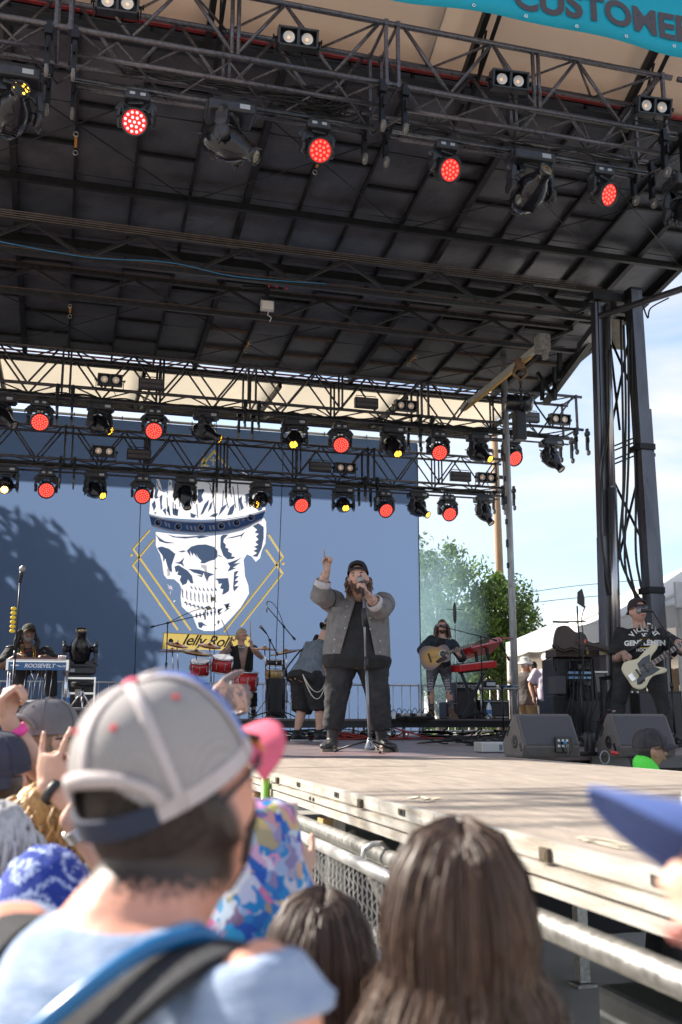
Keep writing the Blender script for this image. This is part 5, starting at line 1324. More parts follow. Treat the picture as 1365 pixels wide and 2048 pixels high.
for k,x in enumerate((-0.16,-0.09,-0.02,0.05,0.12,0.2)):
 mb = MB(); mb.cyl((x - 0.03,-0.02,0.12),(x,0,zt - 0.13),0.005,n=6); mb.build('pedal_rod',chrome,steel)
for x,dx in ((-0.30,0),(-0.1,0.06),(0.02,-0.02),(0.11,0)):
 mb = MB(); mb.cyl((x,-0.08,zt - 0.13),(x + dx,-0.1,zt - 0.26),0.008,n=6); mb.build('knee_lever',chrome,steel)
mb = MB(); mb.box((0,-0.05,0.11),(W - 0.1,0.04,0.03)); mb.build('pedal_bar',chrome,steel)
MT = Matrix.Translation((0.03,-0.1295,zt - 0.075)) @ Matrix.Rotation(rad(90),4,'X')
text_obj('lettering','ROOSEVELT',0.076,mat('print_white',(0.8,0.82,0.85),0.6),MT,steel,shear=0.25,bold=0.0016)
MT = Matrix.Translation((0.325,-0.1295,zt - 0.078)) @ Matrix.Rotation(rad(90),4,'X')
text_obj('lettering','"The DE"',0.036,MATS['print_white'],MT,steel,shear=0.3,bold=0.001)
mb = MB(); mb.prism([(-0.36,-0.01),(-0.26,-0.01),(-0.24,-0.025),(-0.29,-0.03),(-0.31,-0.045),(-0.33,-0.03),(-0.36,-0.028)],0.001,Matrix.Translation((0,-0.129,zt - 0.05)) @ Matrix.Rotation(rad(90),4,'X')); mb.build('emblem',MATS['print_white'],steel)
# mic stand at the far left, cables pinned with yellow clips
b = at(22,1440,11.2); b.z = DECK
h = at(26,1165,11.2).z - DECK
t,tip,d = stand_mic('tall black microphone stand with yellow picks at the far left',b,h)
mic(t,tip,(0.12,-0.2,0.95),0.13,s=1.35)
for k in range(6): mb = MB(); mb.sphere((-0.045,-0.02,h - 0.30 - k * 0.05),(0.032,0.01,0.022),8,6); mb.build('guitar_pick',mat('pick_yellow',(0.8,0.55,0.02),0.5),t)
mb = MB(); mb.cyl((-0.02,0,h - 0.72),(-0.10,0,h - 0.73),0.010); mb.build('clutch_arm',black_metal,t)
# flight case + floor spotlight + stool
c = at(158,1410,15.6); t = thing('flight_case','dark flight case with aluminium edging under the floor spotlight','flight case',(c.x,c.y,1.90))
hc = at(150,1355,15.6).z - 1.90
mb = MB(); mb.bbox((0,0,hc / 2),(0.44,0.5,hc),0.01); mb.build('panel',black_plastic,t)
for z in (0.02,hc * 0.5,hc - 0.02): mb = MB(); mb.box((0,-0.252,z),(0.46,0.012,0.03)); mb.build('edge_strip',chrome,t)
for s in (-1,1): mb = MB(); mb.box((s * 0.215,-0.253,hc / 2),(0.025,0.013,hc)); mb.build('edge_strip',chrome,t)
mb = MB(); mb.bbox((-0.02,-0.262,hc * 0.5),(0.1,0.014,0.12),0.004); mb.build('butterfly_latch',galv,t)
fs = copy_tree(protos['spot']); fs['label'] = 'unlit moving spotlight standing upright on a flight case'; fs['group'] = 'lights standing on the stage floor'
fs.location = (c.x - 0.02,c.y,1.90 + hc - 0.035); fs.rotation_euler = (math.pi,0,math.pi); fs.scale = (1,1,1)
aim(fs,0,0,lens_glass,1.0)
for ch in fs.children:
 if ch.name.startswith('head'): ch.rotation_euler = (rad(-28),0,0)
 if ch.name.startswith('clamp'): bpy.data.objects.remove(ch)
c = at(163,1416,15.0); t = thing('drum_stool','round black padded stool on chrome tripod legs by the flight case','stool',(c.x,c.y,1.90))
zs = at(163,1372,15.0).z - 1.9
mb = MB(); mb.lathe([(0.13,0),(0.165,0.015),(0.17,0.06),(0.15,0.08),(0.02,0.085)],(0,0,zs - 0.02),n=20); mb.build('seat',black_plastic,t)
mb = MB(); mb.cyl((0,0,0.12),(0,0,zs),0.02); mb.build('post',chrome,t)
for k in range(3): a = 0.6 + k * 2.09; mb = MB(); mb.cyl((0,0,0.26),(0.2 * math.cos(a),0.2 * math.sin(a),0.01),0.012,n=8); mb.build('leg',chrome,t)
c = at(132,1417,14.4)
def bottle(label,loc,s=1.0,col=(0.55,0.62,0.7),cap=(0.05,0.15,0.5)):
 t = thing('water_bottle',label,'bottle',loc)
 mb = MB(); mb.lathe([(0.03 * s,0),(0.034 * s,0.01),(0.033 * s,0.13 * s),(0.028 * s,0.155 * s),(0.013 * s,0.19 * s),(0.013 * s,0.2 * s)],n=14); mb.build('bottle',mat('bottle_plastic',(0.62,0.68,0.75),0.08,spec=0.8),t)
 mb = MB(); mb.cyl((0,0,0.2 * s),(0,0,0.225 * s),0.015 * s); mb.build('cap',mat('cap_blue',cap,0.4),t)
 mb = MB(); mb.lathe([(0.0345 * s,0.06 * s),(0.0345 * s,0.11 * s)],n=14,cap=False); mb.build('paper_label',mat('label_blue',(0.06,0.2,0.5),0.5),t)
bottle('clear water bottle standing by the right leg of the pedal steel',(c.x,c.y,1.90),1.5)
# ---- drum kit
drum_red = mat('drum_red',(0.42,0.015,0.02),0.12,color2=(0.55,0.03,0.03),vscale=5)
bronze = mat('cymbal_bronze',(0.30,0.19,0.10),0.25,0.9,var=0.25,vscale=30,stretch=(1,1,6))
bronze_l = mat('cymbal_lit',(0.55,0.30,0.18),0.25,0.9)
skin_head = mat('drum_head',(0.7,0.68,0.64),0.5)
wood_gold = mat('snare_wood',(0.45,0.27,0.09),0.3,var=0.15)
def P(px,py,d=16.6): return at(px,py,d)
kit = thing('drum_kit','red drum kit with bronze cymbals on the back riser','drum kit',Vector((P(455,1440).x,P(455,1440).y,RZ)))
def drum(label,c,r,h,m,axis=(0.1,-0.3,1),lugs=8):
 ax = Vector(axis).normalized(); mb = MB(); mb.lathe([(r,-h / 2),(r,h / 2)],c,ax,24); sh = mb.build(label,m,kit,True)
 for s in (-1,1): mb = MB(); mb.lathe([(r + 0.004,-0.012),(r + 0.01,-0.012),(r + 0.01,0.012),(r - 0.01,0.012 if s > 0 else -0.012)],Vector(c) + ax * (h / 2 * s),ax,24); mb.build('hoop',chrome,sh,True)
 mb = MB(); mb.lathe([(0,0),(r - 0.008,0.0)],Vector(c) + ax * (h / 2 + 0.002),ax,24,cap=False); mb.build('drum_skin',skin_head,sh,True)
 Rm = frame(ax)
 for k in range(lugs):
  a = 2 * math.pi * k / lugs; q = Vector(c) + Rm @ Vector(((r + 0.01) * math.cos(a),(r + 0.01) * math.sin(a),0)); mb = MB(); mb.bbox(q,(0.018,0.018,h * 0.5),0.004,Rm); mb.build('lug',chrome,sh,True)
def cymbal(c,r,tilt,m,stand=True):
 ax = Vector((tilt[0],tilt[1],1)).normalized()
 mb = MB(); mb.lathe([(0.012,0.03),(0.03,0.026),(0.045,0.01),(r * 0.6,-0.006),(r,-0.022),(r,-0.026),(r * 0.6,-0.010),(0.045,0.004),(0.012,0.02)],c,ax,30,cap=False); cy = mb.build('cymbal',m,kit,True)
 mb = MB(); mb.cyl(Vector(c) + ax * 0.02,Vector(c) + ax * 0.07,0.013,n=8); mb.build('wing_nut',chrome,cy,True)
 if stand:
  c = Vector(c); ft = Vector((c.x + 0.05,c.y + 0.1,RZ)); mid = Vector((ft.x,ft.y,(c.z + RZ) / 2 + 0.1))
  mb = MB(); mb.tube([c - ax * 0.02,mid],0.010,8); mb.tube([mid,ft + Vector((0,0,0.25))],0.014,8); st = mb.build('cymbal_stand',chrome,kit,True)
  for k in range(3): a = 0.3 + k * 2.09; mb = MB(); mb.cyl(ft + Vector((0,0,0.3)),ft + Vector((0.25 * math.cos(a),0.25 * math.sin(a),0.01)),0.009,n=6); mb.build('stand_leg',chrome,st,True)
drum('rack_tom',P(445,1328,16.4),0.165,0.22,drum_red,(0.05,-0.35,1)); drum('bass_drum',P(452,1395,16.5),0.28,0.4,drum_red,(0.0,-1,0.02),10)
drum('floor_tom',P(492,1362,16.3),0.19,0.3,drum_red,(0.05,-0.15,1)); drum('rack_tom',P(400,1335,16.4),0.15,0.2,drum_red,(-0.05,-0.35,1))
drum('side_snare',P(549,1348,16.4),0.14,0.14,wood_gold,(0.0,-0.1,1)); drum('snare_drum',P(550,1325,16.9),0.14,0.09,black_plastic,(0.0,-0.1,1))
cymbal(P(393,1303,16.2),0.27,(0.12,-0.25),bronze); cymbal(P(345,1300,16.4),0.22,(0.0,0.02),bronze_l); cymbal(P(355,1288,16.8),0.19,(0.16,-0.3),bronze_l)
cymbal(P(530,1296,16.7),0.24,(0.03,-0.12),bronze_l); cymbal(P(572,1302,16.3),0.27,(-0.22,-0.1),bronze); cymbal(P(420,1290,17.0),0.20,(0.1,-0.3),bronze_l)
b = P(552,1400,16.2); mb = MB(); mb.bbox((b.x,b.y,RZ + 0.32),(0.26,0.3,0.62),0.01); mb.build('monitor_box',black_plastic,kit,True)
for (px,top,tipx,tipy,lab,dd) in ((329,1246,404,1228,'boom microphone stand reaching over the left cymbals',15.9),(566,1253,532,1213,'boom microphone stand reaching up right of the drummer',15.9)):
 b = at(px,1440,dd); q = at(px,top,dd); b.z = RZ; tp = at(tipx,tipy,dd)
 t,tip,d = stand_mic(lab,b,q.z - RZ,boom=tuple(tp - q)); mic(t,tip + Vector((0,0,0.07)),(0,0,-1),0.16,pencil=True,grip=mat('mic_silver',(0.4,0.38,0.36),0.35,0.6))
 mb = MB(); mb.tube(bez(tip + Vector((0,0,0.08)),tip + Vector((0.15 if tipx > 450 else -0.1,0,0.12)),Vector((0,0,q.z - RZ)),10),0.006,5); mb.build('lead',cable_mat,t)
b = at(538,1440,15.9); b.z = RZ; q = at(538,1262,15.9); tp = at(524,1262,15.6)
t,tip,d = stand_mic('short microphone stand angled at the drummer',b,at(538,1280,15.9).z - RZ,boom=(-0.06,-0.02,0.10)); mic(t,tip,(-0.55,-0.2,0.55),0.13)
# ---- guitarist's side: keyboards
kb_red = mat('keyboard_red',(0.50,0.012,0.02),0.25,color2=(0.6,0.03,0.03),vscale=3)
kz = RZ; kc = at(952,1440,17.0)
def keyboard(label,a,b,wdt,th,tilt,grp='stacked stage keyboards'):
 """a: near-left end, b: right end; keys face -y side up"""
 a,b = Vector(a),Vector(b); t = thing('stage_keyboard',label,'keyboard',(a + b) / 2,0,grp)
 x = (b - a).normalized(); z = Vector((0,0,1)); y = z.cross(x).normalized(); z = x.cross(y)
 R3 = Matrix((x,y,z)).transposed() @ Matrix.Rotation(rad(tilt),3,'X'); L = (b - a).length
 mb = MB(); mb.bbox((0,0,0),(L,wdt,th),0.012,R3); mb.build('case',kb_red,t)
 mb = MB(); mb.box(R3 @ Vector((0,-0.06,th / 2 + 0.004)),(L * 0.9,wdt * 0.5,0.012),R3); mb.build('key_bed',mat('keys_white',(0.7,0.69,0.66),0.35),t)
 mb = MB()
 for k in range(25):
  if k % 7 in (2,6): continue
  mb.box(R3 @ Vector((-L * 0.43 + L * 0.86 * k / 24,-0.02,th / 2 + 0.014)),(L * 0.013,wdt * 0.3,0.012),R3)
 mb.build('black_keys',gloss_black,t,kind='stuff')
 mb = MB(); mb.box(R3 @ Vector((0,wdt * 0.33,th / 2 + 0.003)),(L * 0.94,wdt * 0.28,0.008),R3); cp = mb.build('control_panel',kb_red,t)
 for k in range(9): mb = MB(); mb.cyl(R3 @ Vector((-L * 0.4 + L * 0.8 * k / 8,wdt * 0.33,th / 2 + 0.006)),R3 @ Vector((-L * 0.4 + L * 0.8 * k / 8,wdt * 0.33,th / 2 + 0.03)),0.010,n=8); mb.build('knob',white_paint,cp)
 mb = MB(); mb.box(R3 @ Vector((L / 2 + 0.002,0,0)),(0.006,wdt * 0.94,th * 0.9),R3); mb.build('end_cheek',kb_red,t)
 return t
keyboard('upper red stage keyboard tilted steeply toward the player',at(928,1305,16.6),at(992,1290,17.5),0.33,0.10,-38)
keyboard('lower red stage keyboard lying flat on the crossed stand',at(905,1338,16.4),at(978,1329,17.0),0.36,0.11,0)
ks = thing('keyboard_stand','black crossed keyboard stand under the red keyboards','stand',(kc.x,kc.y,kz))
for dy in (0.0,0.28):
 for (pa,pb) in (((928,1436),(968,1345)),((960,1436),(922,1345))):
  mb = MB(); beam(mb,at(*pa,16.5 + dy),at(*pb,16.5 + dy),0.05,0.05); mb.build('cross_leg',black_metal,ks,True)
for (pa,pb) in (((918,1345),(975,1338)),):
 for dy in (0.0,0.3): mb = MB(); beam(mb,at(*pa,16.4 + dy),at(*pb,16.7 + dy),0.04,0.04); mb.build('top_bar',black_metal,ks,True)
mb = MB(); beam(mb,at(955,1335,16.9),at(952,1300,16.9),0.04,0.04); beam(mb,at(978,1335,17),at(974,1295,17),0.04,0.04); mb.build('upper_arm',black_metal,ks,True)
# tall mic with long black wind shield (fish-shaped rack), boom stands
b = at(915,1440,17.3); b.z = RZ; top = at(912,1250,17.3)
t = thing('guitar_stand_neck','black feather-shaped guitar headstock raised on a pole behind the guitarist','stand',b)
mb = MB(); mb.cyl((0,0,0),(0,0,top.z - RZ),0.012,n=8); mb.build('pole',chrome,t)
mb = MB(); mb.sphere((0,0,at(911,1226,17.3).z - RZ),(0.035,0.02,0.19),12,10); mb.build('paddle',gloss_black,t)
mb = MB(); mb.cyl((-0.16,0,at(911,1219,17.3).z - RZ),(0.16,0,at(911,1219,17.3).z - RZ),0.005,n=6); mb.build('crossbar',black_metal,t)
b = at(967,1440,15.9); b.z = RZ - 0.0; q = at(966,1273,15.9); tp = at(896,1255,15.75)
t,tip,d = stand_mic('long boom microphone stand reaching left to the guitarist',b,q.z - RZ,boom=tuple(tp - q)); mic(t,tip,(tp - q),0.12)
b = at(1008,1475,14.6); b.z = DECK; q = at(1008,1286,14.6)
t,tip,d = stand_mic('straight microphone stand with red-banded mic in front of the grey pole',b,q.z - DECK,boom=(-0.03,0,0.06)); mic(t,q - b + Vector((-0.03,0,0.06)),(1,-0.2,0.1),0.13,grip=mat('mic_redgrey',(0.35,0.1,0.1),0.4))
# amps and gear on the right part of the riser
def box_thing(name,label,cat,c,size,m,yaw=0.0,group=None,fit=None):
 t = thing(name,label,cat,c,yaw,group); mb = MB(); mb.bbox((0,0,size[2] / 2),size,0.012); mb.build('cabinet',m,t); return t
c = at(926,1438,17.6); amp = box_thing('guitar_amplifier','black combo amplifier behind the crossed keyboard stand','amplifier',(c.x,c.y,RZ),(0.42,0.4,0.62),black_plastic)
mb = MB(); mb.box((0,-0.204,0.26),(0.36,0.008,0.4)); mb.build('grille_cloth',grille_mat,amp)
mb = MB(); mb.box((0,-0.206,0.55),(0.38,0.01,0.05)); mb.build('control_strip',galv,amp)
for k in range(5): mb = MB(); mb.cyl((-0.14 + 0.07 * k,-0.21,0.55),(-0.14 + 0.07 * k,-0.23,0.55),0.012,n=8); mb.build('knob',black_plastic,amp)
for i,(px,w,h_,lab) in enumerate(((898,0.22,0.28,'small black pedal case low on the riser behind the guitarist'),(985,0.5,0.32,'black powered speaker lying on the riser by the grey pole'))):
 c = at(px,1438,17.5); t = box_thing('equipment_case',lab,'case',(c.x,c.y,RZ),(w,0.35,h_),black_plastic)
 mb = MB(); mb.box((0,-0.178,h_ * 0.5),(w * 0.8,0.006,h_ * 0.6)); mb.build('front_grille',grille_mat,t)
 for s in (-1,1): mb = MB(); mb.box((0,-0.18,h_ * (0.5 + 0.42 * s)),(w * 0.9,0.008,0.02)); mb.build('edge_strip',galv,t)
c = at(985,1405,17.3); c.z = RZ + 0.32; t = thing('effects_table','small grey table piled with pedals beside the grey pole','table',(c.x,c.y - 0.15,RZ))
mb = MB(); mb.bbox((0,0,0.5),(0.75,0.35,0.03),0.008); mb.build('tabletop',mat('table_grey',(0.38,0.38,0.36),0.6),t)
for s in (-1,1):
 for y in (-0.14,0.14): mb = MB(); mb.cyl((s * 0.33,y,0),(s * 0.33,y,0.49),0.015,n=8); mb.build('leg',galv,t)
c2 = Vector((c.x - 0.12,c.y - 0.15,RZ + 0.515)); t = box_thing('effects_unit','dark effects box standing on the small grey table','effects unit',c2,(0.2,0.18,0.12),black_metal)
mb = MB(); mb.box((0,-0.093,0.06),(0.16,0.006,0.06)); mb.build('front_plate',mat('white_print',(0.6,0.62,0.65),0.6),t)
c2 = Vector((c.x + 0.2,c.y - 0.15,RZ + 0.515)); t = thing('effects_pedal','blue effects pedals heaped at the right of the small grey table','pedals',c2)
for k in range(4): mb = MB(); mb.bbox((-0.08 + 0.06 * k,0.02 * (k % 2),0.02 + 0.01 * (k % 2)),(0.05,0.09,0.04),0.006,Matrix.Rotation(0.3 * k,3,'Z')); mb.build('pedal',[black_plastic,MATS['plug_blue']][k % 2],t)
c = at(979,1437,16.0); bottle('blue-labelled water bottle at the foot of the keyboards',(c.x,c.y,RZ),1.25)
# pedalboards on the riser's edge
for i,(px,w,n_,lab) in enumerate(((832,0.45,5,'pedalboard with looping patch cables left of the guitarist'),(790,0.28,3,'small dark pedalboard beside a glass at the riser edge'))):
 c = at(px,1437,16.4); t = thing('pedalboard',lab,'pedalboard',(c.x,c.y - 0.1,RZ))
 mb = MB(); mb.bbox((0,0,0.025),(w,0.3,0.04),0.006,Matrix.Rotation(rad(6),3,'X')); mb.build('board',black_metal,t)
 for k in range(n_):
  x = -w / 2 + w * (k + 0.5) / n_; mb = MB(); mb.bbox((x,0,0.065),(w / n_ * 0.7,0.11,0.045),0.005); mb.build('pedal',[galv,black_plastic,alu][k % 3],t)
  mb = MB(); mb.tube(bez((x,0.05,0.06),(x + 0.05,0.0,0.24 + 0.04 * (k % 2)),(x + 0.12,0.08,0.05),8),0.006,5); mb.build('patch_cable',cable_mat,t)
t = thing('cocktail_glass','clear glass tumbler on the riser edge behind the singer','glass',at(788,1437,16.0)); t.location.z = RZ
mb = MB(); mb.lathe([(0.03,0),(0.035,0.1),(0.032,0.1),(0.028,0.01)],n=14,cap=False); mb.build('glass',mat('bottle_plastic',(0.62,0.68,0.75),0.08),t)
# cables heaped under the riser and along its foot
t = thing('cable_pile','tangle of black cables under the edge of the guitarist riser','cables',(5.4,15.8,DECK))
R = random.Random(4)
for k in range(26):
 x = R.uniform(3.4,7.6); y = R.uniform(15.2,16.2); pts = []
 for j in range(8): pts.append((x + R.uniform(-0.45,0.45),y + R.uniform(-0.2,0.2),DECK + 0.015 + R.random() ** 3 * 0.16))
 mb = MB(); mb.tube(smooth_path(pts,4),R.choice((0.008,0.011,0.014)),5,mi=0); mb.build('cable_run',cable_mat if k % 7 else mat('cable_red',(0.35,0.04,0.03),0.5),t,True)
t = thing('cable_pile','heap of cables on the deck behind the two wedge monitors','cables',(5.6,10.5,DECK))
for k in range(16):
 x = R.uniform(4.6,6.8); y = R.uniform(9.8,12.6); pts = [(x + R.uniform(-0.5,0.5),y + R.uniform(-0.3,0.3),DECK + 0.015 + R.random() ** 3 * 0.1) for j in range(8)]
 mb = MB(); mb.tube(smooth_path(pts,4),R.choice((0.008,0.012)),5); mb.build('cable_run',cable_mat,t,True)
# ---- right side: racks, cases, antennas
c = at(1152,1478,13.2); c.z = DECK
def D(px,py,d=13.2): return at(px,py,d)
rk = thing('equipment_rack','tall black equipment rack with blue-lit units left of the mast','equipment rack',c)
def pxbox(parent,name,x0,y0,x1,y1,d,depth,m,label=None):
 a,b_ = at(x0,y0,d),at(x1,y1,d); w = (Vector((a.x,a.y,0)) - Vector((b_.x,b_.y,0))).length; hh = abs(at((x0 + x1) / 2,y0,d).z - at((x0 + x1) / 2,y1,d).z)
 ctr = at((x0 + x1) / 2,(y0 + y1) / 2,d); Rz = Matrix.Rotation(rad(-8),3,'Z')
 mb = MB(); mb.bbox(ctr + Rz @ Vector((0,depth / 2,0)),(w,depth,hh),min(0.01,w * 0.1,hh * 0.1,depth * 0.2),Rz); return mb.build(name,m,parent,True,label=label)
pxbox(rk,'cabinet',1112,1316,1192,1400,13.2,0.6,black_plastic); pxbox(rk,'cabinet',1106,1400,1205,1480,13.2,0.6,black_plastic)
for y0,y1,m in ((1322,1340,gloss_black),(1343,1348,mat('rack_blue',(0.25,0.42,0.62),0.3,0.3)),(1353,1358,MATS['rack_blue']),(1361,1372,gloss_black),(1375,1396,black_metal)):
 pxbox(rk,'rack_unit',1138,y0,1184,y1,13.15,0.1,m)
pxbox(rk,'side_box',1110,1352,1134,1388,13.0,0.3,grille_mat); pxbox(rk,'side_box',1106,1392,1134,1430,13.0,0.3,black_metal)
for x in (1112,1190): pxbox(rk,'edge_strip',x - 1,1318,x + 1,1398,13.14,0.04,black_metal)
R = random.Random(8)
for k in range(12):
 x = R.uniform(1136,1196); mb = MB(); mb.tube(smooth_path([D(x,R.uniform(1335,1380),13.1),D(x + R.uniform(-8,10),1400,12.95),D(x + R.uniform(-12,12),1450,13.0),D(x + R.uniform(-6,16),1478,13.0)],5),0.007,5); mb.build('cable_run',cable_mat,rk,True)
hc = mat('hardcase_brown',(0.06,0.04,0.035),0.5,var=0.2,bump=0.2,bscale=150)
gc = thing('guitar_case','dark brown guitar hard case standing on top of the rack','guitar case',D(1160,1306,13.1))
def guitar_outline(s=1.0):
 return [(0,-0.36),(0.13,-0.345),(0.19,-0.27),(0.20,-0.18),(0.155,-0.09),(0.14,-0.03),(0.155,0.05),(0.13,0.12),(0.075,0.155),(0.045,0.2),(0.05,0.5),(0.075,0.56),(0.07,0.68),(0,0.7),(-0.07,0.68),(-0.075,0.56),(-0.05,0.5),(-0.045,0.2),(-0.075,0.155),(-0.13,0.12),(-0.155,0.05),(-0.14,-0.03),(-0.155,-0.09),(-0.20,-0.18),(-0.19,-0.27),(-0.13,-0.345)]
def round_prism(out,t,M,bev=0.02):
 bm = bmesh.new(); P_ = smooth_path([Vector((x,y,0)) for x,y in out + [out[0]]],3)[:-1]
 vs = [bm.verts.new((p.x,p.y,0)) for p in P_]; f = bm.faces.new(vs); r = bmesh.ops.extrude_face_region(bm,geom=[f]); bmesh.ops.translate(bm,vec=(0,0,t),verts=[v for v in r['geom'] if isinstance(v,bmesh.types.BMVert)])
 bmesh.ops.recalc_face_normals(bm,faces=bm.faces); ed = [e for e in bm.edges if abs(e.verts[0].co.z - e.verts[1].co.z) < 1e-6]
 if bev: bmesh.ops.bevel(bm,geom=ed,offset=bev,segments=3,affect='EDGES')
 bm.transform(M); mb = MB(); mb.add([v.co.copy() for v in bm.verts],[[v.index for v in f.verts] for f in bm.faces],0,False); bm.free(); return mb
M = Matrix.Translation(D(1150,1284,13.0)) @ Matrix.Rotation(rad(-10),4,'Z') @ Matrix.Rotation(rad(90),4,'X') @ Matrix.Rotation(rad(-104),4,'Z') @ Matrix.Scale(0.82,4)
mb = round_prism(guitar_outline(),0.14,M,0.03); mb.build('shell',hc,gc,True)
pxbox(gc,'red_tag',1156,1279,1173,1286,12.84,0.006,mat('tag_orange',(0.8,0.12,0.04),0.5))
t = thing('guitar_case','flat brown case with brass latches under the standing guitar case','guitar case',D(1150,1308,13.1))
pxbox(t,'shell',1109,1298,1198,1314,13.1,0.4,hc)
for x in (1130,1176): pxbox(t,'latch',x - 2,1300,x + 2,1308,13.08,0.02,mat('brass',(0.5,0.36,0.12),0.3,0.8))
t = thing('guitar_bag','lumpy dark bag lying at the left end of the flat case','bag',D(1122,1296,13.3))
mb = MB(); mb.sphere(D(1128,1292,13.35),(0.16,0.14,0.09),14,8); mb.build('bag',mat('bag_cloth',(0.03,0.02,0.022),0.8,bump=0.5,bscale=20),t,True)
mb = MB(); mb.tube(smooth_path([D(1112,1300),D(1106,1312),D(1107,1330),D(1112,1342)],4),0.014,6); mb.build('strap',black_plastic,t,True)
t = thing('meter_box','yellow fronted electric meter box fixed left of the mast','meter box',D(1211,1303,13.4))
pxbox(t,'box',1204,1294,1222,1310,13.0,0.12,mat('pale_grey',(0.45,0.44,0.42),0.5)); pxbox(t,'yellow_label',1205,1298,1213,1308,12.99,0.02,mat('meter_yellow',(0.7,0.5,0.05),0.5))
# stack of cases right of the rack, lettered case
t = thing('road_case','grey lettered road case with steel corners right of the rack','flight case',D(1200,1400,14.2))
pxbox(t,'panel',1184,1345,1216,1420,14.2,0.5,mat('case_grey',(0.14,0.14,0.14),0.5)); pxbox(t,'edge_strip',1183,1342,1217,1346,14.18,0.05,galv); pxbox(t,'edge_strip',1214,1345,1218,1420,14.18,0.05,galv); pxbox(t,'edge_strip',1183,1345,1186,1420,14.18,0.05,galv)
for i,(px,w,lab) in enumerate(((1245,44,'tall black amplifier cabinet behind the bass player, left one'),(1300,52,'tall black amplifier cabinet behind the bass player, middle one'),(1350,44,'tall black amplifier cabinet behind the bass player, right one'))):
 t = thing('speaker_cabinet',lab,'speaker cabinet',D(px,1480,13.4)); t.location.z = DECK
 pxbox(t,'cabinet',px - w / 2,1382,px + w / 2,1484,13.6,0.5,black_plastic); pxbox(t,'grille_cloth',px - w / 2 + 4,1388,px + w / 2 - 4,1480,13.57,0.05,grille_mat)
 for s in (-1,1): pxbox(t,'corner',px + s * (w / 2 - 2) - 2,1382,px + s * (w / 2 - 2) + 2,1386,13.55,0.05,galv)
t = thing('speaker_cabinet','low black speaker cabinet below the rack shelf left of the mast','speaker cabinet',D(1222,1480,13.2)); pxbox(t,'cabinet',1205,1425,1240,1484,13.4,0.4,black_plastic); pxbox(t,'grille_cloth',1208,1430,1237,1480,13.38,0.04,grille_mat)
# guitar stand bar and X-legs by the mast
t = thing('folding_stand','black folding stand leaning between the rack and the bass player','stand',D(1215,1480,12.6)); t.location.z = DECK
for a,b_ in (((1228,1365),(1192,1478)),((1200,1358),(1240,1352)),((1196,1446),(1226,1440)),((1236,1360),(1246,1478)),((1205,1360),(1212,1478))):
 mb = MB(); beam(mb,D(*a,12.6),D(*b_,12.6),0.05,0.05); mb.build('bar',black_metal,t,True)
t = thing('fire_extinguisher','red fire extinguisher with white label standing near the bass player','fire extinguisher',at(1214,1478,12.9)); t.location.z = DECK
zz = at(1214,1425,12.9).z - DECK
mb = MB(); mb.lathe([(0.07,0),(0.085,0.02),(0.085,zz * 0.78),(0.06,zz * 0.9),(0.025,zz * 0.95),(0.025,zz)],n=20); mb.build('cylinder',mat('extinguisher_red',(0.5,0.02,0.02),0.25),t)
mb = MB(); mb.lathe([(0.0862,zz * 0.5),(0.0862,zz * 0.68)],n=20,cap=False); mb.build('paper_label',white_paint,t)
mb = MB(); mb.bbox((0.02,-0.02,zz + 0.03),(0.12,0.03,0.03),0.005); mb.tube([(0,0,zz),(0.09,0,zz),(0.10,0,zz * 0.6)],0.01,6); mb.build('valve_hose',black_plastic,t)
# antennas on a stand in front of the rack
b = at(1168,1484,11.6); b.z = DECK; q = at(1168,1212,11.6)
t,tip,d = stand_mic('tall stand with paddle antenna rising before the guitar cases',b,q.z - DECK,boom=None,name='antenna_stand',cat='antenna stand')
top = q - b
mb = MB(); mb.prism([(-0.085,-0.03),(-0.075,0.10),(-0.02,0.14),(0.005,0.03),(0.0,-0.08)],0.02,Matrix.Translation(top + Vector((0,0,0.06))) @ Matrix.Rotation(rad(90),4,'X')); mb.build('paddle_antenna',black_plastic,t)
mb = MB(); z = at(1168,1245,11.6).z - DECK; mb.cyl((-0.30,0,z),(0.10,0,z + 0.015),0.008); mb.bbox((-0.22,0,z + 0.0),(0.2,0.02,0.022),0.004); mb.build('crossbar',black_metal,t)
mb = MB(); mb.tube(smooth_path([top + Vector((0.02,0,0)),(0.05,0,top.z - 0.15),(0.06,0,top.z - 0.4),(0.02,0,top.z - 0.9),(0.05,0,0.9)],5),0.006,5); mb.build('lead',cable_mat,t)
mb = MB(); mb.bbox((0.02,-0.02,at(1168,1278,11.6).z - DECK),(0.04,0.03,0.16),0.004); mb.build('beltpack',black_plastic,t)
# sign / lamp on right tent pole, awning corner
t = thing('white_sign','white square panel on the tent pole at the right edge','sign',at(1360,1190,15.5))
mb = MB(); mb.bbox(at(1362,1190,15.5),(0.22,0.05,0.42),0.02); mb.build('panel',white_paint,t,True)
# side platform where the crew stands
t = thing('side_platform','low dark platform beside the stage under the tent where crew stand','platform',(9.5,17.5,0))
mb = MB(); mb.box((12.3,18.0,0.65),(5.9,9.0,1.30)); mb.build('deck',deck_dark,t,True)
mb = MB(); mb.box((9.32,18.0,0.55),(0.03,9.0,1.0)); mb.build('skirt',MATS['skirt_cloth'],t,True)
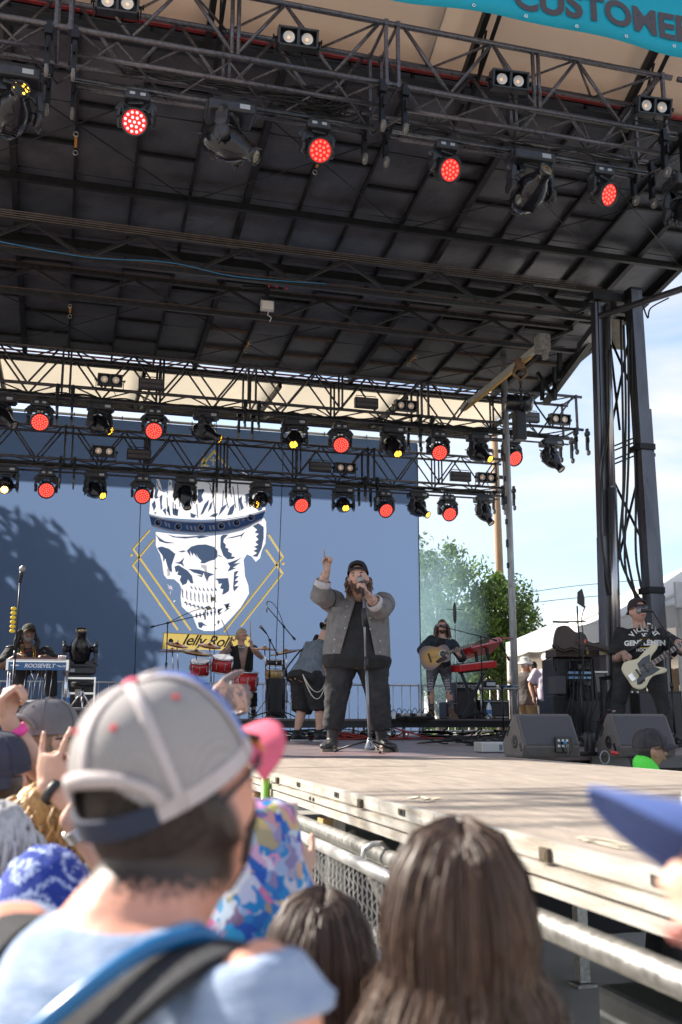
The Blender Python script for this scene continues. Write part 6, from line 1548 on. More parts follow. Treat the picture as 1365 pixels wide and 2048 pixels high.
# ---- crowd barrier beside the thrust
bar = thing('crowd_barrier','galvanised crowd barrier with chain-link mesh between the fans and the thrust','barrier',(0.97,3.5,0))
fx = 0.97; y0,y1 = onY(745,1755,3.3).y,3.3
def fenceP(y,z): return Vector((fx,y,z))
bar_m = mat('barrier_galv',(0.68,0.67,0.64),0.4,0.4,var=0.15,vscale=30,bump=0.1)
ya = 2.55; yb = 4.2; zt,zb_ = 1.29,0.9
for (a,b_) in (((yb,zt),(ya,zt)),((yb,0.1),(ya,0.1))):
 mb = MB(); mb.cyl(fenceP(*a),fenceP(*b_),0.021,n=10); mb.build('rail',bar_m,bar,True)
for y in (ya,yb):
 mb = MB(); mb.cyl(fenceP(y,0),fenceP(y,zt),0.021,n=10); mb.build('post',bar_m,bar,True)
pitch_ = 0.052; k = 0
wire_m = mat('fence_wire',(0.62,0.61,0.59),0.4,0.4)
y = ya
while y < yb - 0.02:
 pts = []; nz = int((zt - 0.45) / 0.026)
 for j in range(nz): pts.append(Vector((fx + (0.004 if (j // 1) % 2 else -0.004),y + (pitch_ * 0.5 if (j + k) % 2 else 0.0),zt - j * 0.026)))
 mb = MB(); mb.tube(pts,0.0026,5); mb.build('mesh_wire',wire_m,bar,True)
 k += 1; y += pitch_ / 2
t = thing('green_post','lime green painted post behind the sunglasses at the corner of the thrust','post',(1.05,5.6,0))
mb = MB(); p = at(531,1600,5.9); t.location = (p.x,p.y,0); mb.cyl((0,0,0),(0,0,p.z + 0.12),0.026,n=14); mb.build('post',mat('lime_green',(0.20,0.42,0.04),0.35),t)
# ================================================================== PEOPLE
# A body is one mesh: overlapping tapered volumes along the posed skeleton, fused by a voxel remesh and smoothed.
def fuse(mb,name,mats,parent,voxel=0.012,smooth=4,assign=None,disp=None,decimate=None,world_to=None):
 me = mb.mesh(name + '_raw')
 ob = bpy.data.objects.new(name + '_raw',me)
 m = ob.modifiers.new('r','REMESH'); m.mode = 'VOXEL'; m.voxel_size = voxel; m.use_smooth_shade = True
 if smooth: s = ob.modifiers.new('s','SMOOTH'); s.iterations = smooth; s.factor = 0.5
 out = bake(ob); bpy.data.objects.remove(ob); bpy.data.meshes.remove(me)
 out.name = name
 if disp:
  nv = len(out.vertices); co = [0.0] * nv * 3; no = [0.0] * nv * 3
  out.vertices.foreach_get('co',co); out.vertex_normals.foreach_get('vector',no); res = []
  for i in range(0,nv * 3,3):
   c = Vector(co[i:i + 3]); res.extend(c + disp(c,Vector(no[i:i + 3])))
  out.vertices.foreach_set('co',res); out.update()
 out.materials.clear()
 if not isinstance(mats,(list,tuple)): mats = [mats]
 for m in mats: out.materials.append(m)
 if assign:
  for p in out.polygons: p.material_index = assign(p.center)
 for p in out.polygons: p.use_smooth = True
 o = bpy.data.objects.new(name,out); COL.objects.link(o)
 if parent is not None: o.parent = parent
 return o
def ell_ring(c,x,y,rx,ry,n=16,p=2.0):
 out = []
 for j in range(n):
  a = 2 * math.pi * j / n; ca,sa = math.cos(a),math.sin(a)
  out.append(c + x * (rx * math.copysign(abs(ca) ** (2 / p),ca)) + y * (ry * math.copysign(abs(sa) ** (2 / p),sa)))
 return out
def limb(mb,pts,rs,n=12,flat=1.0,up=None):
 """tapered capsule chain"""
 pts = [Vector(p) for p in pts]
 d0 = (pts[1] - pts[0]).normalized(); d1 = (pts[-1] - pts[-2]).normalized()
 P_ = [pts[0] - d0 * rs[0] * 0.85,pts[0] - d0 * rs[0] * 0.5] + pts + [pts[-1] + d1 * rs[-1] * 0.5,pts[-1] + d1 * rs[-1] * 0.85]
 R_ = [rs[0] * 0.45,rs[0] * 0.85] + list(rs) + [rs[-1] * 0.85,rs[-1] * 0.45]
 mb.tube(P_,R_,n)
def ik(a,t,l1,l2,pole):
 a,t,pole = Vector(a),Vector(t),Vector(pole)
 d = t - a; L = d.length
 if L > (l1 + l2) * 0.998: t = a + d.normalized() * (l1 + l2) * 0.998; d = t - a; L = d.length
 x = d.normalized(); q = (l1 * l1 - l2 * l2 + L * L) / (2 * L); h = math.sqrt(max(0.0001,l1 * l1 - q * q))
 pv = pole - x * pole.dot(x)
 if pv.length < 1e-4: pv = Vector((0,-1,0))
 return a + x * q + pv.normalized() * h,t
def hand(mb,w,d,n,s,pose='relaxed',k=1.0,nseg=8):
 """w wrist, d along fingers, n palm normal (towards palm side), s +1 thumb on x side. palm x axis = d x n * s"""
 w,d,n = Vector(w),Vector(d).normalized(),Vector(n); n = (n - d * n.dot(d)).normalized(); x = d.cross(n).normalized() * s
 # palm
 rings = []
 for t,rx,ry in ((-0.01,0.024,0.019),(0.015,0.031,0.017),(0.045,0.040,0.015),(0.075,0.041,0.014),(0.09,0.036,0.012)):
  rings.append(ell_ring(w + d * t * k,x,n,rx * k,ry * k,12,2.6))
 mb.loft(rings)
 curls = {'relaxed': [(25,30,15)] * 4,'fist': [(75,95,60)] * 4,'grip': [(60,75,45)] * 4,'open': [(5,8,5)] * 4,
 'point': [(0,3,2),(80,98,60),(80,98,60),(80,98,60)],'horn': [(8,10,5),(70,95,50),(70,95,50),(0,5,5)],
 'pinch': [(70,60,20),(72,75,40),(78,88,50),(80,95,50)],'half': [(35,50,25),(40,55,30),(45,60,30),(50,60,30)],
 'gun': [(0,4,3),(10,18,10),(75,90,50),(78,92,50)]}[pose]
 Ls = [(0.043,0.026,0.020),(0.047,0.030,0.021),(0.043,0.028,0.020),(0.034,0.021,0.018)]
 for i in range(4):
  off = (0.030 - 0.020 * i) * k; base = w + d * (0.083 - 0.004 * abs(i - 1)) * k + x * off
  dirv = (d + x * (0.10 - 0.07 * i)).normalized(); p = base - dirv * 0.012 * k; pts = [p,base]; ang = 0
  ax = dirv.cross(n).normalized()
  cur = dirv.copy()
  for a_,l in zip(curls[i],Ls[i]):
   cur = Quaternion(ax,rad(a_)) @ cur; p = pts[-1] + cur * l * k; pts.append(p)
  limb(mb,pts,[0.0095 * k,0.0098 * k,0.0088 * k,0.0080 * k,0.0070 * k],nseg)
 tb = w + d * 0.022 * k + x * 0.026 * k
 if pose in ('fist','grip','pinch','horn','point','gun'):
  tp = [tb - d * 0.01 * k,tb + (x * 0.55 + d * 0.75 + n * 0.25).normalized() * 0.042 * k]
  tp.append(tp[-1] + (d * 0.75 - x * 0.25 + n * 0.75).normalized() * 0.030 * k); tp.append(tp[-1] + (-x * 0.6 + n * 0.3 + d * 0.5).normalized() * 0.024 * k)
 else:
  tp = [tb - d * 0.01 * k,tb + (x * 0.75 + d * 0.65 + n * 0.15).normalized() * 0.042 * k]
  tp.append(tp[-1] + (d * 0.85 + x * 0.4).normalized() * 0.030 * k); tp.append(tp[-1] + (d * 0.9 + x * 0.2).normalized() * 0.024 * k)
 limb(mb,tp,[0.014 * k,0.0125 * k,0.0105 * k,0.0085 * k],nseg)
def head_shape(mb,Hc,R,k=1.0,fat=0.0,ears=True,detail=24):
 """head centred at Hc, rotation R (local x right, y face, z up)"""
 n,m = detail,detail
 rings = []
 for i in range(1,m):
  t = math.pi * i / m; ring = []
  for j in range(n):
   a = 2 * math.pi * j / n
   x,y,z = math.sin(t) * math.cos(a),math.sin(t) * math.sin(a),-math.cos(t)
   rx,ry,rz = 0.076,0.097,0.118
   if z < 0:
    jaw = 1 - 0.30 * (-z) ** 1.6 + fat * 0.25 * (-z); rx *= jaw
    ry *= (1 - 0.14 * (-z)) if y > 0 else (1 - 0.32 * (-z))
   v = Vector((x * rx,y * ry,z * rz))
   if y > 0:
    # brow, eye sockets, cheekbones, chin
    v.y += 0.006 * math.exp(-((z - 0.18) ** 2) / 0.012) * math.exp(-(x * x) / 0.3)
    for s in (-1,1): v.y -= 0.012 * math.exp(-((z - 0.02) ** 2) / 0.012 - ((x - 0.38 * s) ** 2) / 0.03)
    v.y += 0.007 * math.exp(-((z + 0.80) ** 2) / 0.02) * math.exp(-(x * x) / 0.06)
    for s in (-1,1): v.y += 0.004 * math.exp(-((z + 0.22) ** 2) / 0.03 - ((x - 0.5 * s) ** 2) / 0.05)
   ring.append(Hc + R @ (v * k))
  rings.append(ring)
 mb.loft(rings)
 T = lambda x,y,z: Hc + R @ (Vector((x,y,z)) * k)
 limb(mb,[T(0,0.088,0.012),T(0,0.104,-0.012),T(0,0.113,-0.030)],[0.007 * k,0.009 * k,0.0115 * k],8)
 for s in (-1,1): mb.sphere(T(0.011 * s,0.102,-0.033),0.008 * k,8,6)
 mb.sphere(T(0,0.094,-0.058),(0.022 * k,0.010 * k,0.006 * k),10,6,R=R); mb.sphere(T(0,0.092,-0.068),(0.019 * k,0.010 * k,0.007 * k),10,6,R=R)
 if ears:
  for s in (-1,1):
   mb.sphere(T(0.078 * s,-0.008,-0.012),(0.011 * k,0.020 * k,0.032 * k),10,8,R=R @ Matrix.Rotation(0.25 * s,3,'Z'))
   mb.sphere(T(0.074 * s,0.0,-0.034),(0.009 * k,0.012 * k,0.014 * k),8,6,R=R)
def scalp(mb,Hc,R,k,keep,off=1.07,rough=0.004,n=36,m=26,seed=0,thick=None):
 """closed shell over the part of the head for which keep(x,y,z) is true (unit direction in head frame)"""
 def rad_at(x,y,z):
  rx,ry,rz = 0.076,0.097,0.118
  if z < 0:
   rx *= 1 - 0.30 * (-z) ** 1.6; ry *= (1 - 0.14 * (-z)) if y > 0 else (1 - 0.32 * (-z))
  return Vector((x * rx,y * ry,z * rz))
 V = []; F = []; idx = {}
 for i in range(m + 1):
  for j in range(n):
   t = math.pi * i / m; a = 2 * math.pi * j / n
   x,y,z = math.sin(t) * math.cos(a),math.sin(t) * math.sin(a),-math.cos(t)
   idx[(i,j)] = (x,y,z)
 ok = {q: keep(*v) for q,v in idx.items()}
 cells = [(i,j) for i in range(m) for j in range(n) if ok[(i,j)] and ok[(i + 1,j)] and ok[(i,(j + 1) % n)] and ok[(i + 1,(j + 1) % n)]]
 used = {}
 def vid(i,j,layer):
  q = (i,j,layer)
  if q not in used:
   x,y,z = idx[(i,j)]; v = rad_at(x,y,z)
   o = off if layer else 0.93
   v = v * o
   if layer: v += Vector((x,y,z)) * rough * (noise.noise(Vector((x * 6 + seed,y * 6,z * 6))) + 0.5 * noise.noise(Vector((x * 16 + seed,y * 16,z * 5))))
   used[q] = len(V); V.append(Hc + R @ (v * k))
  return used[q]
 cs = set(cells)
 for i,j in cells:
  j2 = (j + 1) % n
  F.append((vid(i,j,1),vid(i,j2,1),vid(i + 1,j2,1),vid(i + 1,j,1))); F.append((vid(i + 1,j,0),vid(i + 1,j2,0),vid(i,j2,0),vid(i,j,0)))
  if (i - 1,j) not in cs: F.append((vid(i,j,0),vid(i,j2,0),vid(i,j2,1),vid(i,j,1)))
  if (i + 1,j) not in cs: F.append((vid(i + 1,j,1),vid(i + 1,j2,1),vid(i + 1,j2,0),vid(i + 1,j,0)))
  if (i,(j - 1) % n) not in cs: F.append((vid(i,j,1),vid(i + 1,j,1),vid(i + 1,j,0),vid(i,j,0)))
  if (i,j2) not in cs: F.append((vid(i,j2,0),vid(i + 1,j2,0),vid(i + 1,j2,1),vid(i,j2,1)))
 mb.add(V,F,0,True)
def skin(name,c,c2=None,tattoo=None,scale=22,thr=0.5):
 """skin with mottling; tattoo: ink colour drawn in lines"""
 m = mat(name,c,0.5,color2=c2 or tuple(min(1,q * 1.18) for q in c),vscale=18,bump=0.08,bscale=160)
 b = m.node_tree.nodes['Principled BSDF']; b.inputs['Subsurface Weight'].default_value = 0.12; b.inputs['Subsurface Radius'].default_value = (0.02,0.008,0.004); b.inputs['Subsurface Scale'].default_value = 0.4
 if tattoo and 'tattooed' not in m:
  nt = m.node_tree; tc = nt.nodes.new('ShaderNodeTexCoord'); v = nt.nodes.new('ShaderNodeTexVoronoi'); v.feature = 'DISTANCE_TO_EDGE'; v.inputs['Scale'].default_value = scale
  nz = nt.nodes.new('ShaderNodeTexNoise'); nz.inputs['Scale'].default_value = scale * 0.45; nz.inputs['Detail'].default_value = 4
  ad = nt.nodes.new('ShaderNodeMixRGB'); ad.inputs[0].default_value = 0.35
  nt.links.new(tc.outputs['Object'],ad.inputs[1]); nt.links.new(nz.outputs['Color'],ad.inputs[2]); nt.links.new(ad.outputs[0],v.inputs['Vector'])
  r = nt.nodes.new('ShaderNodeMapRange'); r.inputs[1].default_value = 0.02; r.inputs[2].default_value = 0.06; r.inputs[3].default_value = 0.8; r.inputs[4].default_value = 0.0
  nt.links.new(v.outputs['Distance'],r.inputs[0])
  r2 = nt.nodes.new('ShaderNodeMapRange'); r2.inputs[1].default_value = thr; r2.inputs[2].default_value = thr + 0.06; nt.links.new(nz.outputs['Fac'],r2.inputs[0])
  mx0 = nt.nodes.new('ShaderNodeMath'); mx0.operation = 'MAXIMUM'; m3 = nt.nodes.new('ShaderNodeMath'); m3.operation = 'MULTIPLY'; m3.inputs[1].default_value = 0.75
  nt.links.new(r2.outputs[0],m3.inputs[0]); nt.links.new(r.outputs[0],mx0.inputs[0]); nt.links.new(m3.outputs[0],mx0.inputs[1])
  mx = nt.nodes.new('ShaderNodeMixRGB'); mx.inputs[2].default_value = (*tattoo,1)
  src = b.inputs['Base Color'].links[0].from_socket
  nt.links.new(mx0.outputs[0],mx.inputs[0]); nt.links.new(src,mx.inputs[1]); nt.links.new(mx.outputs[0],b.inputs['Base Color']); m['tattooed'] = 1
 return m
def cloth(name,c,var=0.18,vs=9,c2=None,rough=0.85,bump=0.35):
 return mat(name,c,rough,color2=c2 or tuple(min(1,q * (1 + var * 2)) for q in c),vscale=vs,bump=bump,bscale=34)
SK = skin('skin_light',(0.50,0.29,0.21)); SKR = skin('skin_sunburnt',(0.62,0.29,0.20)); SKD = skin('skin_dark',(0.12,0.06,0.04)); SKO = skin('skin_olive',(0.36,0.20,0.13))
SKT = skin('skin_tattooed',(0.46,0.28,0.21),tattoo=(0.07,0.08,0.10),scale=20,thr=0.56)
SKTH = skin('skin_hand_tattooed',(0.48,0.28,0.20),tattoo=(0.05,0.06,0.09),scale=16,thr=0.46)
hair_mat = lambda n,c,c2: mat(n,c,0.42,color2=c2,vscale=60,bump=0.5,bscale=90,stretch=(1,1,0.08),sheen=0.2)
HB = hair_mat('hair_brown',(0.035,0.02,0.014),(0.10,0.06,0.04)); HBL = hair_mat('hair_blond',(0.32,0.20,0.10),(0.55,0.40,0.24)); HR = hair_mat('hair_auburn',(0.06,0.018,0.012),(0.14,0.05,0.03))
HD = hair_mat('hair_black',(0.012,0.010,0.010),(0.035,0.028,0.026)); HG = hair_mat('hair_grey',(0.28,0.27,0.27),(0.55,0.54,0.54)); BEARD = hair_mat('beard_red',(0.06,0.028,0.017),(0.12,0.055,0.032))
EYEW = mat('eye_white',(0.38,0.34,0.32),0.3); SHADE = mat('sunglass_lens',(0.01,0.01,0.012),0.06,spec=0.9)
LIP = mat('lip',(0.36,0.13,0.11),0.45)
class Person:
 def __init__(s,label,loc,yaw,H=1.75,girth=1.0,lean=(0,0),sit=None,turn=0.0,head=(0,0,0),feet=None,hands=None,headpos=None,cat='person',group=None,knees=None,shoulder=1.0,elbows=None,twist=0.0,headk=1.0):
  """yaw: heading; local +Y is the way the body faces. lean: (forward, sideways) metres the neck shifts. head: yaw, pitch, roll in degrees.
  hands: {'L':(world point, hand dir, palm normal, pose), 'R':...}; feet: local (L, R) points"""
  s.root = thing('person',label,cat,loc,yaw,group)
  s.H = H; k = H / 1.75; s.k = k; s.g = girth
  s.M = s.root.matrix_basis.copy()
  s.M = Matrix.Translation(Vector(loc)) @ Matrix.Rotation(yaw,4,'Z'); s.Mi = s.M.inverted()
  hipz = 0.525 * H if sit is None else sit
  s.pel = Vector((0,0,hipz)) if sit is None else Vector((0,-0.02,hipz))
  fw,sd = lean; tors = 0.305 * H
  up = math.sqrt(max(0.02,tors * tors - fw * fw - sd * sd))
  s.nb = s.pel + Vector((sd,fw,up))
  s.ax = (s.nb - s.pel).normalized(); c,n_ = math.cos(twist),math.sin(twist)
  xx = Vector((c,n_,0)); s.x = (xx - s.ax * xx.dot(s.ax)).normalized(); s.y = s.ax.cross(s.x)
  s.sh = {}
  sw = 0.185 * k * (0.75 + 0.25 * girth) * shoulder
  for n2,sg in (('L',-1),('R',1)): s.sh[n2] = s.nb - s.ax * 0.055 * k + s.x * sw * sg
  s.headR = (Matrix.Rotation(rad(head[0]),3,'Z') @ Matrix.Rotation(rad(head[1]),3,'X') @ Matrix.Rotation(rad(head[2]),3,'Y'))
  s.Hc = s.nb + (s.ax * 0.5 + Vector((0,0,0.5))).normalized() * 0.115 * k + Vector((0,0.03,0)) + s.headR @ Vector((0,0.0,0.065 * k)) if headpos is None else s.Mi @ Vector(headpos)
  s.hk = k * headk
  s.arm = {}; s.leg = {}
  for n2,sg in (('L',-1),('R',1)):
   if hands and n2 in hands:
    wpt,hd,pn,pose = hands[n2]; wl = s.Mi @ Vector(wpt); hd = s.Mi.to_3x3() @ Vector(hd); pn = s.Mi.to_3x3() @ Vector(pn)
   else: wl = s.pel + Vector((0.27 * k * sg * (0.6 + 0.4 * girth),0.04,-0.02)); hd = Vector((0,0.1,-1)); pn = Vector((-sg,0,0)); pose = 'relaxed'
   pole = Vector((0.5 * sg,-0.6,-0.7))
   if elbows and n2 in elbows: pole = Vector(elbows[n2])
   el,w = ik(s.sh[n2],wl,0.172 * H,0.157 * H,pole)
   s.arm[n2] = (s.sh[n2],el,w,hd,pn,pose)
   f = Vector(feet[0 if sg < 0 else 1]) if feet else Vector((0.11 * k * sg,0.0,0.0))
   hip = s.pel + s.x * 0.088 * k * sg * (0.6 + 0.4 * girth)
   kp = Vector((0.15 * sg,1,0.1))
   if knees and n2 in knees: kp = Vector(knees[n2])
   kn,an = ik(hip,f + Vector((0,0,0.085 * k)),0.245 * H,0.245 * H,kp)
   s.leg[n2] = (hip,kn,an)
  s.base = {}
 neck_k = 1.0
 def rebase(s,sw=0.19,neck=0.185,fwd=0.02,elbows=None):
  """hang the shoulders below a head that was placed by measurement"""
  s.nb = s.Hc - Vector((0,fwd,neck)); s.ax = (s.nb - s.pel).normalized(); s.x = (s.x - s.ax * s.x.dot(s.ax)).normalized(); s.y = s.ax.cross(s.x)
  for n2,sg in (('L',-1),('R',1)):
   s.sh[n2] = s.nb - s.ax * 0.065 * s.k + s.x * sw * sg; a,e,w,hd,pn,po = s.arm[n2]
   pole = Vector((0.5 * sg,-0.6,-0.7)) if not (elbows and n2 in elbows) else Vector(elbows[n2])
   e2,w2 = ik(s.sh[n2],w,0.172 * s.H,0.157 * s.H,pole); s.arm[n2] = (s.sh[n2],e2,w2,hd,pn,po)
 def torso_rings(s,grow=0.0,z0=-0.10,z1=1.0,hem=0.0,belly=None):
  k,g = s.k,s.g; L = (s.nb - s.pel).length; b = g if belly is None else belly
  # (t along spine, half width, half depth, forward shift)
  prof = [(-0.30,0.165 * (.5 + .5 * g),0.115 * (.4 + .6 * g),0.0),(-0.12,0.178 * (.5 + .5 * g),0.125 * (.4 + .6 * b),0.01 * b),(0.10,0.165 * (.35 + .65 * g),0.118 * (.3 + .7 * b),0.018 * b),(0.35,0.158 * (.35 + .65 * g),0.112 * (.3 + .7 * b),0.022 * b),
    (0.62,0.168 * (.5 + .5 * g),0.118 * (.45 + .55 * b),0.012),(0.82,0.172 * (.65 + .35 * g),0.105 * (.7 + .3 * g),0.0),(0.93,0.130 * (.75 + .25 * g),0.082,-0.004),(1.0,0.075,0.062,0.0)]
  out = []
  for t,rx,ry,sh in prof:
   if t < z0 - 0.01 or t > z1 + 0.01: continue
   c = s.pel + s.ax * (t * L) + s.y * sh * k
   h = hem if t < 0.0 else 0
   out.append(ell_ring(c,s.x,s.y,rx * k + grow + h,ry * k + grow + h,20,2.3))
  return out
 def body(s,mats=None,voxel=0.011,bare=None,detail=22,assign=None,fingers=8,no_legs=False,fat=None):
  mb = MB(); k = s.k; g = s.g; fa = (0.65 + 0.35 * g)
  mb.loft(s.torso_rings(0,-0.30))
  limb(mb,[s.nb - s.ax * 0.03,s.Hc - s.headR @ Vector((0,0.025,0.05 * k))],[0.062 * k * (0.8 + 0.2 * g) * s.neck_k,0.054 * k * (0.85 + 0.15 * g) * s.neck_k],14)
  head_shape(mb,s.Hc,s.headR,s.hk,fat=max(0,g - 1) * 0.8 if fat is None else fat,detail=detail)
  for n2,(a,e,w,hd,pn,pose) in s.arm.items():
   m1,m2 = a.lerp(e,0.5),e.lerp(w,0.35)
   limb(mb,[a,m1,e,m2,w],[0.057 * k * fa,0.050 * k * fa,0.040 * k * fa,0.042 * k * fa,0.027 * k * (0.8 + 0.2 * g)],12)
   hand(mb,w,hd,pn,-1 if n2 == 'R' else 1,pose,k * (0.97 + 0.05 * g),fingers)
  if not no_legs:
   for n2,(h,kn,an) in s.leg.items():
    limb(mb,[h,h.lerp(kn,0.4),kn,kn.lerp(an,0.35),an],[0.095 * k * fa,0.085 * k * fa,0.056 * k * fa,0.058 * k * fa,0.036 * k],12)
    mb.sphere(an + Vector((0,0.03,-0.045)) * k,(0.034 * k,0.09 * k,0.028 * k),12,8)
  s.body_o = fuse(mb,'body',mats or SK,s.root,voxel,3,assign)
  return s.body_o
 def face(s,lips=True,eyes=True):
  T = lambda x,y,z: s.Hc + s.headR @ (Vector((x,y,z)) * s.hk)
  if eyes:
   for sg in (-1,1):
    mb = MB(); mb.sphere(T(0.031 * sg,0.080,0.004),(0.011 * s.hk,0.008 * s.hk,0.005 * s.hk),10,8,R=s.headR); e = mb.build('eye',EYEW,s.body_o)
    mb = MB(); mb.sphere(T(0.031 * sg,0.086,0.004),(0.0055 * s.hk,0.003 * s.hk,0.0050 * s.hk),8,6,R=s.headR); mb.build('iris',gloss_black,s.body_o)
  if lips:
   mb = MB(); mb.sphere(T(0,0.0965,-0.063),(0.021 * s.hk,0.009 * s.hk,0.0075 * s.hk),10,6,R=s.headR); mb.build('lips',LIP,s.body_o)
  for sg in (-1,1):
   mb = MB(); mb.sphere(T(0.032 * sg,0.0885,0.026),(0.018 * s.hk,0.006 * s.hk,0.0045 * s.hk),8,6,R=s.headR); mb.build('eyebrow',HB,s.body_o)
 def shirt(s,m,sleeve=0.55,grow=0.016,hem=-0.12,name='shirt',loose=0.0,voxel=0.012,fold=0.006,sleeve_r=1.25,arms=('L','R'),rolled=None,belly=None,neck=1.0,extra=None,open_front=None):
  mb = MB(); k = s.k; fa = (0.65 + 0.35 * s.g)
  mb.loft(s.torso_rings(grow,hem,neck,loose,belly))
  for n2 in arms:
   a,e,w,*_ = s.arm[n2]
   L1 = 0.52
   if sleeve <= L1: pts = [a - s.x * 0.0,a.lerp(e,sleeve / L1 * 0.98)]; rs = [0.060 * k * fa + grow,0.055 * k * fa * sleeve_r + grow]
   else:
    q = (sleeve - L1) / (1 - L1); pts = [a,a.lerp(e,0.5),e,e.lerp(w,q)]; rs = [0.060 * k * fa + grow,0.052 * k * fa * sleeve_r + grow,0.045 * k * fa * sleeve_r + grow,0.036 * k * fa * sleeve_r + grow]
   # flat cut sleeve end
   P_ = [pts[0] - (pts[1] - pts[0]).normalized() * rs[0] * 0.6] + pts; mb.tube(P_,[rs[0] * 0.75] + rs,14)
  if extra: extra(mb)
  def dd(c,nrm):
   v = noise.noise(Vector((c.x * 9,c.y * 9,c.z * 5 + s.H * 7))) + 0.6 * noise.noise(Vector((c.x * 21,c.y * 21,c.z * 13)))
   return nrm * v * fold
  o = fuse(mb,name,m,s.root,voxel,3,None,dd)
  if open_front is not None: cut_front(o,s,open_front)
  return o
 def pants(s,m,length=1.0,grow=0.018,name='trousers',voxel=0.013,fold=0.007,flare=1.0,waist=0.06,assign=None,seat=1.0):
  mb = MB(); k = s.k; fa = (0.65 + 0.35 * s.g)
  mb.loft(s.torso_rings(grow * 0.7,-0.30,waist))
  for n2,(h,kn,an) in s.leg.items():
   if length <= 0.5: pts = [h,h.lerp(kn,length / 0.5)]; rs = [0.098 * k * fa + grow,(0.075 * k * fa + grow) * flare]
   else: pts = [h,h.lerp(kn,0.45),kn,kn.lerp(an,(length - 0.5) / 0.5)]; rs = [0.100 * k * fa + grow,0.090 * k * fa + grow,(0.062 * k * fa + grow) * flare,(0.050 * k * fa + grow) * flare]
   P_ = [h + Vector((0,0,0.05))] + pts; mb.tube(P_,[rs[0] * 0.8] + rs,14)
  def dd(c,nrm):
   v = noise.noise(Vector((c.x * 8,c.y * 8,c.z * 9 + s.H * 3))) + 0.7 * noise.noise(Vector((c.x * 16,c.y * 16,c.z * 26)))
   return nrm * v * fold
  return fuse(mb,name,m,s.root,voxel,3,assign,dd)
 def shoes(s,m,sole,size=1.0,high=0.0,name='shoe',yaws=(0,0),socks=None):
  k = s.k * size
  for i,n2 in enumerate(('L','R')):
   h,kn,an = s.leg[n2]; Rz = Matrix.Rotation(yaws[i],3,'Z'); base = Vector((an.x,an.y,an.z - 0.085 * s.k))
   mb = MB(); rings = []
   for y,w_,z1 in ((-0.075,0.026,0.075),(-0.055,0.040,0.095),(0.0,0.043,0.10),(0.06,0.046,0.075),(0.12,0.053,0.055),(0.165,0.047,0.048),(0.195,0.028,0.038)):
    c = base + Rz @ Vector((0,y,0.022 + z1 / 2)) * 1.0
    rings.append(ell_ring(base + Rz @ (Vector((0,y,0.02 + z1 / 2)) * k),Rz @ Vector((1,0,0)),Vector((0,0,1)),w_ * k,z1 / 2 * k,14,2.8))
   mb.loft(rings)
   limb(mb,[base + Vector((0,0,0.07)) * k,base + (kn - base).normalized() * (0.11 + high) * k],[0.046 * k,(0.046 + high * 0.10) * k],12)
   so = fuse(mb,name,m,s.root,0.009,2)
   mb = MB(); out = [(0.030,-0.085),(0.042,-0.05),(0.044,0.03),(0.056,0.12),(0.045,0.185),(0,0.21),(-0.045,0.185),(-0.056,0.12),(-0.044,0.03),(-0.042,-0.05),(-0.030,-0.085)]
   mb.prism([(a * k,b * k) for a,b in out],0.024 * k,Matrix.Translation(base) @ Rz.to_4x4()); mb.build('sole',sole,so)
   mb = MB()
   for q in range(4): p = base + Rz @ (Vector((0,0.03 + q * 0.022,0.104 - q * 0.010)) * k); mb.tube([p - Rz @ Vector((0.024 * k,0,0)),p + Vector((0,0,0.006)),p + Rz @ Vector((0.024 * k,0,0))],0.0035 * k,5)
   mb.build('laces',rubber,so,kind='stuff')
   if socks: mb = MB(); limb(mb,[base + Vector((0,0,0.1 * k)),base + (kn - base).normalized() * 0.20 * k],[0.044 * k,0.046 * k],12); mb.build('sock',socks,s.root)
 def sunglasses(s,lens=None,frame_m=None,big=1.0):
  T = lambda x,y,z: s.Hc + s.headR @ (Vector((x,y,z)) * s.hk)
  mb = MB();
  for sg in (-1,1): mb.tube([T(0.058 * sg,0.088,0.008),T(0.080 * sg,0.06,0.010),T(0.084 * sg,-0.012,0.008)],0.003 * s.hk,6)
  mb.tube([T(-0.06,0.094,0.022),T(-0.03,0.104,0.024),T(0,0.107,0.018),T(0.03,0.104,0.024),T(0.06,0.094,0.022)],0.0035 * s.hk,6)
  g_ = mb.build('sunglasses',frame_m or gloss_black,s.root)
  for sg in (-1,1):
   mb = MB(); R2 = s.headR @ Matrix.Rotation(-0.22 * sg,3,'Z'); mb.sphere(T(0.034 * sg,0.100,0.006),(0.027 * s.hk * big,0.004 * s.hk,0.020 * s.hk * big),14,8,R=R2); mb.build('lens',lens or SHADE,g_)
 def hair_shell(s,m,keep,off=1.08,rough=0.008,name='hair',seed=0):
  mb = MB(); scalp(mb,s.Hc,s.headR,s.hk,keep,off,rough,seed=seed); return mb.build(name,m,s.root)
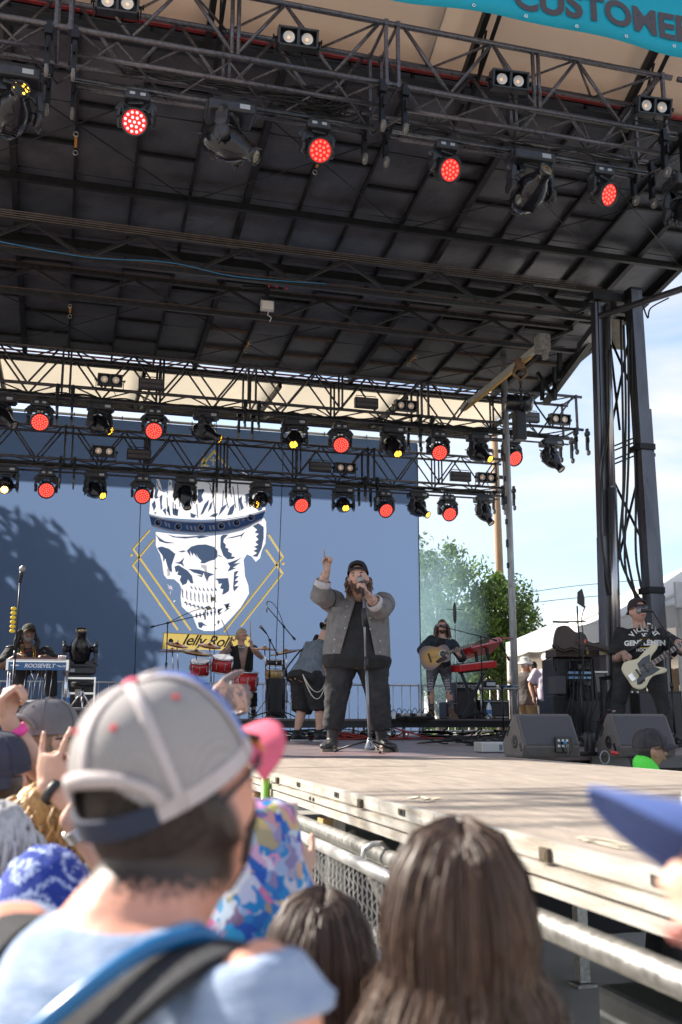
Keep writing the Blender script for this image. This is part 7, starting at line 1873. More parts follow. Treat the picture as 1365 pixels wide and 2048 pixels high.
 def strands(s,m,n,keep,length,seed=0,r=0.005,name='hair_strands',wave=0.012,fall=1.0,parent=None,out=0.0):
  """locks falling from the head"""
  R_ = random.Random(seed); mb = MB(); c = 0; tries = 0
  while c < n and tries < n * 60:
   tries += 1
   d = Vector((R_.gauss(0,1),R_.gauss(0,1),R_.gauss(0,1))).normalized()
   if not keep(d.x,d.y,d.z): continue
   c += 1
   v = Vector((d.x * 0.078,d.y * 0.098,d.z * 0.12)) * s.hk; p = s.Hc + s.headR @ v; pts = [p]
   dirv = (s.headR @ d) * 0.6 + Vector((0,0,-0.6)); L = length * R_.uniform(0.75,1.1); ph = R_.uniform(0,6)
   for q in range(6):
    dirv = (dirv * 0.55 + Vector((0,0,-fall)) * 0.6 + Vector((R_.uniform(-1,1),R_.uniform(-1,1),0)) * 0.12).normalized()
    if q == 0: dirv = (dirv + (s.headR @ d) * (0.5 + out)).normalized()
    pts.append(pts[-1] + dirv * L / 6 + Vector((math.sin(ph + q * 1.6),math.cos(ph + q * 1.3),0)) * wave)
   mb.tube(pts,[r,r * 1.15,r * 1.2,r * 1.1,r,r * 0.7,r * 0.2],5)
  return mb.build(name,m,parent or s.root,kind='stuff')
 def cap(s,m,m_brim=None,yaw=0.0,tilt=0.0,opening=False,panels=None,seam=None,eyelet=None,button=None,brim=True,strap=None,hi=1.0,under=None,n=48,lift=0.0,size=1.0,hole_h=0.5):
  """baseball cap; yaw turns the brim (180 = worn backwards)"""
  R = s.headR @ Matrix.Rotation(rad(yaw),3,'Z') @ Matrix.Rotation(rad(tilt),3,'X'); k = s.hk * size
  rx,ry = (0.086,0.107); turned = abs(math.cos(rad(yaw)));
  rx,ry = rx * turned + 0.096 * (1 - turned),ry * turned + 0.098 * (1 - turned)
  O = s.Hc + s.headR @ Vector((0,0,(0.022 + lift) * s.hk))
  def D_(az,el,g=1.0):   # az 0 = front
   el = max(0.0,min(math.pi / 2,el)) if el > 0 else el; ce = max(0.0,math.cos(el)) ** 0.72; x,y = math.sin(az) * ce,math.cos(az) * ce
   z = math.copysign(abs(math.sin(el)) ** 0.95,el) * (0.108 * hi)
   return O + R @ (Vector((x * rx * g,y * ry * g + (0.004 if y > 0 else 0),z * g)) * k)
  def hole(az,el): return opening and abs(((az + math.pi * 2) % (math.pi * 2)) - math.pi) < 0.74 * math.sqrt(max(0,1 - (el / hole_h) ** 2)) and el > 0.13
  m_el = 28 if opening else 14
  crown = None
  npan = 6
  for pnl in range(npan):
   mb = MB(); V = {}; vs = []; fs = []
   cols = (n * 2 if opening else n) // npan
   def vid(i,j,l):
    q = (i,j,l)
    if q not in V:
     az = 2 * math.pi * (pnl + j / cols) / npan; el = (math.pi / 2) * (i / m_el)
     V[q] = len(vs); vs.append(D_(az,el,1.0 if l else 0.975))
    return V[q]
   cells = [(i,j) for i in range(m_el) for j in range(cols) if not hole(2 * math.pi * (pnl + (j + 0.5) / cols) / npan,(math.pi / 2) * ((i + 0.5) / m_el))]
   cs = set(cells)
   for i,j in cells:
    fs.append((vid(i,j,1),vid(i + 1,j,1),vid(i + 1,j + 1,1),vid(i,j + 1,1))); fs.append((vid(i,j + 1,0),vid(i + 1,j + 1,0),vid(i + 1,j,0),vid(i,j,0)))
    if (i - 1,j) not in cs: fs.append((vid(i,j,1),vid(i,j + 1,1),vid(i,j + 1,0),vid(i,j,0)))
    if (i + 1,j) not in cs and i + 1 < m_el: fs.append((vid(i + 1,j,0),vid(i + 1,j + 1,0),vid(i + 1,j + 1,1),vid(i + 1,j,1)))
    if (i,j - 1) not in cs and j > 0: fs.append((vid(i,j,0),vid(i + 1,j,0),vid(i + 1,j,1),vid(i,j,1)))
    if (i,j + 1) not in cs and j + 1 < cols: fs.append((vid(i,j + 1,1),vid(i + 1,j + 1,1),vid(i + 1,j + 1,0),vid(i,j + 1,0)))
   mb.add(vs,fs,0,True)
   mm = panels[pnl] if panels else m
   if crown is None: crown = mb.build('cap',mm,s.root)
   else: mb.build('cap_panel',mm,crown)
  s.cap_o = crown
  sm_ = seam or m
  for pnl in range(npan):
   az = 2 * math.pi * pnl / npan; mb = MB(); pts = []
   for i in range(0,13):
    el = math.pi / 2 * i / 12.2
    if hole(az,el) or (opening and abs(az - math.pi) < 0.1 and el <= hole_h): continue
    pts.append(D_(az,el,1.008))
   w_ = 0.007 if seam else 0.0022
   rings = []
   for i,p in enumerate(pts):
    d = (pts[min(i + 1,len(pts) - 1)] - pts[max(i - 1,0)]).normalized(); nn = (p - O).normalized(); xx = d.cross(nn).normalized()
    rings.append([p + xx * w_ * k + nn * 0.0002,p + xx * w_ * 0.6 * k + nn * 0.0022 * k,p - xx * w_ * 0.6 * k + nn * 0.0022 * k,p - xx * w_ * k + nn * 0.0002])
   mb.loft(rings); mb.build('seam',sm_,crown)
   mb = MB(); e = D_(az + math.pi / npan,0.95,1.01); nn = (e - O).normalized(); mb.lathe([(0.0015 * k,0),(0.0035 * k,0.0012 * k),(0.0048 * k,0.0)],e,nn,10); mb.build('eyelet',eyelet or sm_,crown)
  mb = MB(); t_ = D_(0,math.pi / 2,1.0); mb.sphere(t_,(0.011 * k,0.011 * k,0.007 * k),12,6,R=R); mb.build('button',button or m,crown)
  # band at the rim
  mb = MB(); rings = []
  for j in range(40):
   az = 2 * math.pi * j / 40; p = D_(az,0.0,1.004); q = D_(az,0.13,1.004); nn = Vector(((p - O).x,(p - O).y,(p - O).z)).normalized() * 0.002 * k
   rings.append([p + nn,q + nn,q - nn * 1.5,p - nn * 1.5])
  mb.loft(rings,closed=True,smooth=False); mb.build('sweatband',strap if (strap and not opening) else (seam or m),crown)
  if opening:
   mb = MB(); rings = []
   for j in range(13):
    az = math.pi - 0.80 + 1.6 * j / 12; p = D_(az,-0.015 if True else 0,1.012); q = D_(az,0.15,1.016); nn = (p - O).normalized() * 0.0025 * k
    rings.append([p + nn,q + nn,q - nn,p - nn])
   mb.loft(rings,smooth=False); mb.build('strap',strap or m,crown)
   mb = MB(); pts = []
   for j in range(17):
    th = math.pi * j / 16; az = math.pi - 0.79 * math.cos(th); el = 0.13 + (hole_h - 0.13) * math.sin(th); pts.append((az,el))
   rings = []
   for az,el in pts:
    p = D_(az,el,1.01); c_ = D_(math.pi,0.13,1.01); nn = (p - O).normalized(); o_ = (p - c_).normalized()
    rings.append([p + o_ * 0.015 * k,p + nn * 0.003 * k + o_ * 0.006 * k,p - o_ * 0.004 * k,p - nn * 0.003 * k])
   mb.loft(rings); mb.build('arch_binding',seam or m,crown)
  if brim:
   mb = MB(); N_,Q = 16,6; vs = []; fs = []
   for l in (0,1):
    for i in range(N_ + 1):
     az = -1.05 + 2.1 * i / N_
     b0 = O + R @ (Vector((math.sin(az) * rx,math.cos(az) * ry + 0.003,0.004)) * k)
     for j in range(Q + 1):
      f = j / Q; ext = 0.072 * math.sqrt(max(0.0,1 - abs(az / 1.06) ** 2.6)) * f
      v = Vector((math.sin(az) * rx * (1 + 0.0 * f),math.cos(az) * ry + 0.003 + ext,0.004 - 0.012 * f - 0.030 * (math.sin(az)) ** 2 * (0.25 + f) * 0.9))
      vs.append(O + R @ ((v + Vector((0,0,-0.003 * l))) * k))
   S_ = (N_ + 1) * (Q + 1)
   for i in range(N_):
    for j in range(Q):
     a = i * (Q + 1) + j; b = a + Q + 1
     fs.append((a,a + 1,b + 1,b)); fs.append((a + S_,b + S_,b + 1 + S_,a + 1 + S_))
   for i in range(N_): a = i * (Q + 1) + Q; b = a + Q + 1; fs.append((a,a + S_,b + S_,b))
   mb.add(vs,fs,0,True); bo_ = mb.build('brim',m_brim or m,crown)
   if under:
    bo_.data.materials.append(under)
    for p in bo_.data.polygons:
     if any(vi >= S_ for vi in p.vertices): p.material_index = 1
   mb = MB()
   for f in (0.25,0.4,0.55,0.7,0.85):
    pts = []
    for i in range(1,N_):
     az = -1.05 + 2.1 * i / N_; ext = 0.072 * math.sqrt(max(0.0,1 - abs(az / 1.06) ** 2.6)) * f
     v = Vector((math.sin(az) * rx,math.cos(az) * ry + 0.003 + ext,0.004 - 0.012 * f - 0.030 * (math.sin(az)) ** 2 * (0.25 + f) * 0.9 - 0.0034)); pts.append(O + R @ (v * k))
    mb.tube(pts,0.0009 * k,4)
   mb.build('brim_stitching',under or m_brim or m,crown,kind='stuff')
  return crown
def nape_material(p,base,name,hair=(0.035,0.022,0.017),lo=-0.105,hi=-0.045):
 """skin that turns into cropped hair towards the head"""
 m = base.copy(); m.name = name; nt = m.node_tree; b = nt.nodes['Principled BSDF']; src = b.inputs['Base Color'].links[0].from_socket
 tc = nt.nodes.new('ShaderNodeTexCoord'); sb = nt.nodes.new('ShaderNodeVectorMath'); sb.operation = 'SUBTRACT'; sb.inputs[1].default_value = tuple(p.Hc)
 up = Vector((0,0.10,1.0)); dt = nt.nodes.new('ShaderNodeVectorMath'); dt.operation = 'DOT_PRODUCT'; dt.inputs[1].default_value = tuple(up)
 nz = nt.nodes.new('ShaderNodeTexNoise'); nz.inputs['Scale'].default_value = 160; ad = nt.nodes.new('ShaderNodeMath'); ad.operation = 'MULTIPLY_ADD'; ad.inputs[1].default_value = 0.05
 mr = nt.nodes.new('ShaderNodeMapRange'); mr.inputs[1].default_value = (lo + 0.025) * p.hk; mr.inputs[2].default_value = (hi + 0.025) * p.hk
 fr = p.headR @ Vector((0,-1,0)); d2 = nt.nodes.new('ShaderNodeVectorMath'); d2.operation = 'DOT_PRODUCT'; d2.inputs[1].default_value = tuple(fr); m2 = nt.nodes.new('ShaderNodeMapRange'); m2.inputs[1].default_value = -0.012; m2.inputs[2].default_value = 0.012
 ml = nt.nodes.new('ShaderNodeMath'); ml.operation = 'MULTIPLY'
 mx = nt.nodes.new('ShaderNodeMixRGB'); mx.inputs[2].default_value = (*hair,1); L = nt.links.new
 L(tc.outputs['Object'],sb.inputs[0]); L(sb.outputs[0],dt.inputs[0]); L(tc.outputs['Object'],nz.inputs['Vector']); L(nz.outputs['Fac'],ad.inputs[0]); L(dt.outputs['Value'],ad.inputs[2]); L(ad.outputs[0],mr.inputs[0])
 L(sb.outputs[0],d2.inputs[0]); L(d2.outputs['Value'],m2.inputs[0]); L(mr.outputs[0],ml.inputs[0]); L(m2.outputs[0],ml.inputs[1]); L(ml.outputs[0],mx.inputs[0]); L(src,mx.inputs[1]); L(mx.outputs[0],b.inputs['Base Color'])
 p.body_o.data.materials[0] = m
def cut_front(o,s,width):
 """open a jacket down the front and give it thickness"""
 bm = bmesh.new(); bm.from_mesh(o.data); L = (s.nb - s.pel).length; dele = []
 for f in bm.faces:
  c = f.calc_center_median(); t = (c - s.pel).dot(s.ax) / L; x = (c - s.pel).dot(s.x); y = (c - s.pel).dot(s.y)
  if y > 0.02 and width(t,x): dele.append(f)
 bmesh.ops.delete(bm,geom=dele,context='FACES')
 bd_ = [v for v in bm.verts if any(e.is_boundary for e in v.link_edges)]
 for _ in range(14):
  new = {}
  for v in bd_:
   nb_ = [e.other_vert(v).co for e in v.link_edges if e.is_boundary]
   if len(nb_) == 2: new[v] = v.co * 0.5 + (nb_[0] + nb_[1]) * 0.25
  for v,c in new.items(): v.co = c
 bm.to_mesh(o.data); bm.free()
 md = o.modifiers.new('thickness','SOLIDIFY'); md.thickness = 0.008; md.offset = 0
def yaw_to(a,b):
 d = Vector(b) - Vector(a); return math.atan2(-d.x,d.y)
# ================================================================== THE BAND AND CREW
CAMP = Vector((0,0,1.4))
black_c = cloth('cloth_black',(0.009,0.009,0.010),c2=(0.020,0.020,0.023)); black_j = cloth('cloth_black_denim',(0.012,0.012,0.014),c2=(0.032,0.031,0.034))
denim = cloth('cloth_grey_denim',(0.135,0.127,0.124),c2=(0.205,0.194,0.190),vs=13,bump=0.5); denim_in = cloth('cloth_pale_lining',(0.38,0.36,0.37))
bootm = mat('boot_leather',(0.018,0.017,0.018),0.45,color2=(0.045,0.042,0.042),vscale=14,bump=0.3); sole_m = mat('boot_sole',(0.16,0.13,0.10),0.8); white_sole = mat('white_sole',(0.5,0.5,0.5),0.6)
steel_ring = mat('watch_steel',(0.6,0.6,0.62),0.25,0.9)
# ---- singer
P0 = onZ(715,1502,DECK); d0_ = 9.95
yw = yaw_to(P0,CAMP)
sg_ = Person('heavyset singer in grey denim jacket pointing one finger skyward at centre stage',P0,yw,1.84,2.1,lean=(0.0,-0.02),head=(-6,6,4),
 feet=((-0.25,0.02,0),(0.25,0.05,0)),shoulder=1.0,
 hands={'R': (at(655,1136,9.74),(0.05,0.0,1),(0.1,-1,0.1),'point'),'L': (at(733,1186,9.62),(-0.35,-0.1,0.9),(-0.9,0.1,-0.3),'grip')},
 elbows={'R': (0.6,0.35,-0.75),'L': (-0.6,0.15,-1.0)},headpos=at(717,1157,9.86),headk=1.16)
sg_.body(SKT,voxel=0.0085,assign=None,fingers=8,fat=0.5)
sg_.body_o.data.materials.append(skin('skin_face',(0.50,0.28,0.21)))
for p in sg_.body_o.data.polygons:
 if (p.center - sg_.Hc).length < 0.2: p.material_index = 1
sg_.face()
sg_.shirt(black_c,sleeve=0.30,grow=0.012,hem=-0.30,name='tee_shirt',loose=0.05,fold=0.008)
def jacket_open(t,x): return abs(x + 0.01) < 0.035 + max(0,0.95 - t) * 0.135
sg_.shirt(denim,sleeve=0.72,grow=0.036,hem=-0.12,name='denim_jacket',loose=0.012,fold=0.007,sleeve_r=0.92,neck=0.93,open_front=jacket_open)
for n2 in ('L','R'):
 a,e,w,*_ = sg_.arm[n2]; c = e.lerp(w,0.42); d = (w - e).normalized(); mb = MB(); mb.tube([c - d * 0.055,c - d * 0.02,c + d * 0.035],[0.078,0.088,0.080],16,cap=False); o = mb.build('cuff',denim_in,sg_.root); md = o.modifiers.new('t','SOLIDIFY'); md.thickness = 0.008
jb = sg_.root.children
def on_torso(p,t,x,out):   # point on the belly surface in the person's local space
 L = (p.nb - p.pel).length; c = p.pel + p.ax * (t * L)
 rings = p.torso_rings(out,-0.30)
 ts = [-0.30,-0.12,0.10,0.35,0.62,0.82,0.93,1.0]
 for i in range(len(ts) - 1):
  if ts[i] <= t <= ts[i + 1]:
   f = (t - ts[i]) / (ts[i + 1] - ts[i]); R0,R1_ = rings[i],rings[i + 1]
   best = min(range(len(R0)),key=lambda q: abs((R0[q].lerp(R1_[q],f) - c).dot(p.x) - x) + (10 if (R0[q] - c).dot(p.y) < 0 else 0))
   return R0[best].lerp(R1_[best],f)
 return c
for (t_,x_) in ((0.72,-0.19),(0.72,0.20)):
 q = on_torso(sg_,t_,x_,0.058); mb = MB(); mb.bbox(q,(0.13,0.012,0.055),0.004); mb.build('pocket_flap',denim,sg_.root)
 mb = MB(); mb.bbox(q + Vector((0,-0.004,-0.07)),(0.115,0.010,0.11),0.004); mb.build('pocket',denim,sg_.root)
for i in range(5):
 for s_ in (-1,1):
  t_ = 0.78 - 0.20 * i; x_ = s_ * (0.075 + max(0,0.95 - t_) * 0.135); q = on_torso(sg_,max(-0.1,t_),x_,0.062); mb = MB(); mb.sphere(q,0.010,8,6); mb.build('button',galv,sg_.root)
q = on_torso(sg_,0.93,0,0.06)
mb = MB()
for s_ in (-1,1): mb.prism([(0,0),(0.10 * s_,0.03),(0.11 * s_,-0.03),(0.03 * s_,-0.09)],0.008,Matrix.Translation(q + Vector((0.02 * s_,0.01,0.04))) @ Matrix.Rotation(rad(75),4,'X'))
mb.build('collar',denim,sg_.root,kind='stuff')
sg_.pants(black_j,length=0.86,grow=0.022,flare=1.08,fold=0.011,name='cargo_trousers')
sg_.shoes(bootm,sole_m,1.12,high=0.13,name='boot',yaws=(0.5,-0.35))
sg_.hair_shell(BEARD,lambda x,y,z: y > 0.10 and z < -0.22 and not (y > 0.8 and z > -0.48),1.13,0.014,'beard')
sg_.strands(BEARD,60,lambda x,y,z: y > 0.3 and z < -0.55,0.045,4,0.005,'beard_strands',0.003)
sg_.strands(hair_mat('hair_chestnut',(0.06,0.03,0.018),(0.15,0.08,0.05)),110,lambda x,y,z: y < 0.0 and -0.45 < z < 0.25,0.15,3,0.008,'hair',0.014,out=0.4)
sg_.cap(black_c,yaw=180,opening=True,brim=True,tilt=-8,lift=0.016)
# microphone on its stand
mb_base = onZ(741,1500,DECK); b = mb_base.copy(); b = at(740,1490,9.62); b.z = DECK
q = at(727,1192,9.55)
t,tip,d = stand_mic('chrome and black microphone stand gripped by the singer at centre stage',b,q.z - DECK,legs=0.34)
t.rotation_euler = (0,0,0)
tt = q - b
for ch in list(t.children):
 if ch.name.split('.')[0] in ('lower_tube','upper_tube','clutch'): bpy.data.objects.remove(ch)
mb = MB(); mb.tube([(0,0,0.1),tt * 0.55],0.0155,10); mb.build('lower_tube',mat('stand_steel',(0.22,0.23,0.25),0.3,0.8),t)
mb = MB(); mb.tube([tt * 0.53,tt],0.011,10); mb.build('upper_tube',MATS['stand_steel'],t)
mb = MB(); mb.tube([tt * 0.52,tt * 0.60],0.021,10); mb.build('clutch',black_plastic,t)
mb = MB(); mb.tube([tt * 0.80,tt * 0.92],0.024,10); mb.build('clip_tube',black_plastic,t)
mb = MB(); mb.lathe([(0.05,0.02),(0.055,0.05),(0.03,0.10),(0.02,0.14)],n=14); mb.build('base_hub',MATS['stand_steel'],t)
mic(t,tt + Vector((0,0,0.0)),at(719,1152,9.60) - q,0.15,s=1.25)
# ---- bent roadie
P1 = at(612,1480,14.6); P1.z = DECK
rd = Person('roadie in slate tee and black shorts bending over behind the singer',P1,rad(-62),1.82,1.75,lean=(0.30,0.0),head=(0,-48,0),feet=((-0.14,-0.06,0),(0.17,0.10,0)),
   hands={'L': (at(650,1330,14.9),(0.5,0.3,-0.8),(0,-1,-0.2),'half'),'R': (at(648,1338,14.5),(0.5,0.1,-0.8),(0,-1,-0.2),'half')})
rd.body(SK,voxel=0.012); slate = cloth('cloth_slate',(0.10,0.125,0.15),c2=(0.17,0.20,0.235))
rd.shirt(slate,sleeve=0.42,grow=0.022,hem=-0.12,loose=0.01,sleeve_r=1.4,fold=0.01); rd.pants(black_c,length=0.62,waist=0.02,grow=0.045,flare=1.35,name='shorts',fold=0.012)
rd.shoes(black_plastic,white_sole,1.02,name='trainer',socks=black_c); rd.cap(black_c,yaw=180,opening=False,eyelet=black_c,tilt=-3)
rd.hair_shell(HB,lambda x,y,z: y < 0.1 and z < 0.25,1.03,0.003)
mb = MB(); mb.bbox(rd.pel + Vector((-0.24,-0.20,-0.0)),(0.06,0.05,0.10),0.008); mb.cyl(rd.pel + Vector((-0.24,-0.2,0.05)),rd.pel + Vector((-0.25,-0.21,0.22)),0.006); mb.build('radio',black_plastic,rd.root)
c0 = rd.pel + Vector((0.20,-0.24,-0.02)); c1 = rd.pel + Vector((0.34,0.08,-0.10))
for sag in (0.26,0.38):
 mb = MB(); mb.tube(bez(c0,(c0 + c1) / 2 + Vector((0.12,-0.05,-sag * 1.6)),c1,14),0.009,6); mb.build('wallet_chain',mat('chain_pale',(0.55,0.5,0.42),0.4,0.6),rd.root)
mb = MB(); L = (rd.nb - rd.pel); mb.tube(smooth_path([rd.nb + Vector((-0.08,-0.06,0.02)),rd.pel + L * 0.75 + Vector((-0.14,-0.20,0)),rd.pel + L * 0.35 + Vector((-0.18,-0.25,0)),rd.pel + Vector((-0.22,-0.22,0.05))],5),0.012,6); mb.build('shoulder_cord',black_plastic,rd.root)
# hidden person behind the singer
P2 = at(657,1437,16.9); P2.z = RZ
hp = Person('person in black trousers and grey boots half hidden behind the singer',P2,yaw_to(P2,CAMP),1.68,1.0); hp.body(SK,voxel=0.016); hp.shirt(black_c,voxel=0.016); hp.pants(black_c,length=0.9,voxel=0.016); hp.shoes(mat('boot_grey',(0.16,0.15,0.15),0.7),sole_m,1.0,high=0.05,name='boot'); hp.hair_shell(HD,lambda x,y,z: z > 0.2 or y < 0,1.06)
# ---- drummer
P3 = at(484,1437,17.4); P3.z = RZ
hc_ = at(484,1272,17.3)
dr = Person('blond drummer in black vest raising both sticks, seated behind red drums',P3,yaw_to(P3,CAMP),1.78,1.1,sit=0.60,head=(40,0,0),feet=((-0.2,0.42,0.02),(0.2,0.42,0.02)),headpos=hc_,
   hands={'R': (at(461,1290,17.1),(0.1,0,1),(0.8,-0.3,0),'grip'),'L': (at(503,1293,17.0),(0,0,1),(-0.8,-0.4,0),'grip')})
dr.nb = hc_ and (dr.M.inverted() @ hc_) - Vector((0,0.0,0.16))
dr.ax = (dr.nb - dr.pel).normalized()
for n2,sgn in (('L',-1),('R',1)):
 dr.sh[n2] = dr.nb - dr.ax * 0.06 + dr.x * 0.19 * sgn; a,e,w,hd,pn,po = dr.arm[n2]; e2,w2 = ik(dr.sh[n2],w,0.172 * dr.H,0.157 * dr.H,Vector((0.8 * sgn,0.1,-0.8))); dr.arm[n2] = (dr.sh[n2],e2,w2,hd,pn,po)
dr.body(SKT,voxel=0.011); dr.face(); dr.body_o.data.materials.append(MATS['skin_face'])
for p in dr.body_o.data.polygons:
 if (p.center - dr.Hc).length < 0.18: p.material_index = 1
dr.shirt(black_c,sleeve=0.05,grow=0.014,hem=-0.12,name='vest',open_front=lambda t,x: abs(x) < 0.02 + max(0,t - 0.35) * 0.11)
dr.pants(black_c,length=0.9,voxel=0.016)
dr.shoes(black_plastic,white_sole,name='trainer')
dr.hair_shell(HBL,lambda x,y,z: (z > 0.25 or (y < 0.3 and z > -0.5)) and not (y > 0.35 and z < 0.45),1.14,0.012); dr.strands(HBL,60,lambda x,y,z: z > 0.1 and abs(x) > 0.3 and y < 0.1,0.10,5,0.006,'hair_strands',0.008)
dr.sunglasses(mat('lens_orange',(0.55,0.16,0.02),0.1),mat('frame_cream',(0.6,0.5,0.35),0.4))
mb = MB(); mb.tube([dr.nb + Vector((0.075 * math.cos(a),0.03 + 0.075 * math.sin(a),-0.01 - 0.035 * (math.sin(a) > 0) * math.sin(a))) for a in [k * math.pi / 10 for k in range(20)]],0.006,6,closed=True); mb.build('pearl_necklace',white_paint,dr.root)
for (a,b_,lab) in (((464,1286),(444,1240),"drumstick held up in the drummer's right hand, tilted left"),((502,1290),(501,1243),"drumstick held upright in the drummer's left hand")):
 p,q = at(*a,17.05),at(*b_,16.95); t = thing('drumstick',lab,'drumstick',p,group='drumsticks in the hands of the drummer'); mb = MB(); mb.tube([p - (q - p) * 0.15,q,q + (q - p) * 0.03],[0.009,0.008,0.005],8); mb.build('stick',mat('stick_wood',(0.55,0.36,0.18),0.5),t,True)
t = thing('drum_throne','black drum throne under the drummer','stool',P3); mb = MB(); mb.lathe([(0.16,0.42),(0.18,0.45),(0.17,0.52),(0.02,0.53)],n=18); mb.build('seat',black_plastic,t)
mb = MB(); mb.cyl((0,0,0.1),(0,0,0.44),0.02); mb.build('post',chrome,t)
for k in range(3): mb = MB(); a = k * 2.09; mb.cyl((0,0,0.25),(0.22 * math.cos(a),0.22 * math.sin(a),0.01),0.012); mb.build('leg',chrome,t)
# ---- pedal steel player
P4 = at(62,1418,14.75); P4.z = 1.90
st_ = Person('bearded pedal steel player with long locs and dark cap seated at the far left',P4,yaw_to(P4,CAMP) + 0.08,1.86,1.75,sit=0.62,head=(10,16,-4),feet=((-0.25,0.42,0),(0.22,0.45,0)),lean=(0.06,0),headk=1.1,
 hands={'R': (at(40,1309,14.35),(0.8,-0.3,-0.15),(0,0,-1),'half'),'L': (at(92,1313,14.35),(-0.6,-0.4,0.0),(0,0,-1),'half')},headpos=at(57,1268,14.65))
dz_ = (st_.Mi @ at(57,1268,14.65)) - Vector((0,0.02,0.20)); st_.nb = dz_; st_.ax = (st_.nb - st_.pel).normalized()
for n2,sgn in (('L',-1),('R',1)):
 st_.sh[n2] = st_.nb - st_.ax * 0.06 + st_.x * 0.24 * sgn; a,e,w,hd,pn,po = st_.arm[n2]; e2,w2 = ik(st_.sh[n2],w,0.172 * st_.H,0.157 * st_.H,Vector((0.9 * sgn,-0.3,-0.8))); st_.arm[n2] = (st_.sh[n2],e2,w2,hd,pn,po)
st_.body(SKD,voxel=0.011,fat=0.4); st_.face()
so_ = st_.shirt(black_c,sleeve=0.48,grow=0.018,hem=-0.12,sleeve_r=1.3,fold=0.008); st_.pants(black_c,length=0.9,voxel=0.016); st_.shoes(black_plastic,sole_m,name='shoe')
st_.strands(HD,46,lambda x,y,z: y < 0.2 and -0.2 < z < 0.4,0.30,9,0.013,'locs',0.012,out=0.8); st_.hair_shell(HD,lambda x,y,z: y < 0.3 and z > -0.5,1.07,0.008)
st_.hair_shell(mat('beard_grey',(0.10,0.09,0.085),0.8,color2=(0.25,0.24,0.23),vscale=60),lambda x,y,z: y > 0.15 and z < -0.35 and not (y > 0.8 and z > -0.5),1.12,0.012,'beard')
st_.cap(cloth('cloth_olive',(0.035,0.035,0.025),c2=(0.07,0.065,0.045)),yaw=0)
for w_ in (0.06,0.085):
 mb = MB(); mb.tube(smooth_path([st_.nb + Vector((-w_,0.02,0.05)),st_.nb + Vector((-w_ - 0.02,0.20,-0.12)),st_.nb + Vector((-0.02,0.26,-0.27)),st_.nb + Vector((w_,0.22,-0.14)),st_.nb + Vector((w_,0.02,0.05))],6),0.008,6); mb.build('gold_necklace',mat('gold',(0.75,0.45,0.12),0.3,0.9),st_.root)
red_ink = mat('print_red',(0.5,0.05,0.06),0.7)
def chest_text(p,shirt_o,s_,size,m,px,py,d,space=1.0,bold=0.0,arc=None):
 """print on the shirt, projected from the front"""
 me = shirt_o.data; W_ = top_of(shirt_o).matrix_basis.copy(); W_ = p.M
 bv = BVHTree.FromPolygons([W_ @ v.co for v in me.vertices],[list(q.vertices) for q in me.polygons])
 c = at(px,py,d); dirv = (c - Vector((0,0,EYE))); dirv.z = 0; dirv.normalize(); xx = Vector((dirv.y,-dirv.x,0)); R = Matrix((xx,Vector((0,0,1)),-dirv)).transposed().to_4x4()
 obs = []
 if arc is None: specs = [(s_,0,0,0)]
 else:
  n = len(s_); specs = []
  for i,ch in enumerate(s_):
   a = (i - (n - 1) / 2) * arc[1]; specs.append((ch,arc[0] * math.sin(a),arc[0] * (math.cos(a) - 1),-a))
 for ch,dx,dy,rot in specs:
  M = Matrix.Translation(c + xx * dx + Vector((0,0,dy)) - dirv * 0.4) @ R @ Matrix.Rotation(rot,4,'Z')
  o = text_obj('lettering',ch,size,m,M,None,bold=bold,space=space,target=bv,cast=tuple(dirv))
  o.data.transform(p.Mi); o.parent = p.root; obs.append(o)
 return obs
chest_text(st_,so_,'HAPPY',0.05,red_ink,62,1306,14.6,bold=0.001,arc=(0.12,0.38)) if False else None
for i in range(9):
 a = (i - 4) * 0.34; chest_text(st_,so_,'oeanucora'[i],0.05,red_ink,62 + 15 * math.sin(a),1313 - 14 * math.cos(a),14.6)
# ---- acoustic guitarist
P5 = at(880,1437,16.5); P5.z = RZ
gt = Person('long-haired guitarist in dark shirt and ripped jeans playing acoustic guitar',P5,yaw_to(P5,CAMP) - 0.1,1.76,1.0,head=(6,3,0),feet=((-0.20,0.02,0),(0.13,0.03,0)),lean=(0.0,0.02),headpos=at(885,1254,16.45),
   hands={'R': (at(863,1302,16.1),(0.8,-0.2,-0.25),(0,0.9,-0.2),'half'),'L': (at(918,1312,16.05),(0.0,-0.2,1),(0.1,0.9,0),'grip')},elbows={'R': (1.2,-0.2,-0.5),'L': (-0.7,-0.5,-1)})
gt.rebase(0.175,0.18,0.01,{'R': (1.2,-0.2,-0.5),'L': (-0.7,-0.3,-1)})
gt.body(SK,voxel=0.011); gt.face()
navy_s = cloth('cloth_dark_navy',(0.012,0.018,0.028),c2=(0.03,0.04,0.055)); fade = mat('ripped_denim',(0.03,0.03,0.035),0.85,color2=(0.16,0.155,0.17),vscale=10,bump=0.4,bscale=30)
gto = gt.shirt(black_c,sleeve=0.1,grow=0.010,hem=-0.12,name='tee_shirt'); gt.shirt(navy_s,sleeve=0.80,grow=0.024,hem=-0.30,name='overshirt',loose=0.012,sleeve_r=1.1,fold=0.009,open_front=lambda t,x: abs(x) < 0.05 + max(0,0.9 - t) * 0.05)
gt.pants(fade,length=0.93,grow=0.010,name='ripped_jeans',flare=0.82,fold=0.006); gt.shoes(mat('suede',(0.14,0.08,0.05),0.8),sole_m,1.0,high=0.05,name='boot',yaws=(0.4,-0.3))
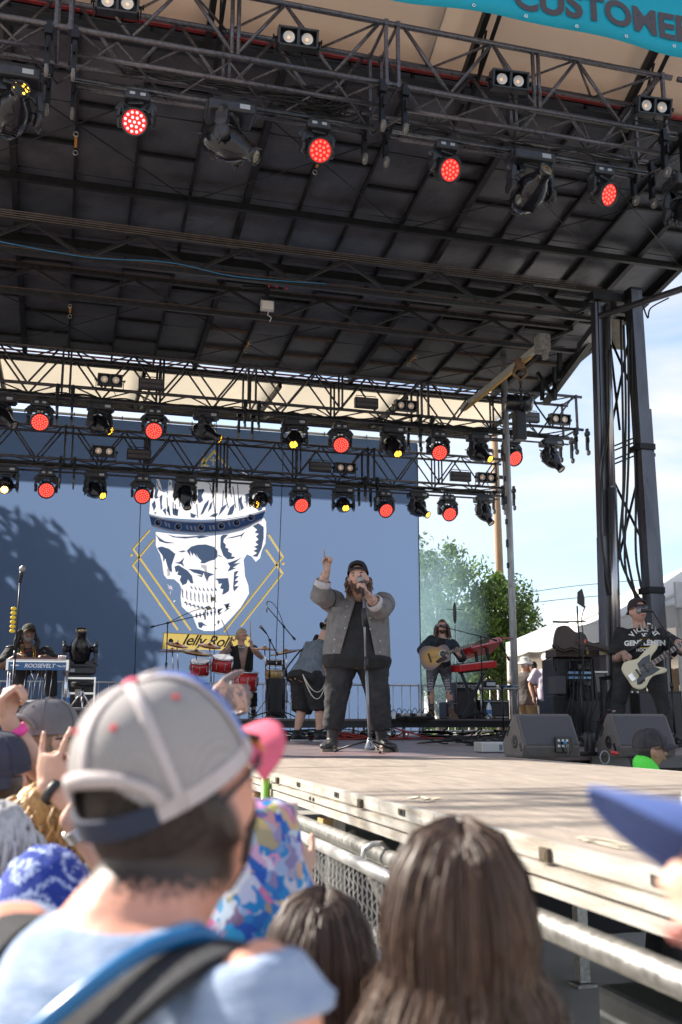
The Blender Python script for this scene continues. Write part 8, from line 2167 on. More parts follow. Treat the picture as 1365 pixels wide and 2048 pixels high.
for n2 in ('L','R'):
 h,kn,an = gt.leg[n2]
 for i in range(7):
  f = 0.55 + i * 0.10; p = (h.lerp(kn,f) if f < 1 else kn.lerp(an,f - 1)) + Vector((0,0.068 if f < 1 else 0.060,0)); mb = MB(); mb.box(p,(0.085 - 0.006 * (i % 3),0.012,0.022),Matrix.Rotation(0.15 * (i % 3 - 1),3,'Y')); mb.build('knee_rip',mat('rip_pale',(0.36,0.34,0.37),0.9),gt.root)
gt.hair_shell(HR,lambda x,y,z: (z > 0.5) or (y < 0.25 and z > -0.7) or (abs(x) > 0.72 and z > -0.3),1.10,0.008); gt.strands(HR,80,lambda x,y,z: y < 0.45 and abs(x) > 0.3 and -0.1 < z < 0.5,0.24,11,0.008,'hair_strands',0.006)
gt.hair_shell(HB,lambda x,y,z: y > 0.2 and z < -0.40 and not (y > 0.85 and z > -0.55),1.10,0.010,'beard'); gt.sunglasses()
# acoustic guitar
def sunburst(name,c_in,c_out,r0,r1):
 m = mat(name,c_in,0.18); nt = m.node_tree; b = nt.nodes['Principled BSDF']; tc = nt.nodes.new('ShaderNodeTexCoord'); ln = nt.nodes.new('ShaderNodeVectorMath'); ln.operation = 'LENGTH'
 mp = nt.nodes.new('ShaderNodeMapping'); mp.inputs['Scale'].default_value = (1.25,1.0,0.0); mp.inputs['Location'].default_value = (0,0.14,0)
 r = nt.nodes.new('ShaderNodeValToRGB'); mr = nt.nodes.new('ShaderNodeMapRange'); mr.inputs[1].default_value = r0; mr.inputs[2].default_value = r1
 r.color_ramp.elements[0].color = (*c_in,1); r.color_ramp.elements[1].color = (*c_out,1)
 nt.links.new(tc.outputs['Object'],mp.inputs[0]); nt.links.new(mp.outputs[0],ln.inputs[0]); nt.links.new(ln.outputs['Value'],mr.inputs[0]); nt.links.new(mr.outputs[0],r.inputs[0]); nt.links.new(r.outputs[0],b.inputs['Base Color'])
 return m
burst = sunburst('sunburst_top',(0.62,0.36,0.10),(0.20,0.16,0.19),0.10,0.24)
body_out = [(0,-0.36),(0.12,-0.345),(0.185,-0.28),(0.20,-0.20),(0.165,-0.11),(0.13,-0.04),(0.14,0.04),(0.125,0.10),(0.07,0.135),(0,0.14),(-0.07,0.135),(-0.125,0.10),(-0.14,0.04),(-0.13,-0.04),(-0.165,-0.11),(-0.20,-0.20),(-0.185,-0.28),(-0.12,-0.345)]
def place_instrument(t,c,neck_dir,normal):
 """local y = neck, z = out of the face"""
 y = Vector(neck_dir).normalized(); z = Vector(normal); z = (z - y * z.dot(y)).normalized(); x = y.cross(z)
 M = Matrix((x,y,z)).transposed().to_4x4(); M.translation = c; t.matrix_basis = M
gc_ = at(872,1312,16.06); g1 = thing('acoustic_guitar','sunburst acoustic guitar held by the long-haired guitarist','guitar'); nd = at(925,1296,16.0) - gc_; tocam = Vector((0,0,1.75)) - gc_; place_instrument(g1,gc_ + nd.normalized() * 0.10,nd,tocam)
mb = round_prism(body_out,0.10,Matrix.Translation((0,0,-0.10)),0.006); mb.build('body',burst,g1)
mb = MB(); mb.lathe([(0.0,0.0012),(0.05,0.0012)],(0,0.02,0),n=24,cap=False); mb.build('sound_hole',gloss_black,g1); mb = MB(); mb.lathe([(0.052,0.001),(0.060,0.0018),(0.062,0.001)],(0,0.02,0),n=24,cap=False); mb.build('rosette',mat('keys_white',(0.7,0.69,0.66),0.35),g1)
mb = MB(); mb.prism([(0.03,0.05),(0.09,0.07),(0.115,0.0),(0.12,-0.10),(0.08,-0.13),(0.05,-0.05)],0.002,Matrix.Translation((0,0,0.0005))); mb.build('pickguard',gloss_black,g1)
mb = MB(); mb.bbox((0,-0.20,0.006),(0.15,0.03,0.012),0.003); mb.build('bridge',mat('rosewood',(0.06,0.025,0.015),0.4),g1)
mb = MB(); mb.bbox((0,0.34,-0.002),(0.050,0.56,0.022),0.005); mb.build('neck',MATS['rosewood'],g1)
for k in range(13): mb = MB(); mb.box((0,0.12 + 0.037 * k,0.0105),(0.048,0.003,0.002)); mb.build('fret',chrome,g1)
mb = MB(); mb.prism([(-0.03,0.62),(0.03,0.62),(0.038,0.78),(0,0.795),(-0.038,0.78)],0.016,Matrix.Translation((0,0,-0.012))); mb.build('headstock',gloss_black,g1)
for s_ in (-1,1):
 for k in range(3): mb = MB(); mb.sphere((s_ * 0.046,0.655 + 0.042 * k,0.0),0.012,8,6); mb.build('tuning_peg',chrome,g1)
mb = MB()
for k in range(6): mb.cyl((-0.02 + 0.008 * k,-0.20,0.013),(-0.016 + 0.0064 * k,0.64,0.012),0.0009,n=4)
mb.build('strings',chrome,g1,kind='stuff')
# ---- bass player
P6 = at(1288,1488,12.0); P6.z = DECK
bs = Person('heavyset bass player in black lettered tee and backwards cap singing at right',P6,yaw_to(P6,CAMP) - 0.12,1.90,1.75,head=(38,10,0),feet=((-0.33,0.08,0),(0.34,0.05,0)),lean=(0.0,-0.05),headpos=at(1276,1222,11.85),headk=1.12,
   hands={'R': (at(1252,1330,11.55),(0.65,-0.1,-0.7),(0,0.95,0),'half'),'L': (at(1360,1300,11.5),(0.1,-0.1,1),(0.2,0.9,0),'grip')},elbows={'R': (1.1,-0.1,-0.9),'L': (-1,-0.2,-0.9)})
bs.nb = (bs.Mi @ at(1276,1222,11.85)) - Vector((0.02,0.04,0.205)); bs.ax = (bs.nb - bs.pel).normalized()
for n2,sgn in (('L',-1),('R',1)):
 bs.sh[n2] = bs.nb - bs.ax * 0.07 + bs.x * 0.215 * sgn; a,e,w,hd,pn,po = bs.arm[n2]; e2,w2 = ik(bs.sh[n2],w,0.172 * bs.H,0.157 * bs.H,Vector((0.5 * sgn,-0.9,-0.4))); bs.arm[n2] = (bs.sh[n2],e2,w2,hd,pn,po)
bs.body(SKT,voxel=0.0095,fat=0.5); bs.body_o.data.materials.append(MATS['skin_face'])
for p in bs.body_o.data.polygons:
 if (p.center - bs.Hc).length < 0.2: p.material_index = 1
bs.face()
bso = bs.shirt(black_c,sleeve=0.46,grow=0.018,hem=-0.30,loose=0.012,sleeve_r=1.3,fold=0.006,name='lettered_tee'); bs.pants(black_j,length=0.93,grow=0.012,fold=0.010,flare=0.92,name='jeans'); bs.shoes(black_plastic,sole_m,1.05,name='shoe',yaws=(0.5,-0.5))
bs.cap(cloth('cloth_maroon_black',(0.02,0.014,0.018),c2=(0.045,0.03,0.036)),yaw=180,opening=True); bs.sunglasses(big=1.15)
bs.hair_shell(HB,lambda x,y,z: (y < 0.15 and z > -0.45 and z < 0.3),1.03,0.003)
ink_w = mat('print_white2',(0.75,0.75,0.73),0.7); ink_y = mat('print_yellow',(0.6,0.38,0.06),0.7)
chest_text(bs,bso,'VIOLENT',0.085,ink_w,1288,1257,11.7,bold=0.003,arc=(0.17,0.30)); chest_text(bs,bso,'GENTLEMEN',0.082,ink_w,1290,1286,11.7,bold=0.004); chest_text(bs,bso,'HOCKEY',0.048,ink_w,1290,1300,11.7,bold=0.002)
for (y_) in (1278,1295): chest_text(bs,bso,'_____________' if False else '-----------------',0.045,ink_y,1290,y_,11.7,bold=0.004,space=0.62)
chest_text(bs,bso,'VG',0.06,ink_w,1290,1270,11.7,bold=0.003,space=0.6)
strap = MB(); sp_ = [bs.nb + Vector((-0.13,-0.10,-0.03)),bs.nb + Vector((-0.13,0.10,-0.02)),on_torso(bs,0.70,-0.10,0.03),on_torso(bs,0.40,0.02,0.03),on_torso(bs,0.2,0.12,0.035)]
strap.tube(smooth_path(sp_,4),0.020,6); strap.build('guitar_strap',black_plastic,bs.root)
mb = MB(); bb = on_torso(bs,0.55,-0.05,0.05)
b1 = thing('bass_guitar','cream electric bass with dark pickguard held by the bass player','bass guitar'); bc = at(1292,1336,11.42); nd = at(1356,1293,11.36) - bc; place_instrument(b1,bc,nd,Vector((0,0,1.9)) - bc)
cream = mat('bass_cream',(0.66,0.60,0.42),0.2)
bo2 = [(0.0,-0.235),(0.09,-0.24),(0.155,-0.19),(0.165,-0.12),(0.135,-0.06),(0.115,0.0),(0.125,0.06),(0.15,0.13),(0.15,0.17),(0.115,0.175),(0.07,0.13),(0.04,0.10),(-0.04,0.10),(-0.075,0.14),(-0.10,0.22),(-0.135,0.265),(-0.165,0.24),(-0.165,0.15),(-0.145,0.05),(-0.135,-0.02),(-0.165,-0.10),(-0.175,-0.17),(-0.12,-0.23)]
mb = round_prism([(x * 1.02,y * 1.02) for x,y in bo2],0.042,Matrix.Translation((0,0,-0.042)),0.010); mb.build('body',cream,b1)
mb = MB(); mb.prism([(-0.10,0.13),(-0.04,0.09),(0.04,0.09),(0.10,0.125),(0.10,0.02),(0.085,-0.06),(0.12,-0.14),(0.10,-0.19),(0.05,-0.16),(0.02,-0.08),(-0.09,-0.05),(-0.11,0.04)],0.003,Matrix.Translation((0,0,0.0))); mb.build('pickguard',mat('guard_dark',(0.05,0.055,0.07),0.25),b1)
mb = MB(); mb.bbox((0,-0.19,0.008),(0.085,0.06,0.016),0.003); mb.build('bridge',chrome,b1)
for y_,w_ in ((-0.10,0.095),(0.0,0.10)): mb = MB(); mb.bbox((0,y_,0.006),(w_,0.022,0.016),0.004); mb.build('pickup',black_plastic,b1)
for k in range(3): mb = MB(); mb.cyl((0.10,-0.10 - 0.03 * k,0.003),(0.10,-0.10 - 0.03 * k,0.022),0.012); mb.build('knob',black_plastic,b1)
mb = MB(); mb.bbox((0,0.44,0.004),(0.055,0.74,0.026),0.006); mb.build('neck',mat('maple',(0.5,0.33,0.16),0.35),b1); mb = MB(); mb.bbox((0,0.42,0.018),(0.052,0.72,0.006),0.002); mb.build('fretboard',MATS['rosewood'],b1)
for k in range(16): mb = MB(); mb.box((0,0.10 + 0.042 * k,0.0215),(0.051,0.003,0.002)); mb.build('fret',chrome,b1)
mb = MB()
for k in range(4): mb.cyl((-0.024 + 0.016 * k,-0.19,0.022),(-0.018 + 0.012 * k,0.82,0.026),0.0014,n=4)
mb.build('strings',chrome,b1,kind='stuff')
mb = MB(); mb.prism([(-0.03,0.80),(0.03,0.80),(0.055,0.9),(0.05,1.02),(0.0,1.05),(-0.02,0.95)],0.016,Matrix.Translation((0,0,-0.006))); mb.build('headstock',MATS['maple'],b1)
b = at(1352,1492,11.2); b.z = DECK; q = at(1345,1272,11.2); tp = at(1313,1222,11.45)
t,tip,d = stand_mic('boom microphone stand in front of the bass player at the right edge',b,q.z - DECK,boom=tuple(tp - q)); mic(t,tip,at(1300,1218,11.5) - at(1318,1218,11.45),0.13,s=1.25)
# ---- crew and guests behind
PZ = 1.30
def crew(label,px,ytop,d,z,H,g,yaw_off,shirt_m,pants_m,fullp=True,**kw):
 q = at(px,1440,d); q.z = z; p = Person(label,q,yaw_to(q,CAMP) + yaw_off,H,g,group='people watching from the side under the tent',**kw); p.body(kw.get('skin',SKO),voxel=0.014,detail=18); p.shirt(shirt_m,voxel=0.014,sleeve=0.42,sleeve_r=1.35,hem=-0.30,loose=0.01); p.pants(pants_m,length=0.9 if fullp else 0.6,voxel=0.016,flare=1.0 if fullp else 1.3,name='trousers' if fullp else 'shorts'); p.shoes(black_plastic,sole_m,name='shoe'); return p
p = crew('crew man in grey bucket hat and brown tee seen from behind by the pole',1053,1318,21.0,PZ,1.72,1.3,math.pi - 0.5,cloth('cloth_brown',(0.085,0.07,0.065)),cloth('cloth_khaki',(0.24,0.17,0.085)),False)
mb = MB(); mb.lathe([(0.17,-0.02),(0.15,0.02),(0.10,0.035),(0.098,0.10),(0.07,0.13),(0.0,0.135)],p.Hc + Vector((0,0,0.01)),(0,0,1),20,cap=False); mb.build('bucket_hat',cloth('cloth_hat_grey',(0.42,0.41,0.40)),p.root); p.hair_shell(HG,lambda x,y,z: y < 0,1.03)
p = crew('man in black cap and sunglasses between the bucket hat and the white cap',1071,1326,21.8,PZ,1.68,1.0,0.1,cloth('cloth_rust',(0.25,0.10,0.07)),black_c); p.face(); p.cap(black_c); p.sunglasses()
p = crew('man in dark patterned cap standing furthest back by the pole',1060,1316,22.8,PZ,1.80,1.1,-0.3,black_c,black_c); p.face(); p.cap(cloth('cloth_camo',(0.06,0.05,0.035),c2=(0.16,0.13,0.09),vs=30)); p.sunglasses()
p = crew('man in white cap and lilac shirt with pink badge touching his face',1096,1312,20.6,PZ,1.78,1.15,0.25,cloth('cloth_lilac',(0.55,0.47,0.58),c2=(0.68,0.60,0.70)),cloth('cloth_charcoal',(0.03,0.03,0.035)),
 hands={'L': (at(1103,1344,20.3),(-0.5,0,0.8),(0,1,0),'fist')}); p.face(); p.cap(cloth('cloth_white',(0.72,0.72,0.72)),m_brim=cloth('cloth_pale',(0.62,0.62,0.64))); p.sunglasses(mat('lens_blue',(0.03,0.2,0.35),0.1))
mb = MB(); mb.bbox(on_torso(p,0.25,0.02,0.035),(0.09,0.01,0.11),0.003); mb.tube([p.nb + Vector((-0.05,0.05,0)),on_torso(p,0.35,0.02,0.035),p.nb + Vector((0.05,0.05,0))],0.005,5); mb.build('badge',mat('badge_pink',(0.75,0.12,0.25),0.5),p.root,kind='stuff')
p = crew('crew member in dark cap peering over the road case',1199,1325,19.5,PZ,1.66,1.1,0.2,black_c,black_c); p.face(); p.cap(black_c); p.sunglasses()
p = crew('man in grey cap far behind the bass player by the tent pole',1342,1318,17.5,PZ,1.60,1.1,0.4,cloth('cloth_tan',(0.3,0.2,0.13)),black_c); p.face(); p.cap(cloth('cloth_hat_grey',(0.42,0.41,0.40))); p.sunglasses()
# ---- security guard in the pit
P7 = at(1296,1500,7.25); P7.z = 0.0
sc_ = Person('security guard in neon green shirt and black cap facing right in the pit',P7,rad(-92),1.70,1.25,head=(-4,2,0),headpos=at(1300,1500,7.2),headk=1.12)
dx_ = (sc_.Mi @ at(1300,1500,7.2)) - Vector((0,0.035,0.145)); sc_.nb = dx_; sc_.ax = (sc_.nb - sc_.pel).normalized()
for n2,sgn in (('L',-1),('R',1)):
 sc_.sh[n2] = sc_.nb - sc_.ax * 0.07 + sc_.x * 0.2 * sgn; a,e,w,hd,pn,po = sc_.arm[n2]; e2,w2 = ik(sc_.sh[n2],w,0.172 * 1.7,0.157 * 1.7,Vector((0.5 * sgn,-0.8,-0.5))); sc_.arm[n2] = (sc_.sh[n2],e2,w2,hd,pn,po)
sc_.body(SKO,voxel=0.009,fat=0.4); sc_.face()
neon = mat('neon_green',(0.12,0.80,0.08),0.8,var=0.1,bump=0.2)
sc_.shirt(neon,sleeve=0.45,grow=0.02,hem=-0.30,neck=1.0,loose=0.01,extra=lambda m_: limb(m_,[sc_.nb - sc_.ax * 0.03,sc_.nb + sc_.ax * 0.05 + Vector((0,-0.015,0))],[0.10,0.080],16))
sc_.pants(black_c,length=0.9,voxel=0.018); sc_.shoes(black_plastic,sole_m)
sc_.cap(cloth('cloth_washed_black',(0.022,0.020,0.024),c2=(0.05,0.045,0.052)),yaw=-6,tilt=4,size=1.03); sc_.sunglasses(SHADE,mat('frame_brown',(0.05,0.03,0.02),0.3))
sc_.hair_shell(HD,lambda x,y,z: y < 0.12 and z < 0.3 and z > -0.62 and not (y > -0.2 and z < -0.1),1.03,0.002)
mb = MB(); mb.tube(smooth_path([sc_.Hc + Vector((-0.09,0.0,-0.03)),sc_.Hc + Vector((-0.10,-0.02,-0.08)),sc_.Hc + Vector((-0.08,-0.04,-0.14)),sc_.nb + Vector((-0.07,-0.06,0))],4),0.003,5); mb.build('earpiece_coil',MATS['clear_plastic'],sc_.root)
# ================================================================== THE CROWD IN FRONT
def crowd(label,hx,hy,d,H,g,yaw,head=(0,0,0),headk=1.0,hands=None,elbows=None,skin_m=None,voxel=0.010,shirt_m=None,sleeve=0.42,fingers=8,pants_m=None,neck_back=0.02,sleeve_r=1.3,shirt_grow=0.014,sw=0.19,no_shirt=False,neck_len=0.185,neck_k=1.0,neck_fwd=0.02,arms=('L','R')):
 hpw = at(hx,hy,d); z0 = max(0.0,hpw.z - 0.935 * H - 0.02)
 root = Vector((hpw.x,hpw.y,0)) + Vector((math.sin(yaw),-math.cos(yaw),0)) * neck_back
 Hh = (hpw.z) / 0.935
 p = Person(label,root,yaw,Hh,g,head=head,headpos=hpw,headk=headk * 1.75 / Hh * 1.0,hands=hands,elbows=elbows,group=None)
 p.neck_k = neck_k; p.nb = (p.Mi @ hpw) - Vector((0,neck_fwd,neck_len)); p.ax = (p.nb - p.pel).normalized()
 for n2,sgn in (('L',-1),('R',1)):
  p.sh[n2] = p.nb - p.ax * 0.06 + p.x * sw * (0.6 + 0.4 * g) * sgn; a,e,w,hd,pn,po = p.arm[n2]
  pole = Vector((0.5 * sgn,-0.6,-0.7)) if not (elbows and n2 in elbows) else Vector(elbows[n2])
  if hands and n2 in hands:
   wl = p.Mi @ Vector(hands[n2][0])
  else: wl = w
  e2,w2 = ik(p.sh[n2],wl,0.172 * Hh,0.157 * Hh,pole); p.arm[n2] = (p.sh[n2],e2,w2,hd,pn,po)
 p.body(skin_m or SK,voxel=voxel,fingers=fingers,detail=26)
 if not no_shirt: p.shirt(shirt_m,sleeve=sleeve,grow=shirt_grow,hem=-0.30,loose=0.01,arms=arms,sleeve_r=sleeve_r,voxel=max(0.010,voxel))
 p.pants(pants_m or cloth('cloth_jean_blue',(0.05,0.07,0.12)),length=0.95,voxel=0.02); p.shoes(rubber,sole_m)
 return p
def long_hair(p,mats,n,length,seed=0,top=1.0,spread=0.05,part=0.0,front=0.35,w=0.0045,wave=0.006,volume=1.10,fly=0.05,drop=0.0):
 """ribbons of hair from the parting over the head, then falling"""
 R_ = random.Random(seed); mb = MB(); k = p.hk
 def surf(az,el,off):
  rx,ry,rz = 0.080 * off,0.100 * off,0.122 * off
  x,y,z = math.sin(az) * math.cos(el),-math.cos(az) * math.cos(el),math.sin(el)   # az 0 = back of the head
  return Vector((x * rx,y * ry,z * rz)) * k
 layers = 3
 for i in range(n):
  lay = R_.random(); off = volume * (0.96 + 0.08 * lay)
  az = R_.uniform(-2.35,2.35);
  # start on the parting line (x = part), at a position along it that depends on az
  f = 1 - abs(az) / 2.5
  el0 = rad(88) - R_.random() ** 0.5 * 0.25
  s0 = Vector((part + 0.004 * (1 if az > 0 else -1) * (1 if lay > 0.3 else 0),(0.075 - 0.13 * f) + R_.uniform(-0.012,0.012),0))
  zz = 0.122 * off * math.sqrt(max(0.05,1 - (s0.x / (0.08 * off)) ** 2 - (s0.y / (0.1 * off)) ** 2)); s0.z = zz; s0 *= k
  pts = [s0]
  m = 7; endel = rad(-12)
  for q in range(1,m + 1):
   t = q / m; el = rad(70) + (endel - rad(70)) * t; P_ = surf(az,el,off * (1 + 0.03 * t)); P_ = s0.lerp(P_,min(1,t * 1.5)); ro = (0.080 * off * k,0.100 * off * k,0.122 * off * k); nl = math.sqrt((P_.x / ro[0]) ** 2 + (P_.y / ro[1]) ** 2 + (P_.z / ro[2]) ** 2); P_ = P_ * ((1 + 0.03 * t) / nl)
   pts.append(P_)
  last = pts[-1]; outw = Vector((last.x,last.y,0)).normalized(); L = length * R_.uniform(0.72,1.0); ph = R_.uniform(0,6.28); fl = 1 if R_.random() > fly else 2.2
  for q in range(1,8):
   t = q / 7; pts.append(last + outw * (spread * (t ** 0.8)) * R_.uniform(0.6,1.1) * fl + Vector((math.sin(ph + t * 5) * wave * fl,math.cos(ph + t * 4) * wave * fl,-L * t)))
  W_ = [p.Hc + p.headR @ v for v in pts[:m + 1]]
  base = p.Hc + p.headR @ last
  W_ += [base + (v - last) for v in pts[m + 1:]]
  cf = 0.0015 * k * noise.noise(Vector((az * 5,seed,0))); sf = R_.uniform(0.6,1.4)
  for q in range(2,len(W_)):
   u_ = min(1.0,q / 7); nv = noise.noise_vector(Vector((az * 7 + seed,q * 0.42,lay * 1.3))); W_[q] = W_[q] + Vector((nv.x,nv.y,nv.z * 0.3)) * (0.0025 * u_ * sf) + (W_[q] - p.Hc).normalized() * cf * u_
  if R_.random() < fly:
   for q in range(3,len(W_)): W_[q] = W_[q] + (W_[q] - p.Hc).normalized() * 0.010 * R_.uniform(0.3,1.0)
  ww = w * R_.uniform(0.6,1.3); L_,Rr = [],[]; roll = R_.uniform(-1.0,1.0)
  for q,v in enumerate(W_):
   dd = (W_[min(q + 1,len(W_) - 1)] - W_[max(q - 1,0)]).normalized(); nn = (v - p.Hc); nn.z *= 0.3; nn.normalize(); xx = dd.cross(nn)
   if xx.length < 1e-4: xx = Vector((1,0,0))
   xx.normalize(); xx = (xx * math.cos(roll) + nn * math.sin(roll)); tp = 1.0 if q < len(W_) - 3 else (len(W_) - q) / 4
   L_.append(v - xx * ww * tp); Rr.append(v + xx * ww * tp)
  N_ = len(W_); mb.add(L_ + Rr,[(q,q + 1,N_ + q + 1,N_ + q) for q in range(N_ - 1)],min(len(mats) - 1,max(0,int(1.1 + 1.1 * noise.noise(Vector((az * 6 + 9,seed * 3,0))) + R_.gauss(0,0.85)))),True)
 o = mb.build('long_hair',mats,p.root,kind='stuff')
 # dense inner mass
 mb = MB(); rings = []
 for el,o_ in ((1.45,0.97),(1.1,1.0),(0.7,1.02),(0.3,1.03),(0.0,1.03),(-0.2,1.03)):
  ring = []
  for j in range(28):
   az = -2.4 + 4.8 * j / 27; v = surf(az,el,volume * 0.90 * o_); ring.append(p.Hc + p.headR @ v)
  rings.append(ring)
 base = rings[-1]
 for t in (0.25,0.6,0.9):
  ring = []
  for j,v in enumerate(base):
   ow = (v - p.Hc); ow.z = 0; ow.normalize(); ring.append(v + ow * spread * 0.7 * t - Vector((0,0,length * 0.9 * t)))
  rings.append(ring)
 n_ = 28; vs = [v for r in rings for v in r]; fs = [(i * n_ + j,i * n_ + j + 1,(i + 1) * n_ + j + 1,(i + 1) * n_ + j) for i in range(len(rings) - 1) for j in range(n_ - 1)]
 mb.add(vs,fs,0,True); h2 = mb.build('hair_mass',mats[0],p.root); md = h2.modifiers.new('t','SOLIDIFY'); md.thickness = 0.012; md.offset = -1
 return o
# ---- man in the trucker cap
cap_grey = mat('cap_mesh_grey',(0.27,0.25,0.25),0.8,color2=(0.33,0.305,0.30),vscale=5,bump=0.0)
nt = cap_grey.node_tree; b_ = nt.nodes['Principled BSDF']; tc = nt.nodes.new('ShaderNodeTexCoord'); vo = nt.nodes.new('ShaderNodeTexVoronoi'); vo.inputs['Scale'].default_value = 330; vo.inputs['Randomness'].default_value = 0.15
rr_ = nt.nodes.new('ShaderNodeMapRange'); rr_.inputs[1].default_value = 0.25; rr_.inputs[2].default_value = 0.45; rr_.inputs[3].default_value = 0.62; rr_.inputs[4].default_value = 1.0
mu = nt.nodes.new('ShaderNodeMixRGB'); mu.blend_type = 'MULTIPLY'; mu.inputs[0].default_value = 1.0; src = b_.inputs['Base Color'].links[0].from_socket
nt.links.new(tc.outputs['Object'],vo.inputs['Vector']); nt.links.new(vo.outputs['Distance'],rr_.inputs[0]); nt.links.new(src,mu.inputs[1]); nt.links.new(rr_.outputs[0],mu.inputs[2]); nt.links.new(mu.outputs[0],b_.inputs['Base Color'])
cap_blue = cloth('cap_blue',(0.07,0.14,0.22)); cap_seam = cloth('cap_seam',(0.42,0.37,0.37),var=0.08); cap_pink = cloth('cap_pink',(0.62,0.10,0.16),var=0.08,bump=0.1); cap_red = cloth('cap_red',(0.45,0.06,0.07)); cap_navy = cloth('cap_navy',(0.018,0.024,0.045))
marl = mat('marl_blue',(0.19,0.26,0.40),0.9,color2=(0.33,0.40,0.53),vscale=26,bump=0.3,bscale=200,stretch=(0.35,0.35,1.6))
yA = rad(-50)
A_ = crowd('nearest man at left in grey mesh trucker cap with pink brim, light blue tank top',350,1610,1.15,1.80,1.15,yA,head=(0,29,-5),headk=1.04,neck_len=0.105,neck_k=1.13,neck_fwd=0.075,skin_m=SKR,voxel=0.0075,shirt_m=marl,sleeve=0.02,shirt_grow=0.008,sw=0.165)
A_.cap(cap_grey,m_brim=cap_pink,hole_h=0.46,panels=[cap_blue,cap_grey,cap_grey,cap_grey,cap_grey,cap_blue],seam=cap_seam,eyelet=cap_red,button=cap_pink,opening=True,strap=cap_navy,under=cap_pink,tilt=-3,hi=1.12,n=48,size=0.97)
A_.hair_shell(mat('hair_cropped',(0.030,0.020,0.016),0.85,color2=(0.075,0.05,0.04),vscale=90,bump=0.8,bscale=500),lambda x,y,z: (y < 0.10 and z > -0.22 and not (y > -0.15 and z < -0.10)) ,1.014,0.002,'cropped_hair')
nape_material(A_,SKR,'skin_nape',lo=-0.092,hi=-0.072)
A_.hair_shell(mat('beard_dark',(0.035,0.022,0.017),0.85,color2=(0.08,0.05,0.04),vscale=90,bump=0.8,bscale=400),lambda x,y,z: (y > 0.12 and z < -0.25 and not (y > 0.84 and z > -0.5)),1.035,0.003,'beard')
A_.sunglasses(mat('lens_amber',(0.60,0.22,0.02),0.08,color2=(0.8,0.4,0.04),vscale=25),gloss_black,big=1.1)
# backpack straps with the blue drinking hose
def over_shoulder(p,side,xo,grow=0.018):
 x = side * xo; nb = p.nb
 if side > 0: return [nb + Vector(v) for v in ((-0.10,-0.17,-0.36),(-0.02,-0.165,-0.22),(0.06,-0.145,-0.11),(0.115,-0.095,-0.045),(0.14,-0.03,-0.016),(0.15,0.04,-0.03),(0.15,0.10,-0.15))]
 return [nb + Vector((x * 1.05,-0.150,-0.42)),nb + Vector((x * 1.02,-0.140,-0.24)),nb + Vector((x,-0.105,-0.10)),nb + Vector((x,-0.045,-0.028)),nb + Vector((x,0.02,-0.022)),nb + Vector((x,0.08,-0.07)),nb + Vector((x * 1.05,0.115,-0.2))]
def ribbon(mb,pts,w,t,side=Vector((1,0,0))):
 P_ = smooth_path(pts,5); rings = []
 for i,q in enumerate(P_):
  d = (P_[min(i + 1,len(P_) - 1)] - P_[max(i - 1,0)]).normalized(); x = (side - d * side.dot(d)).normalized(); n = x.cross(d)
  rings.append([q + x * w / 2 + n * t / 2,q - x * w / 2 + n * t / 2,q - x * w / 2 - n * t / 2,q + x * w / 2 - n * t / 2])
 mb.loft(rings,smooth=False)
bp = thing('backpack','black hydration backpack straps with blue drinking tube on the trucker-cap man','backpack'); bp.matrix_basis = A_.M
strap_m = mat('strap_webbing',(0.012,0.013,0.018),0.8,bump=0.4,bscale=300)
for sd in (-1,1): mb = MB(); ribbon(mb,over_shoulder(A_,sd,0.135),0.055,0.012); mb.build('shoulder_strap',strap_m,bp)
mb = MB(); mb.tube(smooth_path([q + Vector((-0.028,-0.022,0.012)) for q in over_shoulder(A_,1,0.135)],5),0.0085,10); mb.build('drinking_tube',mat('tube_blue',(0.012,0.13,0.32),0.25),bp)
mb = MB(); mb.bbox(A_.nb + Vector((0,-0.215,-0.50)),(0.26,0.12,0.34),0.04); mb.build('pack',strap_m,bp)
# ---- the two long-haired women
H1 = mat('hair_dark_brown',(0.046,0.023,0.014),0.48,color2=(0.070,0.036,0.023),vscale=30,stretch=(1,1,0.1)); H2 = mat('hair_mid_brown',(0.070,0.037,0.023),0.48,color2=(0.10,0.055,0.034),vscale=30,stretch=(1,1,0.1)); H3 = mat('hair_light_brown',(0.13,0.075,0.044),0.48); H4 = mat('hair_gold_end',(0.17,0.10,0.055),0.5)
B_ = crowd('woman with long straight brown hair seen from behind, nearest at centre right',918,1862,1.36,1.66,0.9,rad(-16),head=(-2,4,0),headk=1.02,shirt_m=cloth('cloth_wine',(0.12,0.03,0.04)),voxel=0.012)
long_hair(B_,[H1,H2,H3,H4],15000,0.42,1,spread=0.05,part=0.004,w=0.0009,volume=1.10,wave=0.008)
C_ = crowd('smaller dark-haired girl with centre parting beside the long-haired woman',640,1945,1.78,1.48,0.85,rad(-20),head=(0,4,0),headk=1.0,shirt_m=cloth('cloth_plum',(0.10,0.05,0.09)),voxel=0.014)
long_hair(C_,[H1,H1,H2,H3],10000,0.30,2,spread=0.035,part=0.010,w=0.0010,volume=1.08,wave=0.005)
